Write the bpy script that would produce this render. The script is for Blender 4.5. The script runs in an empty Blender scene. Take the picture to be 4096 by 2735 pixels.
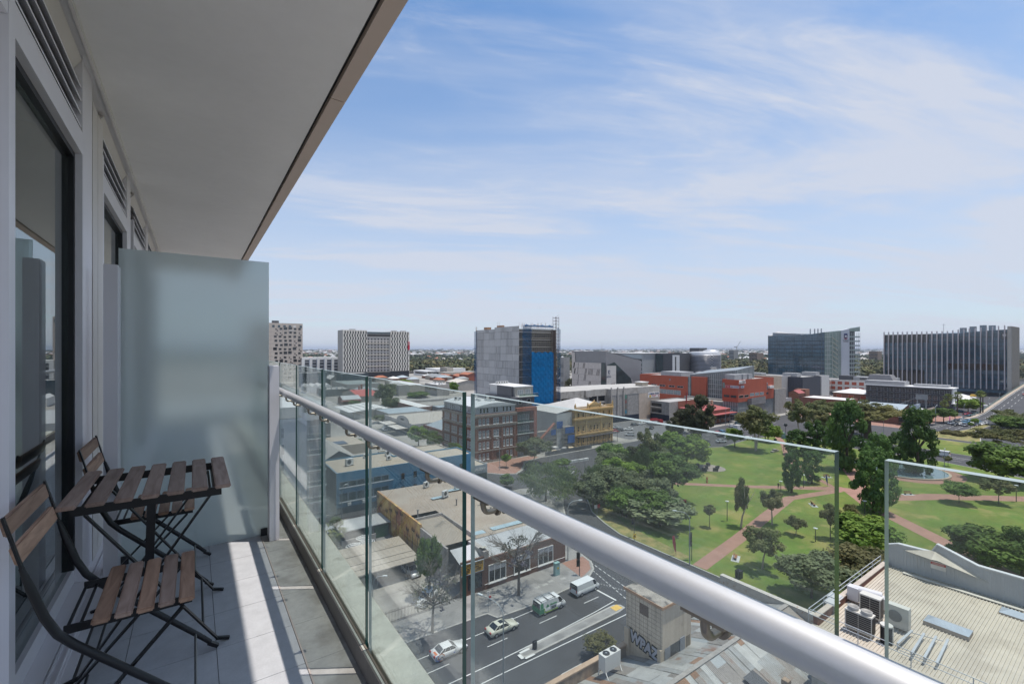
import bpy, bmesh, math, random
import numpy as np
from mathutils import Vector, Matrix, Euler
R = math.radians
rnd = random.Random(7)
SC = bpy.context.scene
COL = SC.collection
# ------------------------------------------------------------------ camera
cam = bpy.data.cameras.new('camera'); CAM = bpy.data.objects.new('camera', cam); COL.objects.link(CAM)
TH = 0.609735                      # heading, clockwise from +Y (the balcony runs along +Y)
EYE = Vector((0, 0, 40.0))
CAM.location = EYE; CAM.rotation_euler = (R(90), 0, -TH)
cam.sensor_width = 36; cam.lens = 16.0; cam.shift_y = 0.0067; cam.clip_start = 0.02; cam.clip_end = 80000
SC.camera = CAM
# ------------------------------------------------------------------ sun + sky
SUN_EL = R(76.0); SUN_AZ = math.atan2(-0.533, 0.846)      # towards the sun, from +X
sd = Vector((math.cos(SUN_EL)*math.cos(SUN_AZ), math.cos(SUN_EL)*math.sin(SUN_AZ), math.sin(SUN_EL)))
sl = bpy.data.lights.new('sun', 'SUN'); sl.energy = 2.7; sl.angle = R(0.5); sl.color = (1, .95, .88)
so = bpy.data.objects.new('sun', sl); COL.objects.link(so); so.rotation_euler = sd.to_track_quat('Z', 'Y').to_euler()
W = bpy.data.worlds.new('World'); SC.world = W; W.use_nodes = True
SC.view_settings.view_transform = 'Standard'; SC.view_settings.look = 'None'
SC.view_settings.exposure = 0.72; SC.view_settings.gamma = 1
SC.cycles.max_bounces = 8; SC.cycles.transparent_max_bounces = 24; SC.cycles.diffuse_bounces = 4
SC.cycles.glossy_bounces = 4; SC.cycles.caustics_reflective = False; SC.cycles.caustics_refractive = False
def world():
    nt = W.node_tree; N = nt.nodes; L = nt.links; N.clear()
    def nd(t, **k):
        n = N.new(t)
        for a, b in k.items(): setattr(n, a, b)
        return n
    def mth(op, a, b=None, c=False):
        n = nd('ShaderNodeMath', operation=op); n.use_clamp = c
        for i, v in enumerate((a, b)):
            if v is None: continue
            if isinstance(v, (int, float)): n.inputs[i].default_value = v
            else: L.new(v, n.inputs[i])
        return n.outputs[0]
    out = nd('ShaderNodeOutputWorld'); bg = nd('ShaderNodeBackground'); bg.inputs[1].default_value = 0.13
    L.new(bg.outputs[0], out.inputs[0])
    sky = nd('ShaderNodeTexSky', sky_type='NISHITA'); sky.sun_disc = False
    sky.sun_elevation = SUN_EL; sky.sun_rotation = R(90) - SUN_AZ
    sky.air_density = 1.0; sky.dust_density = 0.6; sky.ozone_density = 2.0; sky.altitude = 40
    tc = nd('ShaderNodeTexCoord'); sx = nd('ShaderNodeSeparateXYZ'); L.new(tc.outputs['Generated'], sx.inputs[0])
    zz = mth('ADD', mth('MAXIMUM', sx.outputs[2], 0.0), 0.10)
    px, py = mth('DIVIDE', sx.outputs[0], zz), mth('DIVIDE', sx.outputs[1], zz)
    # cirrus sheet seen in perspective: streak direction turned ~35 degrees
    a = TH-R(9); ca, sa = math.cos(a), math.sin(a)
    u = mth('ADD', mth('MULTIPLY', px, ca), mth('MULTIPLY', py, -sa)); v = mth('ADD', mth('MULTIPLY', px, sa), mth('MULTIPLY', py, ca))
    def noise(su, sv, scale, det, ro, dist, off):
        cb = nd('ShaderNodeCombineXYZ'); L.new(mth('MULTIPLY', u, su), cb.inputs[0]); L.new(mth('MULTIPLY', v, sv), cb.inputs[1]); cb.inputs[2].default_value = off
        n = nd('ShaderNodeTexNoise'); n.inputs['Scale'].default_value = scale; n.inputs['Detail'].default_value = det
        n.inputs['Roughness'].default_value = ro; n.inputs['Distortion'].default_value = dist
        L.new(cb.outputs[0], n.inputs['Vector']); return n.outputs[0]
    def ramp(x, lo, hi):
        r = nd('ShaderNodeMapRange', interpolation_type='SMOOTHSTEP'); r.inputs[1].default_value = lo; r.inputs[2].default_value = hi
        L.new(x, r.inputs[0]); return r.outputs[0]
    big = ramp(noise(.40, .95, .62, 4, .5, .5, CLOUD_OFF[0]), .30, .56)
    wisp = ramp(noise(.40, 1.25, 1.25, 12, .60, .7, CLOUD_OFF[1]), .38, .70)
    fine = ramp(noise(.65, 1.9, 2.7, 10, .62, 1.5, CLOUD_OFF[2]), .42, .74)
    m = mth('ADD', mth('MULTIPLY', big, mth('ADD', mth('MULTIPLY', wisp, .80), .20)), mth('MULTIPLY', fine, mth('ADD', mth('MULTIPLY', wisp, .45), .05)), True)
    veil = mth('MULTIPLY', ramp(sx.outputs[2], .60, .02), .70)     # thin veil thickening to the horizon
    m = mth('ADD', mth('MULTIPLY', m, .90), mth('MULTIPLY', veil, mth('SUBTRACT', 1.0, mth('MULTIPLY', m, .6))), True)
    m = mth('MINIMUM', m, .93)
    mix = nd('ShaderNodeMix', data_type='RGBA'); L.new(m, mix.inputs[0])
    tint = nd('ShaderNodeMix', data_type='RGBA', blend_type='MULTIPLY'); tint.inputs[0].default_value = 1
    L.new(sky.outputs[0], tint.inputs[6]); tint.inputs[7].default_value = (*SKY_TINT, 1)
    L.new(tint.outputs[2], mix.inputs[6]); mix.inputs[7].default_value = (*CLOUD_COL, 1)
    L.new(mix.outputs[2], bg.inputs[0])
CLOUD_OFF = (3.1, 7.7, 1.3); CLOUD_COL = (3.05, 3.25, 3.75); SKY_TINT = (.54, .72, .82)
world()
# ------------------------------------------------------------------ survey helper: sight line of a pixel of the 4096-wide picture to a plane
F_, CX_, HY_ = 1820.4, 2048.0, 1395.0
SN, CN = math.sin(TH), math.cos(TH)
REG = {'D': (0, 0, .57334), '1': (0, 0, 1.12), '2': (0, 1400, 1.1745), '3': (1000, 1200, 2.1355), '4': (1000, 1900, 1.878), '5': (2000, 1200, 2.1355), '6': (3000, 1200, 2.1433), '7': (2000, 1900, 1.878), '8': (3000, 1900, 1.878),
       'a': (1080, 1270, 3.915), 'b': (1500, 1350, 3.92), 'c': (1120, 1600, 3.919), 'd': (1750, 1550, 3.92), 'e': (1880, 1250, 4.481), 'f': (2250, 1360, 4.271), 'g': (2500, 1500, 3.614), 'h': (3050, 1280, 5.22), 'i': (3500, 1280, 3.941), 'j': (3100, 1480, 3.915), 'k': (3600, 1550, 4.48), 'l': (2800, 1700, 3.915), 'm': (3300, 1900, 1.878), 'n': (2700, 2200, 2.931), 'o': (2250, 2350, 3.915), 'p': (1640, 2200, 2.7314), 'q': (2000, 1780, 2.24), 'r': (2400, 1750, 2.56)}
def ray(r, x, y):
    a, b, k = REG[r]; u = (a + x/k - CX_)/F_; v = (HY_ - (b + y/k))/F_
    return Vector((SN + u*CN, CN - u*SN, v))
def at(r, x, y, z=0.0):
    d = ray(r, x, y); return EYE + d*((z - 40)/d.z)
def onX(r, x, y, X): d = ray(r, x, y); return EYE + d*(X/d.x)
def onY(r, x, y, Y): d = ray(r, x, y); return EYE + d*(Y/d.y)
def depth(p): return p[0]*SN + p[1]*CN
def hgt(r, y, p):                    # height seen at pixel row y above ground point p
    a, b, k = REG[r]; return 40 + depth(p)*(HY_ - (b + y/k))/F_
# ------------------------------------------------------------------ materials
def sock(n, *names):
    for s in names:
        if s in n.inputs: return n.inputs[s]
MC = {}
def M(name, col, rough=.7, metal=0, var=.12, vs=.6, bump=0, bs=40, streak=0, brick=None, col2=None, spec=.4, corr=None, tr=0, obj_rand=0, patch=None, coat=0):
    """procedural principled material. brick=(w,h,mortar colour); corr=(axis, pitch, depth) corrugation; patch=(colour, scale, threshold) stains"""
    if name in MC: return MC[name]
    m = bpy.data.materials.new(name); m.use_nodes = True; nt = m.node_tree; N = nt.nodes; L = nt.links
    p = N['Principled BSDF']; out = N['Material Output']
    p.inputs['Roughness'].default_value = rough; p.inputs['Metallic'].default_value = metal
    s_ = sock(p, 'Specular IOR Level', 'Specular'); s_.default_value = spec
    if coat: sock(p, 'Coat Weight', 'Clearcoat').default_value = coat
    tc = N.new('ShaderNodeTexCoord'); V = tc.outputs['Object']
    def noise(scale, det=4, vec=V, ro=.55):
        n = N.new('ShaderNodeTexNoise'); n.inputs['Scale'].default_value = scale; n.inputs['Detail'].default_value = det; n.inputs['Roughness'].default_value = ro
        L.new(vec, n.inputs['Vector']); return n.outputs[0]
    def mixc(f, a, b, bt='MIX'):
        x = N.new('ShaderNodeMix'); x.data_type = 'RGBA'; x.blend_type = bt
        for s, v in ((x.inputs[0], f), (x.inputs[6], a), (x.inputs[7], b)):
            if isinstance(v, (int, float)): s.default_value = v
            elif isinstance(v, tuple): s.default_value = (*v[:3], 1)
            else: L.new(v, s)
        return x.outputs[2]
    def mr(x, a, b, c, d):
        r = N.new('ShaderNodeMapRange'); L.new(x, r.inputs[0])
        for i, v in enumerate((a, b, c, d)): r.inputs[i+1].default_value = v
        return r.outputs[0]
    def grey(x):
        c = N.new('ShaderNodeCombineXYZ'); [L.new(x, c.inputs[i]) for i in range(3)]; return c.outputs[0]
    c = (*col, 1); cur = tuple(col); hsock = None
    if col2: cur = mixc(mr(noise(vs*1.7, 5), .38, .62, 0, 1), cur, tuple(col2))
    if brick:
        sp = N.new('ShaderNodeSeparateXYZ'); L.new(V, sp.inputs[0]); ad = N.new('ShaderNodeMath'); L.new(sp.outputs[0], ad.inputs[0]); L.new(sp.outputs[1], ad.inputs[1])
        cb = N.new('ShaderNodeCombineXYZ'); L.new(ad.outputs[0], cb.inputs[0]); L.new(sp.outputs[2], cb.inputs[1])
        bt = N.new('ShaderNodeTexBrick'); L.new(cb.outputs[0], bt.inputs['Vector']); bt.inputs['Scale'].default_value = 1
        bt.inputs['Brick Width'].default_value = brick[0]; bt.inputs['Row Height'].default_value = brick[1]; bt.inputs['Mortar Size'].default_value = brick[3] if len(brick) > 3 else .012
        bt.offset = 0.0 if len(brick) > 4 else .5; bt.inputs['Color1'].default_value = c; k2 = tuple(v*.72 for v in col); bt.inputs['Color2'].default_value = (*k2, 1); bt.inputs['Mortar'].default_value = (*brick[2], 1)
        cur = bt.outputs[0]
    if var: cur = mixc(1.0, cur, grey(mr(noise(vs), .25, .75, 1-var, 1+var)), 'MULTIPLY')
    if var: cur = mixc(1.0, cur, grey(mr(noise(vs*9, 3), .25, .75, 1-var*.6, 1+var*.6)), 'MULTIPLY')
    if streak:
        mp = N.new('ShaderNodeMapping'); mp.inputs['Scale'].default_value = (1.3, 1.3, .06); L.new(V, mp.inputs[0])
        cur = mixc(1.0, cur, grey(mr(noise(1.6, 5, mp.outputs[0]), .35, .7, 1.0, 1-streak)), 'MULTIPLY')
    if patch: cur = mixc(mr(noise(patch[1], 6), patch[2], patch[2]+.12, 0, patch[3] if len(patch) > 3 else .9), cur, tuple(patch[0]))
    if obj_rand:
        oi = N.new('ShaderNodeObjectInfo'); cur = mixc(1.0, cur, grey(mr(oi.outputs['Random'], 0, 1, 1-obj_rand, 1+obj_rand)), 'MULTIPLY')
    if isinstance(cur, tuple): p.inputs['Base Color'].default_value = (*cur, 1)
    else: L.new(cur, p.inputs['Base Color'])
    h = None
    if corr:
        w = N.new('ShaderNodeTexWave'); w.bands_direction = corr[0]; w.inputs['Scale'].default_value = 1/corr[1]*.314*1.0; w.inputs['Distortion'].default_value = 0; L.new(V, w.inputs['Vector'])
        b = N.new('ShaderNodeBump'); b.inputs['Distance'].default_value = corr[2]; b.inputs['Strength'].default_value = 1; L.new(w.outputs[1], b.inputs['Height']); h = b
    if bump:
        b = N.new('ShaderNodeBump'); b.inputs['Distance'].default_value = bump; L.new(noise(bs, 4), b.inputs['Height'])
        if h: L.new(h.outputs[0], b.inputs['Normal'])
        h = b
    if h: L.new(h.outputs[0], p.inputs['Normal'])
    if tr:
        t = N.new('ShaderNodeBsdfTranslucent'); ms = N.new('ShaderNodeMixShader'); ms.inputs[0].default_value = tr
        if isinstance(cur, tuple): t.inputs[0].default_value = (*cur, 1)
        else: L.new(cur, t.inputs[0])
        L.new(p.outputs[0], ms.inputs[1]); L.new(t.outputs[0], ms.inputs[2]); L.new(ms.outputs[0], out.inputs[0])
    MC[name] = m; return m
def thin_fresnel(N, L, ior):
    fr = N.new('ShaderNodeFresnel'); ge = N.new('ShaderNodeNewGeometry'); mr = N.new('ShaderNodeMapRange'); L.new(ge.outputs['Backfacing'], mr.inputs[0]); mr.inputs[3].default_value = ior; mr.inputs[4].default_value = 1/ior
    L.new(mr.outputs[0], fr.inputs[0]); return fr
def glass_mat(name, tint, dirt=.0, dirtcol=(.6, .62, .6), ior=1.45, streaky=True):
    """thin clear pane: fresnel reflection over tinted transparency, with real dust and run marks on it"""
    if name in MC: return MC[name]
    m = bpy.data.materials.new(name); m.use_nodes = True; nt = m.node_tree; N = nt.nodes; L = nt.links; N.clear()
    out = N.new('ShaderNodeOutputMaterial'); tr = N.new('ShaderNodeBsdfTransparent'); tr.inputs[0].default_value = (*tint, 1)
    gl = N.new('ShaderNodeBsdfGlossy'); gl.inputs['Roughness'].default_value = 0.0; gl.inputs[0].default_value = (.95, .98, .96, 1)
    fr = thin_fresnel(N, L, ior)
    a = N.new('ShaderNodeMixShader'); L.new(fr.outputs[0], a.inputs[0]); L.new(tr.outputs[0], a.inputs[1]); L.new(gl.outputs[0], a.inputs[2]); cur = a.outputs[0]
    if dirt:
        df = N.new('ShaderNodeBsdfDiffuse'); df.inputs[0].default_value = (*dirtcol, 1); tl = N.new('ShaderNodeBsdfTranslucent'); tl.inputs[0].default_value = (*dirtcol, 1)
        d = N.new('ShaderNodeMixShader'); d.inputs[0].default_value = .5; L.new(df.outputs[0], d.inputs[1]); L.new(tl.outputs[0], d.inputs[2])
        tc = N.new('ShaderNodeTexCoord'); mp = N.new('ShaderNodeMapping'); mp.inputs['Scale'].default_value = (9, 9, .35); L.new(tc.outputs['Object'], mp.inputs[0])
        n1 = N.new('ShaderNodeTexNoise'); n1.inputs['Scale'].default_value = 1; n1.inputs['Detail'].default_value = 7; L.new(mp.outputs[0], n1.inputs['Vector'])
        n2 = N.new('ShaderNodeTexNoise'); n2.inputs['Scale'].default_value = 2.6; n2.inputs['Detail'].default_value = 6; n2.inputs['Distortion'].default_value = .8; L.new(tc.outputs['Object'], n2.inputs['Vector'])
        r1 = N.new('ShaderNodeMapRange'); L.new(n1.outputs[0], r1.inputs[0]); r1.inputs[1].default_value = .50; r1.inputs[2].default_value = .80; r1.inputs[4].default_value = dirt*.9
        r2 = N.new('ShaderNodeMapRange'); L.new(n2.outputs[0], r2.inputs[0]); r2.inputs[1].default_value = .42; r2.inputs[2].default_value = .72; r2.inputs[4].default_value = dirt
        ad = N.new('ShaderNodeMath'); L.new(r1.outputs[0], ad.inputs[0]); L.new(r2.outputs[0], ad.inputs[1])
        ad2 = N.new('ShaderNodeMath'); L.new(ad.outputs[0], ad2.inputs[0]); ad2.inputs[1].default_value = dirt*.12
        b = N.new('ShaderNodeMixShader'); L.new(ad2.outputs[0], b.inputs[0]); L.new(cur, b.inputs[1]); L.new(d.outputs[0], b.inputs[2]); cur = b.outputs[0]
    L.new(cur, out.inputs[0]); MC[name] = m; return m
# ------------------------------------------------------------------ mesh builder
class MB:
    def __init__(s): s.v = []; s.f = []; s.m = []; s.sm = []
    def add(s, vs, fs, m=0, sm=False):
        o = len(s.v); s.v += [tuple(x) for x in vs]
        for f in fs: s.f.append(tuple(o+i for i in f)); s.m.append(m); s.sm.append(sm)
        return s
    def box(s, x0, y0, z0, x1, y1, z1, m=0):
        return s.add([(x0, y0, z0), (x1, y0, z0), (x1, y1, z0), (x0, y1, z0), (x0, y0, z1), (x1, y0, z1), (x1, y1, z1), (x0, y1, z1)],
                     [(3, 2, 1, 0), (4, 5, 6, 7), (0, 1, 5, 4), (1, 2, 6, 5), (2, 3, 7, 6), (3, 0, 4, 7)], m)
    def quad(s, a, b, c, d, m=0): return s.add([a, b, c, d], [(0, 1, 2, 3)], m)
    def poly(s, pts, m=0): return s.add(pts, [tuple(range(len(pts)))], m)
    def sheet(s, pts, z, m=0):
        a = sum(pts[i][0]*pts[(i+1) % len(pts)][1]-pts[(i+1) % len(pts)][0]*pts[i][1] for i in range(len(pts)))
        if a < 0: pts = pts[::-1]
        return s.poly([(p[0], p[1], z) for p in pts], m)
    def prism(s, pts, z0, z1, m=0, mt=None, bottom=False):
        a = sum(pts[i][0]*pts[(i+1) % len(pts)][1]-pts[(i+1) % len(pts)][0]*pts[i][1] for i in range(len(pts)))
        if a < 0: pts = pts[::-1]
        n = len(pts); zt = z1 if isinstance(z1, (list, tuple)) else [z1]*n
        vs = [(p[0], p[1], z0) for p in pts] + [(p[0], p[1], zt[i]) for i, p in enumerate(pts)]
        s.add(vs, [(i, (i+1) % n, n+(i+1) % n, n+i) for i in range(n)], m)
        s.add(vs[n:], [tuple(range(n))], m if mt is None else mt)
        if bottom: s.add(vs[:n], [tuple(range(n))[::-1]], m)
        return s
    def tube(s, pts, r, n=8, m=0, cap=True, sm=True):
        pts = [Vector(p) for p in pts]; rs = r if isinstance(r, (list, tuple)) else [r]*len(pts)
        up = None; rings = []
        for i, p in enumerate(pts):
            d = (pts[min(i+1, len(pts)-1)] - pts[max(i-1, 0)]).normalized()
            if up is None: up = Vector((0, 0, 1)) if abs(d.z) < .9 else Vector((1, 0, 0))
            a = (up - d*up.dot(d)).normalized(); b = d.cross(a); up = a
            rings.append([p + (a*math.cos(2*math.pi*k/n) + b*math.sin(2*math.pi*k/n))*rs[i] for k in range(n)])
        vs = [v for r_ in rings for v in r_]
        fs = [(i*n+k, i*n+(k+1) % n, (i+1)*n+(k+1) % n, (i+1)*n+k) for i in range(len(pts)-1) for k in range(n)]
        s.add(vs, fs, m, sm)
        if cap: s.add(rings[0], [tuple(range(n))[::-1]], m); s.add(rings[-1], [tuple(range(n))], m)
        return s
    def bar(s, a, b, w, h, m=0, up=(0, 0, 1)):
        a = Vector(a); b = Vector(b); d = (b-a).normalized(); u = Vector(up)
        if abs(d.dot(u)) > .98: u = Vector((1, 0, 0))
        x = d.cross(u).normalized()*w/2; y = x.cross(d).normalized()*h/2
        vs = [a-x-y, a+x-y, a+x+y, a-x+y, b-x-y, b+x-y, b+x+y, b-x+y]
        return s.add(vs, [(0, 1, 2, 3), (7, 6, 5, 4), (0, 4, 5, 1), (1, 5, 6, 2), (2, 6, 7, 3), (3, 7, 4, 0)], m)
    def cyl(s, x, y, z0, z1, r0, r1=None, n=12, m=0):
        return s.tube([(x, y, z0), (x, y, z1)], [r0, r0 if r1 is None else r1], n, m)
    def lathe(s, prof, n=16, m=0, c=(0, 0, 0)):
        vs = [(c[0]+r*math.cos(2*math.pi*k/n), c[1]+r*math.sin(2*math.pi*k/n), c[2]+z) for r, z in prof for k in range(n)]
        return s.add(vs, [(i*n+k, i*n+(k+1) % n, (i+1)*n+(k+1) % n, (i+1)*n+k) for i in range(len(prof)-1) for k in range(n)], m, True)
    def mesh(s, name, mats):
        me = bpy.data.meshes.new(name); me.from_pydata(s.v, [], s.f)
        for x in (mats if isinstance(mats, (list, tuple)) else [mats]): me.materials.append(x)
        me.polygons.foreach_set('material_index', s.m); me.polygons.foreach_set('use_smooth', s.sm); me.update(); return me
    def build(s, name, mats, parent=None): return link(name, s.mesh(name, mats), parent)
def inv(parent): return Matrix.Translation(-parent.location) if parent is not None and parent.type == 'EMPTY' else Matrix()
def link(name, me, parent=None):
    o = bpy.data.objects.new(name, me); COL.objects.link(o)
    if parent is not None: o.parent = parent; o.matrix_parent_inverse = inv(parent)
    return o
def tag(o, label=None, cat=None, group=None, kind=None):
    for k, v in (('label', label), ('category', cat), ('group', group), ('kind', kind)):
        if v: o[k] = v
    return o
def thing(name, label, cat, loc=(0, 0, 0), group=None):
    o = bpy.data.objects.new(name, None); COL.objects.link(o); o.location = loc; o.empty_display_size = .2
    return tag(o, label, cat, group)
def dup(root, loc, rz=0, sc=1, label=None, group=None, mats=None):
    """copy of a thing with copies of its parts and sub-parts"""
    def cp(o, par):
        c = o.copy(); COL.objects.link(c)
        if par is not None: c.parent = par
        for ch in list(o.children): cp(ch, c)
        return c
    r = cp(root, None); r.location = loc; r.rotation_euler = (0, 0, rz); r.scale = sc if isinstance(sc, tuple) else (sc,)*3
    if label: r['label'] = label
    if group: r['group'] = group
    return r
def text_mesh(txt, size, depth_=.05, bold=.012):
    cu = bpy.data.curves.new('lettering', 'FONT'); cu.body = txt; cu.size = size; cu.extrude = depth_/2; cu.align_x = 'CENTER'; cu.align_y = 'CENTER'; cu.resolution_u = 2; cu.offset = size*bold
    o = bpy.data.objects.new('lettering', cu); COL.objects.link(o); bpy.context.view_layer.update()
    me = bpy.data.meshes.new_from_object(o.evaluated_get(bpy.context.evaluated_depsgraph_get())); bpy.data.objects.remove(o); return me
FACE = {'S': -math.pi/2, 'E': 0.0}            # S looks along -X, E along -Y
def lettering(txt, size, pos, face, mat, parent, name='lettering', depth_=.06, sx=1.0, tilt=0):
    me = text_mesh(txt, size, depth_); me.materials.clear(); me.materials.append(mat)
    rot = FACE[face] if isinstance(face, str) else face
    me.transform(Matrix.Translation(pos) @ Matrix.Rotation(rot, 4, 'Z') @ Matrix.Rotation(R(90), 4, 'X') @ Matrix.Rotation(tilt, 4, 'Z') @ Matrix.Diagonal((sx, 1, 1, 1)))
    return link(name, me, parent)
# ------------------------------------------------------------------ windows: each one a part of its building
WT = {}; WREG = {}
def wtemplate(w, h, nx, ny, fr, mf, mg, sill, dz):
    k = (round(w, 2), round(h, 2), nx, ny, fr, mf.name, mg.name, sill, dz)
    if k in WT: return WT[k]
    b = MB(); b.quad((-w/2+.01, -dz*.35, .01), (w/2-.01, -dz*.35, .01), (w/2-.01, -dz*.35, h-.01), (-w/2+.01, -dz*.35, h-.01), 1)
    if fr:
        b.box(-w/2, -dz, 0, -w/2+fr, 0, h); b.box(w/2-fr, -dz, 0, w/2, 0, h); b.box(-w/2+fr, -dz, h-fr, w/2-fr, 0, h); b.box(-w/2+fr, -dz, 0, w/2-fr, 0, fr)
        for i in range(1, nx): x = -w/2+w*i/nx; b.box(x-fr*.4, -dz*.8, fr, x+fr*.4, 0, h-fr)
        for i in range(1, ny): z = h*i/ny; b.box(-w/2+fr, -dz*.7, z-fr*.4, w/2-fr, 0, z+fr*.4)
    if sill: b.box(-w/2-.08, -dz-.12, -.14, w/2+.08, 0, 0)
    WT[k] = b.mesh('window', [mf, mg]); return WT[k]
def win(root, face, pos, w, h, mf=None, mg=None, nx=1, ny=1, fr=.07, sill=False, dz=.06, name='window'):
    WREG.setdefault((root.name, name), [root, []])[1].append((Vector(pos), FACE[face] if isinstance(face, str) else face, wtemplate(w, h, nx, ny, fr, mf or MC['frame_grey'], mg or MC['glass_dark'], sill, dz)))
def wrow(root, face, plane, us, z, w, h, **k):
    for u in us: win(root, face, (plane-.004, u, z) if face == 'S' else (u, plane-.004, z), w, h, **k)
def flush_windows():
    for (_, name), (root, ws) in WREG.items():
        ws.sort(key=lambda t: (t[0]-EYE).length)
        for pos, rz, me in ws[:98]:
            o = link(name, me, root); o.location = pos; o.rotation_euler = (0, 0, rz)
        rest = ws[98:]
        if rest:
            b = MB(); mats = []
            for pos, rz, me in rest:
                T = Matrix.Translation(pos) @ Matrix.Rotation(rz, 4, 'Z'); vs = [T @ v.co for v in me.vertices]
                for mm in me.materials:
                    if mm not in mats: mats.append(mm)
                for pg in me.polygons: b.add([vs[i] for i in pg.vertices], [tuple(range(len(pg.vertices)))], mats.index(me.materials[pg.material_index]))
            tag(b.build('windows', mats, root), kind='stuff')
# ------------------------------------------------------------------ shared materials
M('frame_grey', (.30, .31, .33), .45); M('glass_dark', (.018, .022, .027), .06, var=.0, spec=.8)
M('glass_blue', (.03, .055, .075), .05, var=.25, vs=.15, spec=1.0); M('frame_white', (.68, .68, .68), .5); M('frame_dark', (.03, .032, .036), .5)
M('glass_teal', (.035, .055, .06), .06, var=.3, vs=.3, spec=.8); M('glass_pale', (.24, .27, .28), .12, var=.3, vs=.5)
M('steel', (.42, .43, .44), .4, .6); M('galv', (.48, .50, .52), .5, .4, var=.1); M('black_steel', (.012, .012, .014), .38, var=.1)
M('conc', (.36, .355, .34), .85, streak=.15); M('conc_dark', (.22, .215, .205), .9, streak=.2); M('white_paint', (.72, .71, .69), .6, var=.06); M('cream', (.58, .50, .38), .8, streak=.1)
M('asphalt', (.062, .062, .066), .9, var=.14, vs=.05, bump=.004, bs=20); M('line_white', (.62, .62, .60), .8, var=.12, vs=3)
M('rubber', (.012, .012, .013), .8)
FL = 38.7                                  # balcony floor level
# ------------------------------------------------------------------ balcony floor, gutter, kerb, ledge (setting)
tile = M('floor_tile', (.46, .46, .475), .5, var=.09, vs=14, bump=.0006, bs=260); grout = M('tile_grout', (.13, .125, .12), .9)
slate = M('gutter_tile', (.37, .365, .35), .6, var=.16, vs=5, patch=((.20, .19, .175), 4, .52, .6), bump=.0008, bs=120)
b = MB(); b.box(-.52, -1.6, FL-.25, .555, 9.4, FL-.006, 1)
x0s = [-.385, -.235, .08]; xs = [-.385, -.235, .08, .378]
y = -1.43
while y < 9.2:
    for i in range(3):
        b.box(xs[i]+.0012, y+.0012, FL-.008, xs[i+1]-.0012, y+.3138, FL)
    y += .315
tag(b.build('balcony_floor', [tile, grout]), kind='structure')
b = MB(); y = -1.43-.0
while y < 9.2:
    b.box(.386, y+.001, FL-.007, .552, y+.3145, FL-.002); y += .315
b.box(.379, -1.6, FL-.006, .385, 9.4, FL+.001, 1)  # thin strip whose pinkish colour paints the sunlit gap beside the handrail shadow
tag(b.build('balcony_gutter', [slate, M('sunlit_strip', (.42, .36, .33), .6)]), kind='structure')
b = MB(); kd = M('kerb_brown', (.15, .135, .125), .6, var=.15, vs=4); kc = M('kerb_concrete', (.42, .43, .385), .85, var=.16, vs=6, patch=((.17, .165, .13), 9, .58, .7))
b.box(.553, -1.6, FL-.25, .558, 9.4, FL+.086, 0); b.box(.558, -1.6, FL-.25, .575, 9.4, FL+.09, 1); b.box(.590, -1.6, FL-.25, .715, 9.4, FL+.088, 1); b.box(.575, -1.6, FL-.25, .590, 9.4, FL+.05, 0)
tag(b.build('balcony_kerb', [kd, kc]), kind='structure')
# ------------------------------------------------------------------ ceiling above the balcony
CZ = 41.6
cp_ = M('ceiling_paint', (.80, .785, .765), .8, var=.03, vs=1.5, bump=.0006, bs=200)
b = MB(); b.box(-1.2, -2, CZ, .69, 11.6, CZ+.25, 0); b.box(.69, -2, CZ+.03, .715, 11.6, CZ+.25, 1)
y = -1.86
while y < 11.5:
    b.box(.715, y+.004, CZ-.004, .805, y+2.446, CZ+.42, 2); y += 2.45
b.box(-.47, -2, CZ-.025, -.455, 11.6, CZ-.0005, 3)
tag(b.build('ceiling', [cp_, M('shadow_gap', (.03, .03, .03), .8), M('fascia_panel', (.58, .47, .395), .55, var=.04), M('alu_warm', (.72, .69, .66), .5)]), kind='structure')
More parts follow.
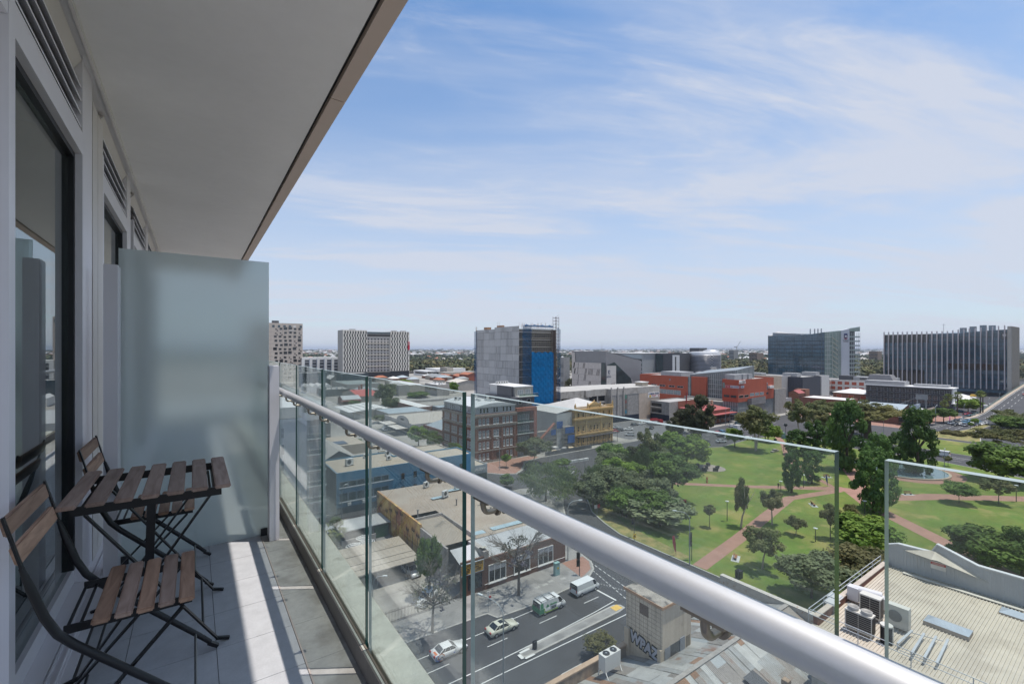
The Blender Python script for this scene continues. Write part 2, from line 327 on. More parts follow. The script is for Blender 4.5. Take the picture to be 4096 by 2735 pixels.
# ------------------------------------------------------------------ facade of the apartment we stand at
alu = M('alu_paint', (.76, .74, .77), .38, var=.03); aluw = M('alu_beige', (.66, .62, .58), .45, var=.05); gask = M('gasket', (.016, .017, .02), .5)
doorglass = glass_mat('door_glass', (.62, .68, .69), .04, ior=1.85)
fac = thing('apartment_facade', 'white aluminium sliding door wall with louvres along the balcony', 'facade', (-.6, 3, FL))
XF = -.5
def bay(y0, y1, prefix):
    """one glazed bay: sill, jambs, head, pane, louvre panel"""
    f = MB(); zt = FL+2.36
    f.box(XF-.11, y0, FL+.03, XF, y0+.065, CZ-.3, 0); f.box(XF-.11, y1-.075, FL+.03, XF, y1+.21, CZ-.001, 0)
    f.box(XF-.11, y0+.065, zt, XF, y1-.075, zt+.12, 0)
    f.box(XF-.10, y0+.065, FL+.03, XF-.035, y1-.075, FL+.11, 0)
    fr = f.build('door_frame', alu, fac)
    g = MB(); g.box(XF-.085, y1-.105, FL+.11, XF-.03, y1-.0755, zt, 0); g.box(XF-.085, y0+.0655, zt-.03, XF-.03, y1-.1055, zt-.0005, 0); g.build('gasket', gask, fr)
    p = MB(); p.box(XF-.062, y0+.066, FL+.111, XF-.054, y1-.106, zt-.031); p.build('glass_pane', doorglass, fac)
    l = MB(); z = zt+.15
    while z < CZ-.16:
        l.add([(XF-.004, y0+.066, z), (XF-.004, y1-.08, z), (XF-.05, y1-.08, z+.055), (XF-.05, y0+.066, z+.055), (XF-.006, y0+.066, z-.006), (XF-.006, y1-.08, z-.006), (XF-.052, y1-.08, z+.049), (XF-.052, y0+.066, z+.049)],
              [(0, 1, 2, 3), (7, 6, 5, 4), (0, 4, 5, 1), (2, 6, 7, 3)]); z += .072
    l.build('louvre', alu, fac)
    k = MB(); k.box(XF-.13, y0+.066, zt+.121, XF-.06, y1-.08, CZ-.06, 0); k.build('louvre_backing', gask, fac)
    q = MB(); q.add([(XF-.045, y0+.066, CZ-.10), (XF-.045, y1-.078, CZ-.10), (XF-.002, y1-.078, CZ-.026), (XF-.002, y0+.066, CZ-.026), (XF-.06, y0+.066, CZ-.10), (XF-.06, y1-.078, CZ-.10), (XF-.06, y1-.078, CZ-.026), (XF-.06, y0+.066, CZ-.026)],
                   [(0, 1, 2, 3), (7, 6, 5, 4), (0, 4, 5, 1), (1, 5, 6, 2), (2, 6, 7, 3), (3, 7, 4, 0)]); q.build('head_panel', aluw, fac)
bay(2.178, 3.46, ''); bay(4.045, 5.47, ''); bay(5.95, 7.5, ''); bay(7.8, 9.3, '')
b = MB(); b.box(-.74, 2.05, FL+.03, XF-.111, 2.24, CZ-.02); b.box(-.9, -1.6, FL+2.4, XF-.002, 2.176, CZ-.02); b.box(-.9, -1.6, FL-.25, -.53, 9.3, FL-.002); b.build('door_jamb', alu, fac)
b = MB(); b.box(-.6, 3.675, FL+.03, XF+.003, 3.84, CZ-.12); b.box(-.6, 3.852, FL+.03, XF+.003, 4.04, CZ-.12); b.build('column_cover', aluw, fac)
b = MB()                                                           # sliding track with its ridges
b.box(-.6, 2.2, FL-.001, -.475, 9.2, FL+.028); b.box(-.475, 2.2, FL-.001, -.43, 9.2, FL+.012); b.box(-.47, 2.2, FL+.012, -.464, 9.2, FL+.024); b.box(-.445, 2.2, FL+.012, -.438, 9.2, FL+.020); b.box(-.43, 2.2, FL-.001, -.395, 9.2, FL+.006)
b.build('door_track', alu, fac)
# room behind the glass
b = MB(); wl = M('room_wall', (.5, .49, .48), .9)
b.box(-4.6, 2.0, FL-.02, -.62, 8, FL+.0, 1); b.box(-4.6, 2.0, FL+2.7, -.62, 8, FL+2.8, 0); b.box(-4.7, 2.0, FL, -4.6, 8, FL+2.7, 0); b.box(-4.6, 7.9, FL, -.62, 8, FL+2.7, 0); b.box(-4.6, 4.02, FL+.001, -.62, 4.1, FL+2.7, 0); b.box(-4.6, 1.95, FL, -.75, 2.0, FL+2.7, 0)
b.build('room_shell', [wl, M('room_carpet', (.12, .11, .10), .95)], fac)
cur = MB(); n = 46; pts = []
for i in range(n+1):
    y = 2.72+.68*i/n; x = -.80+.035*math.sin(i*1.15)+.012*math.sin(i*2.9+1); pts.append((x, y))
for i in range(n): cur.add([(*pts[i], FL+.06), (*pts[i+1], FL+.06), (*pts[i+1], FL+2.62), (*pts[i], FL+2.62)], [(0, 1, 2, 3)], 0, True)
o = cur.build('curtain', M('curtain_cloth', (.80, .80, .78), .9, tr=.35, var=.04)); tag(o, 'sheer white curtain hanging in folds behind the sliding door glass', 'curtain')
dl = MB(); dl.lathe([(.001, 0), (.05, 0), (.055, -.012), (.07, -.012), (.072, 0)], 20, 0, (-1.25, 3.3, FL+2.699)); tag(dl.build('downlight', M('white_paint', (.7, .7, .7))), 'round white ceiling downlight inside the room behind the glass', 'ceiling light')
# ------------------------------------------------------------------ balustrade
GX = .58; gap = .022; joints = [6.5, 5.72, 4.95, 4.16, 3.40, 2.635, 1.848, 1.026, .184, -.66]
clear = glass_mat('rail_glass', (.915, .95, .935), .085, (.62, .65, .63)); edge = M('glass_edge', (.012, .055, .048), .12, var=.05, spec=.8); edget = M('glass_edge_top', (.33, .40, .40), .3, var=.05)
bal = thing('balustrade', 'frameless glass balcony balustrade with thick silver handrail', 'balustrade', (GX, 2.5, FL))
ZT = FL+1.187
for i in range(len(joints)-1):
    y1, y0 = joints[i]-gap, joints[i+1]+gap; b = MB()
    a = (GX-.006, y0, FL+.05); c = (GX+.006, y1, ZT)
    b.quad((a[0], y1, a[2]), (a[0], y0, a[2]), (a[0], y0, c[2]), (a[0], y1, c[2]), 0); b.quad((c[0], y0, a[2]), (c[0], y1, a[2]), (c[0], y1, c[2]), (c[0], y0, c[2]), 0)
    b.quad((a[0], y0, a[2]), (c[0], y0, a[2]), (c[0], y0, c[2]), (a[0], y0, c[2]), 1); b.quad((c[0], y1, a[2]), (a[0], y1, a[2]), (a[0], y1, c[2]), (c[0], y1, c[2]), 2)
    b.quad((a[0], y0, c[2]), (c[0], y0, c[2]), (c[0], y1, c[2]), (a[0], y1, c[2]), 2)
    b.build('glass_panel', [clear, edge, edget], bal)
RX, RZ, RR = .533, FL+.984, .0232
rail = M('brushed_aluminium', (.64, .64, .66), .5, .55, var=.02, vs=30)
b = MB(); b.tube([(RX, -1.5, RZ), (RX, 1.262, RZ)], RR, 40, 0); b.tube([(RX, 1.2635, RZ), (RX, 4.14, RZ)], RR, 40, 0); b.tube([(RX, 4.27, RZ), (RX, 9.3, RZ)], RR, 24, 0)
hr = b.build('handrail', rail, bal)
brz = M('bracket_metal', (.34, .29, .24), .3, .8)
for j in joints[2:]:
    for dy in (-.15, .15):
        y = j+dy
        if y < -1.3: continue
        b = MB(); zb = RZ-RR-.030; pts = [(GX-.007, y, zb)]
        for k in range(7):
            a = math.pi/2*k/6; pts.append((RX+.016-.016*math.sin(a), y, zb+.016-.016*math.cos(a)))
        pts.append((RX, y, RZ-RR+.003)); b.tube(pts, .0062, 10); b.tube([(GX-.0066, y, zb), (GX-.013, y, zb)], .012, 16); b.tube([(GX+.0066, y, zb), (GX+.011, y, zb)], .012, 16)
        b.box(RX-.009, y-.03, RZ-RR-.003, RX+.009, y+.03, RZ-RR+.002); b.build('bracket', brz, bal)
b = MB(); b.box(GX-.0135, -1.6, FL+.051, GX-.0065, 9.4, FL+.094); b.box(GX+.0065, -1.6, FL+.051, GX+.0085, 9.4, FL+.09); b.build('base_channel', M('channel', (.16, .13, .10), .6), bal)
# ------------------------------------------------------------------ privacy screen
scr = thing('privacy_screen', 'frosted glass privacy screen dividing the balcony, between two grey posts', 'screen', (0, 3.6, FL))
m = bpy.data.materials.new('frosted_glass'); m.use_nodes = True; N = m.node_tree.nodes; L = m.node_tree.links; N.clear()
o_ = N.new('ShaderNodeOutputMaterial'); t = N.new('ShaderNodeBsdfTranslucent'); d = N.new('ShaderNodeBsdfDiffuse'); g = N.new('ShaderNodeBsdfGlossy'); g.inputs['Roughness'].default_value = .12
tc = N.new('ShaderNodeTexCoord'); nz = N.new('ShaderNodeTexNoise'); nz.inputs['Scale'].default_value = 3; nz.inputs['Detail'].default_value = 6; mp = N.new('ShaderNodeMapping'); mp.inputs['Scale'].default_value = (3, 1, .7); L.new(tc.outputs['Object'], mp.inputs[0]); L.new(mp.outputs[0], nz.inputs['Vector'])
mx = N.new('ShaderNodeMix'); mx.data_type = 'RGBA'; L.new(nz.outputs[0], mx.inputs[0]); mx.inputs[6].default_value = (.90, .97, .96, 1); mx.inputs[7].default_value = (.93, .98, .97, 1)
L.new(mx.outputs[2], t.inputs[0]); L.new(mx.outputs[2], d.inputs[0])
rf = N.new('ShaderNodeBsdfRefraction'); rf.inputs['Roughness'].default_value = .85; rf.inputs['IOR'].default_value = 1.02; L.new(mx.outputs[2], rf.inputs[0])
a0 = N.new('ShaderNodeMixShader'); a0.inputs[0].default_value = .62; L.new(t.outputs[0], a0.inputs[1]); L.new(rf.outputs[0], a0.inputs[2])
a = N.new('ShaderNodeMixShader'); a.inputs[0].default_value = .15; L.new(a0.outputs[0], a.inputs[1]); L.new(d.outputs[0], a.inputs[2])
fr = thin_fresnel(N, L, 1.16); c_ = N.new('ShaderNodeMixShader'); L.new(fr.outputs[0], c_.inputs[0]); L.new(a.outputs[0], c_.inputs[1]); L.new(g.outputs[0], c_.inputs[2]); L.new(c_.outputs[0], o_.inputs[0])
b = MB(); b.box(-.372, 3.594, FL+.006, .43, 3.606, FL+1.905); b.build('glass_pane', m, scr)
b = MB(); b.box(-.425, 3.46, FL+.0, -.362, 3.593, FL+1.785); b.build('wall_post', alu, scr)
b = MB(); b.box(.418, 3.46, FL+.0, .478, 3.56, FL+1.184); b.build('outer_post', alu, scr)
b = MB()
for x, z in ((-.345, FL+.0), (.40, FL+.0)): b = MB(); b.box(x-.02, 3.588, z, x+.02, 3.612, z+.05); b.build('clip', M('frame_dark', (0, 0, 0)), scr)
# ------------------------------------------------------------------ folding table and chairs
def wood(nm, c1, c2):
    if nm in MC: return MC[nm]
    m = bpy.data.materials.new(nm); m.use_nodes = True; nt = m.node_tree; N = nt.nodes; L = nt.links; p = N['Principled BSDF']; p.inputs['Roughness'].default_value = .55
    tc = N.new('ShaderNodeTexCoord'); oi = N.new('ShaderNodeObjectInfo'); mp = N.new('ShaderNodeMapping'); mp.inputs['Scale'].default_value = (28, 3.2, 28); L.new(tc.outputs['Object'], mp.inputs[0])
    mu = N.new('ShaderNodeMath'); mu.operation = 'MULTIPLY'; L.new(oi.outputs['Random'], mu.inputs[0]); mu.inputs[1].default_value = 60; cb = N.new('ShaderNodeCombineXYZ'); [L.new(mu.outputs[0], cb.inputs[i]) for i in range(3)]; L.new(cb.outputs[0], mp.inputs['Location'])
    n = N.new('ShaderNodeTexNoise'); n.inputs['Scale'].default_value = 1.2; n.inputs['Detail'].default_value = 8; n.inputs['Distortion'].default_value = 1.3; L.new(mp.outputs[0], n.inputs['Vector'])
    r = N.new('ShaderNodeValToRGB'); L.new(n.outputs[0], r.inputs[0]); r.color_ramp.elements[0].position = .3; r.color_ramp.elements[0].color = (*c1, 1); r.color_ramp.elements[1].position = .7; r.color_ramp.elements[1].color = (*c2, 1)
    x = N.new('ShaderNodeMix'); x.data_type = 'RGBA'; x.blend_type = 'MULTIPLY'; x.inputs[0].default_value = 1; mr = N.new('ShaderNodeMapRange'); L.new(oi.outputs['Random'], mr.inputs[0]); mr.inputs[3].default_value = .78; mr.inputs[4].default_value = 1.2
    cc = N.new('ShaderNodeCombineXYZ'); [L.new(mr.outputs[0], cc.inputs[i]) for i in range(3)]; L.new(r.outputs[0], x.inputs[6]); L.new(cc.outputs[0], x.inputs[7]); L.new(x.outputs[2], p.inputs['Base Color'])
    bp = N.new('ShaderNodeBump'); bp.inputs['Distance'].default_value = .0006; L.new(n.outputs[0], bp.inputs['Height']); L.new(bp.outputs[0], p.inputs['Normal']); MC[nm] = m; return m
wd = wood('acacia_weathered', (.21, .135, .105), (.37, .265, .215)); wd2 = wood('acacia_warm', (.24, .135, .09), (.46, .29, .20)); bs = MC['black_steel']
def slat(x0, y0, z0, x1, y1, z1, mat, parent, r=.004):
    me = MB().box(x0, y0, z0, x1, y1, z1).mesh('slat', mat); bm = bmesh.new(); bm.from_mesh(me); bmesh.ops.bevel(bm, geom=bm.edges[:], offset=r, segments=2, affect='EDGES'); bm.to_mesh(me); bm.free(); return link('slat', me, parent)
tb = thing('folding_table', 'square slatted brown wooden folding table on black crossed steel legs', 'table', (-.14, 2.65, FL))
zt = FL+.71; tx0, ty0, tx1, ty1 = -.425, 2.345, .135, 2.965
for i in range(7):
    x = tx0+i*.0833; slat(x, ty0+.002*(i % 3), zt-.016, x+.058, ty1-.002*(i % 2), zt, wd, tb)
fr_ = MB()
for y in (ty0+.05, ty1-.05): fr_.bar((tx0+.035, y, zt-.036), (tx1-.035, y, zt-.036), .006, .036)
for x in (tx0+.06, tx1-.06): fr_.bar((x, ty0+.05, zt-.045), (x, ty1-.05, zt-.045), .012, .012)
fr_.build('top_frame', bs, tb)
def leg(a, b_, y0, y1, par, foot=.045):
    b = MB(); sgn = 1 if b_[0] > a[0] else -1
    for y in (y0, y1): b.bar((a[0], y, a[1]), (b_[0], y, b_[1]), .007, .024, 0, (0, 1, 0)); b.bar((b_[0]-sgn*.004, y, b_[1]+.002), (b_[0]+sgn*foot, y, b_[1]-.012), .014, .012)
    b.tube([(a[0]*.12+b_[0]*.88, y0, a[1]*.12+b_[1]*.88), (a[0]*.12+b_[0]*.88, y1, a[1]*.12+b_[1]*.88)], .005, 8); b.tube([(a[0], y0, a[1]), (a[0], y1, a[1])], .005, 8); b.build('leg', bs, par)
leg((tx0+.075, zt-.055), (.085, FL+.018), ty0+.06, ty1-.06, tb); leg((tx1-.075, zt-.055), (-.37, FL+.018), ty0+.075, ty1-.075, tb)
b = MB(); b.bar((-.145, ty0+.062, zt-.05), (-.155, ty0+.068, FL+.31), .030, .004, 0, (0, 1, 0)); b.build('support_strap', bs, tb)
def make_chair(y0, label):
    """folding chair facing +X, y0 = its near side"""
    W_ = .44; y1 = y0+W_; c = thing('folding_chair', label, 'chair', (-.15, y0+W_/2, FL), 'folding balcony chairs'); sz = FL+.45
    for i in range(5):
        x = -.265+i*.0555; slat(x, y0+.004*(i % 2), sz-.016, x+.045, y1-.003*(i % 3), sz, wd if i % 2 else wd2, c)
    f = MB()
    for y in (y0+.055, y1-.055): f.bar((-.335, y, sz-.03), (-.005, y, sz-.03), .007, .026, 0)
    f.tube([(-.30, y0+.055, sz-.036), (-.30, y1-.055, sz-.036)], .005, 8); f.tube([(-.33, y0+.055, sz-.034), (-.33, y1-.055, sz-.034)], .005, 8); f.build('seat_frame', bs, c)
    # rear uprights that bend under the seat and run on to the front feet
    for y in (y0-.004, y1+.004):
        u = MB(); pr = [(-.452, FL+.815), (-.441, FL+.77), (-.430, FL+.72), (-.412, FL+.655)]
        u.bar((pr[0][0], y, pr[0][1]), (pr[3][0], y, pr[3][1]), .016, .006, 0, (1, 0, 0))
        q = [(-.414, FL+.66), (-.394, FL+.59), (-.366, FL+.50), (-.338, FL+.44), (-.300, FL+.395), (-.15, FL+.245), (.02, FL+.075), (.058, FL+.035)]
        u.tube([(a, y, z) for a, z in q], [.007, .012, .0125, .0125, .0125, .012, .011, .010], 10); u.bar((.05, y, FL+.036), (.085, y, FL+.010), .02, .014); u.build('upright', bs, c)
    r = MB()
    for y in (y0+.025, y1-.025): r.bar((-.03, y, sz-.036), (-.385, y, FL+.018), .007, .024, 0, (0, 1, 0)); r.bar((-.38, y, FL+.018), (-.415, y, FL+.008), .014, .014)
    r.tube([(-.33, y0+.025, FL+.066), (-.33, y1-.025, FL+.066)], .005, 8); r.build('rear_leg', bs, c)
    s_ = MB(); s_.tube([(.005, y0, FL+.09), (.005, y1, FL+.09)], .0048, 8); s_.build('stretcher', M('rod', (.2, .2, .2), .35, .8), c)
    for (xa, za, xb, zb) in ((-.450, FL+.808, -.438, FL+.755), (-.430, FL+.722, -.415, FL+.668)):
        d = Vector((xb-xa, 0, zb-za)).normalized(); nrm = Vector((-d.z, 0, d.x))*.009; b = MB()
        P = [Vector((xa, 0, za))+nrm*.2, Vector((xb, 0, zb))+nrm*.2, Vector((xb, 0, zb))-nrm*1.6, Vector((xa, 0, za))-nrm*1.6]
        b.add([(p.x, y0+.004, p.z) for p in P]+[(p.x, y1-.004, p.z) for p in P], [(3, 2, 1, 0), (4, 5, 6, 7), (0, 1, 5, 4), (1, 2, 6, 5), (2, 3, 7, 6), (3, 0, 4, 7)])
        me = b.mesh('back_slat', wd2); bm = bmesh.new(); bm.from_mesh(me); bmesh.ops.recalc_face_normals(bm, faces=bm.faces[:]); bmesh.ops.bevel(bm, geom=bm.edges[:], offset=.004, segments=2, affect='EDGES'); bm.to_mesh(me); bm.free(); link('back_slat', me, c)
make_chair(1.915, 'wooden slat folding chair in front of the table, nearest the camera')
make_chair(2.985, 'wooden slat folding chair behind the table, against the frosted screen')
# ------------------------------------------------------------------ ground, roads, pavements, park (setting)
pave = M('pavement', (.26, .25, .24), .9, var=.14, vs=.5, patch=((.17, .165, .16), .35, .52, .8)); kerbm = M('kerb_stone', (.36, .345, .32), .85, var=.15, vs=1.2)
grass = M('grass', (.095, .155, .022), .95, var=.22, vs=.09, col2=(.135, .165, .03), patch=((.27, .23, .08), .11, .54, .75), bump=.06, bs=5)
paver = M('brick_paver', (.30, .17, .13), .9, var=.12, vs=.4); dry = M('dry_grass', (.27, .22, .09), .95, var=.2, vs=.3, col2=(.14, .15, .05))
gm = M('suburb_ground', (.17, .165, .14), 1, var=.25, vs=.012, col2=(.07, .085, .035), patch=((.05, .065, .025), .02, .50, .85))
tag(MB().sheet([(-3e4, -2e4), (6e4, -2e4), (6e4, 6e4), (-3e4, 6e4)], -.06).build('ground', gm), kind='structure')
wm = M('sea_water', (.16, .26, .36), .6, var=0, spec=.3)
sea = [(depth_*1.0*(SN+u*CN), depth_*(CN-u*SN)) for depth_, u in ((14500, -.75), (15500, -.3), (17500, .05), (30000, .30), (60000, .30), (60000, -.75))]
tag(MB().sheet(sea, -.02).build('sea', wm), kind='structure')
hl = MB(); hp = []
for i in range(13):
    u = .42+.08*i; d = 26000; hp.append((d*(SN+u*CN), d*(CN-u*SN), 70+60*math.sin(i*1.3)**2))
for i in range(12): a, c = hp[i], hp[i+1]; hl.quad((a[0], a[1], -1), (c[0], c[1], -1), (c[0]*1.05, c[1]*1.05, c[2]), (a[0]*1.05, a[1]*1.05, a[2])); hl.quad((a[0]*1.05, a[1]*1.05, a[2]), (c[0]*1.05, c[1]*1.05, c[2]), (c[0]*1.2, c[1]*1.2, -1), (a[0]*1.2, a[1]*1.2, -1))
tag(hl.build('hills', M('hill', (.16, .12, .07), 1, var=.2, vs=.001)), kind='structure')
tag(MB().sheet([(-80, -160), (900, -160), (900, 132), (-80, 132)], 0).build('road', MC['asphalt']), kind='structure')
def slab(name, pts, mat, h=.12, kerb=True):
    b = MB(); b.prism(pts, -.02, h, 1 if kerb else 0, 1 if kerb else 0)
    if kerb:                                            # a kerb-stone strip 0.3 m wide round the inner surface
        n = len(pts); a = sum(pts[i][0]*pts[(i+1) % n][1]-pts[(i+1) % n][0]*pts[i][1] for i in range(n)); s_ = 1 if a > 0 else -1; q = []
        for i in range(n):
            p0, p1, p2 = Vector(pts[i-1]), Vector(pts[i]), Vector(pts[(i+1) % n]); d1 = (p1-p0).normalized(); d2 = (p2-p1).normalized()
            n1 = Vector((-d1.y, d1.x))*s_; n2 = Vector((-d2.y, d2.x))*s_; m_ = (n1+n2).normalized(); q.append(tuple(p1+m_*(.3/max(.5, m_.dot(n1)))))
        b.sheet(q, h+.004, 0)
    return tag(b.build(name, [mat, kerbm]), kind='structure')
slab('pavement', [(-70, 57.6), (20, 59.0), (35.5, 58.4), (36.2, 58.3), (36.9, 56.6), (42, 56.3), (51, 56.7), (56.5, 57.4), (59.6, 59.2), (61.3, 61.6), (61.8, 64.4), (63, 69), (66.5, 75), (73, 82), (78, 88.5), (82, 93), (84, 98), (82, 103), (76, 105), (-70, 105)], pave)
slab('far_pavement', [(-70, 114.4), (58, 115), (70, 120), (74.7, 127.5), (77.2, 124.4), (80, 120.6), (84.6, 118.3), (89, 121), (96, 129), (104, 131), (330, 131), (330, 134), (700, 134), (700, 1500), (-900, 1500), (-900, 114)], M('pavement_far', (.30, .285, .26), .95, var=.18, vs=.06, patch=((.16, .155, .145), .05, .5, .8)))
park = [(75.2, -60), (75.2, 67.2), (77.1, 73.5), (80, 80.5), (88.5, 91.8), (98, 100.5), (107, 104.5), (118, 106.4), (170, 105.9), (176, 103.2), (186, 104), (202, 105), (214, 103), (219, 98.5), (216.5, 66), (217.5, 46), (214.3, 36.5), (205, 10), (196, -60)]
slab('lawn', park, grass)
slab('lawn_median', [(239, 54.5), (236.8, 40.8), (262, 42.0), (269, 43.2), (269.5, 56.7), (262, 66), (248, 92), (240, 92)], grass)
slab('lawn_strip', [(274.6, 61), (273.6, 44.5), (281, 45.5), (292, 47.4), (297, 49), (303, 51.6), (312.5, 52.2), (340, 51.4), (347, 52.3), (332, 55.7), (312, 56), (301, 58.5), (294, 63), (283, 70)], dry)
slab('corner_pavement', [(291, 76), (303, 73.7), (326, 70.5), (352, 67.8), (362, 66.4), (372, 68), (372, 131), (300, 131), (291, 122)], paver)
slab('median_island', [(34.6, 47.9), (35.4, 48.6), (37, 48.8), (53.6, 49.2), (54.6, 48.6), (54.6, 47.6), (53, 47.3), (36.4, 47.15), (35.2, 47.3)], pave)
slab('near_pavement', [(-70, 37.4), (44, 37.4), (58, 36.6), (63, 33.5), (65.2, 28), (65.2, -60), (-70, -60)], pave)
def surf(name, pts, z, mat): return tag(MB().sheet([tuple(p)[:2] for p in pts], z).build(name, mat), kind='structure')
Z1 = .132
surf('paved_corner', [(55.5, 58.2), (59, 59.5), (60.8, 61.8), (61.3, 64), (56.2, 64.2)], Z1, paver)
surf('paved_plaza', [(75.5, 128), (77.4, 125), (80.3, 121.4), (84.5, 119), (88.6, 121.8), (95.6, 129.6), (104, 131.7), (104, 135.4), (76, 135.4)], Z1, paver)
PATHS = [[(75.6, 49.9), (75.8, 47.2), (94.6, 49.9), (112, 52.9), (130, 55.9), (148.5, 51.2), (150.5, 53.2), (130.5, 58.6), (112, 55.7), (94, 52.6)],
         [(96.5, 95.6), (98.4, 97.3), (113, 88.2), (133, 69.4), (153.5, 53.2), (149.5, 51.6), (131, 67.7), (112, 86)],
         [(149, 52), (152, 55.2), (158.5, 41.2), (152.2, 39.6)], [(152, 55), (158.4, 41.2), (166, 37), (184, 21.6), (196, 10), (212, -8), (209, -11), (193, 7), (178, 20.8), (163, 33), (152.2, 39.6)],
         [(149, 51), (153, 40), (142.8, 41.8), (127.3, 23.6), (112, 6), (96, -14), (94, -11), (110, 9), (125.6, 27.6), (139.7, 44)],
         [(149.5, 53.5), (153, 55.4), (160, 62.6), (180, 78), (204, 90.6), (217, 98.8), (216, 101), (198, 90), (176, 79), (158.6, 64.4)],
         [(154, 50), (156.5, 47), (164, 50.5), (176, 57), (178, 62), (163.6, 54.5)]]
b = MB()
for i, p in enumerate(PATHS): b.sheet(p, Z1+.004+.0011*i)
tag(b.build('park_path', paver), kind='structure')
# near tree-shaded dry verge beside the street
surf('verge', [(75.7, 52), (75.7, 67), (77.6, 73.5), (80.5, 80), (85, 84), (84, 78), (80.5, 70), (79, 60), (78, 52)], Z1+.002, dry)
# painted lines
b = MB()
def dash(p, q, w=.12, z=.006):
    p = Vector((p[0], p[1], 0)); q = Vector((q[0], q[1], 0)); n = (q-p).normalized().cross(Vector((0, 0, 1)))*w/2; b.sheet([(p-n)[:2], (q-n)[:2], (q+n)[:2], (p+n)[:2]], z)
for x in range(-40, 54, 9): dash((x+.3, 52.0+.012*max(0, x-30)), (x+3.6, 52.0+.012*max(0, x-27)), .12)
for x in range(-44, 44, 9): dash((x, 42.4), (x+3.4, 42.4), .12)
dash((-40, 55.0), (33.6, 55.0), .12); dash((38.6, 55.25), (43, 55.3), .12); dash((-40, 48.85), (32.3, 48.9), .14); dash((32.3, 48.9), (42, 49.15), .14); dash((42, 49.15), (50, 49.55), .14); dash((50, 49.55), (54.6, 49.95), .14); dash((-40, 46.7), (31, 46.7), .14); dash((31, 46.7), (54, 46.4), .14)
dash((54.85, 53.9), (55.1, 49.9), .30)
for t in range(11): dash((59.3-.24*t, 60.0-1.0*t), (59.16-.24*t, 59.4-1.0*t), .12); dash((61.2-.2*t, 62.8-1.25*t), (61.05-.2*t, 62.0-1.25*t), .12); dash((56.6+.2*t, 55.4-.46*t), (56.7+.2*t, 55.16-.46*t), .10)
dash((95, 106.3), (103, 111.2), .15); dash((98, 109.6), (101.5, 111.6), .15)
for x in (63.5, 66.8): dash((x+.4, 58), (x, 56.2), .12); dash((x-1, 62), (x-.6, 60.5), .12)
for i in range(9): dash((228.6-.15*i, 100-7*i), (228.3-.15*i, 97-7*i), .15); dash((224.2-.15*i, 100-7*i), (223.9-.15*i, 97-7*i), .15)
dash((230, 47), (229.2, 30), .2)
for i in range(4): dash((309+6*i, 62.5), (312+6*i, 62.3), .18); dash((309+6*i, 59.3), (312+6*i, 59), .18); dash((306+6*i, 66.2), (309+6*i, 66), .18)
dash((296, 69.5), (322, 67), .18); dash((324, 58.4), (331, 57.8), .3)
for i in range(14): dash((140+9*i, 116), (143+9*i, 116), .15); dash((140+9*i, 121), (143+9*i, 121), .15)
tag(b.build('road_marking', MC['line_white']), kind='structure')
b = MB(); b.box(34.5, 47.25, .13, 34.95, 48.2, .16); b.box(35.0, 48.2, .13, 36.6, 48.5, .16); b.box(35.0, 46.95, .13, 36.5, 47.25, .16); tag(b.build('painted_kerb', MC['line_white']), kind='structure')
surf('tactile_pad', [(52.6, 48.9), (54.1, 48.9), (54.2, 47.75), (52.6, 47.75)], .14, M('yellow_pad', (.62, .40, .10), .8))
for p in ((40, 59.6), (37.2, 60.2), (46.5, 59.7), (48.2, 59.7), (49.7, 60.0), (52, 59.5)):
    surf('pit_cover', [(p[0], p[1]), (p[0]+1.1, p[1]), (p[0]+1.1, p[1]+.6), (p[0], p[1]+.6)], Z1+.004, M('cover', (.34, .33, .31), .8))
# pond and its ring
pc = (190.6, 50.0); ring = lambda r, k=1.0: [(pc[0]+r*math.cos(a)*k, pc[1]+r*math.sin(a)) for a in [2*math.pi*i/48 for i in range(48)]]
surf('pond_paving', ring(16), Z1+.016, paver)
b = MB(); b.prism(ring(12.6), .13, .55, 0); tag(b.build('pond_kerb', M('pond_edge', (.40, .33, .25), .8)), kind='structure')
surf('pond_water', ring(12.0), .556, M('pond_water', (.13, .19, .21), .05, var=.05, spec=.9))
# stone circle in the lawn
cc = at('l', 165, 680); b = MB(); b.prism([(cc.x+4.6*math.cos(i*math.pi/16), cc.y+4.6*math.sin(i*math.pi/16)) for i in range(32)], .12, .22); tag(b.build('paved_circle', M('circle_paving', (.27, .235, .205), .9)), kind='structure')
stone = M('dark_stone', (.035, .035, .035), .6)
for i, (x, y) in enumerate(((130, 640), (102, 680), (72, 718), (243, 718), (270, 685), (-40, 650), (-60, 680))):
    p = at('l', x, y, .22); b = MB(); a = i*.8; b.box(-.75, -.3, 0, .75, .3, 1.0); b.box(-.75, .3, .45, .75, .42, 1.15); o = b.build('boulder_bench', stone); o.location = p; o.rotation_euler = (0, 0, a)
    tag(o, 'dark stone block seat on the round paved circle in the lawn', 'stone seat', 'dark stone seats on the paved circle')
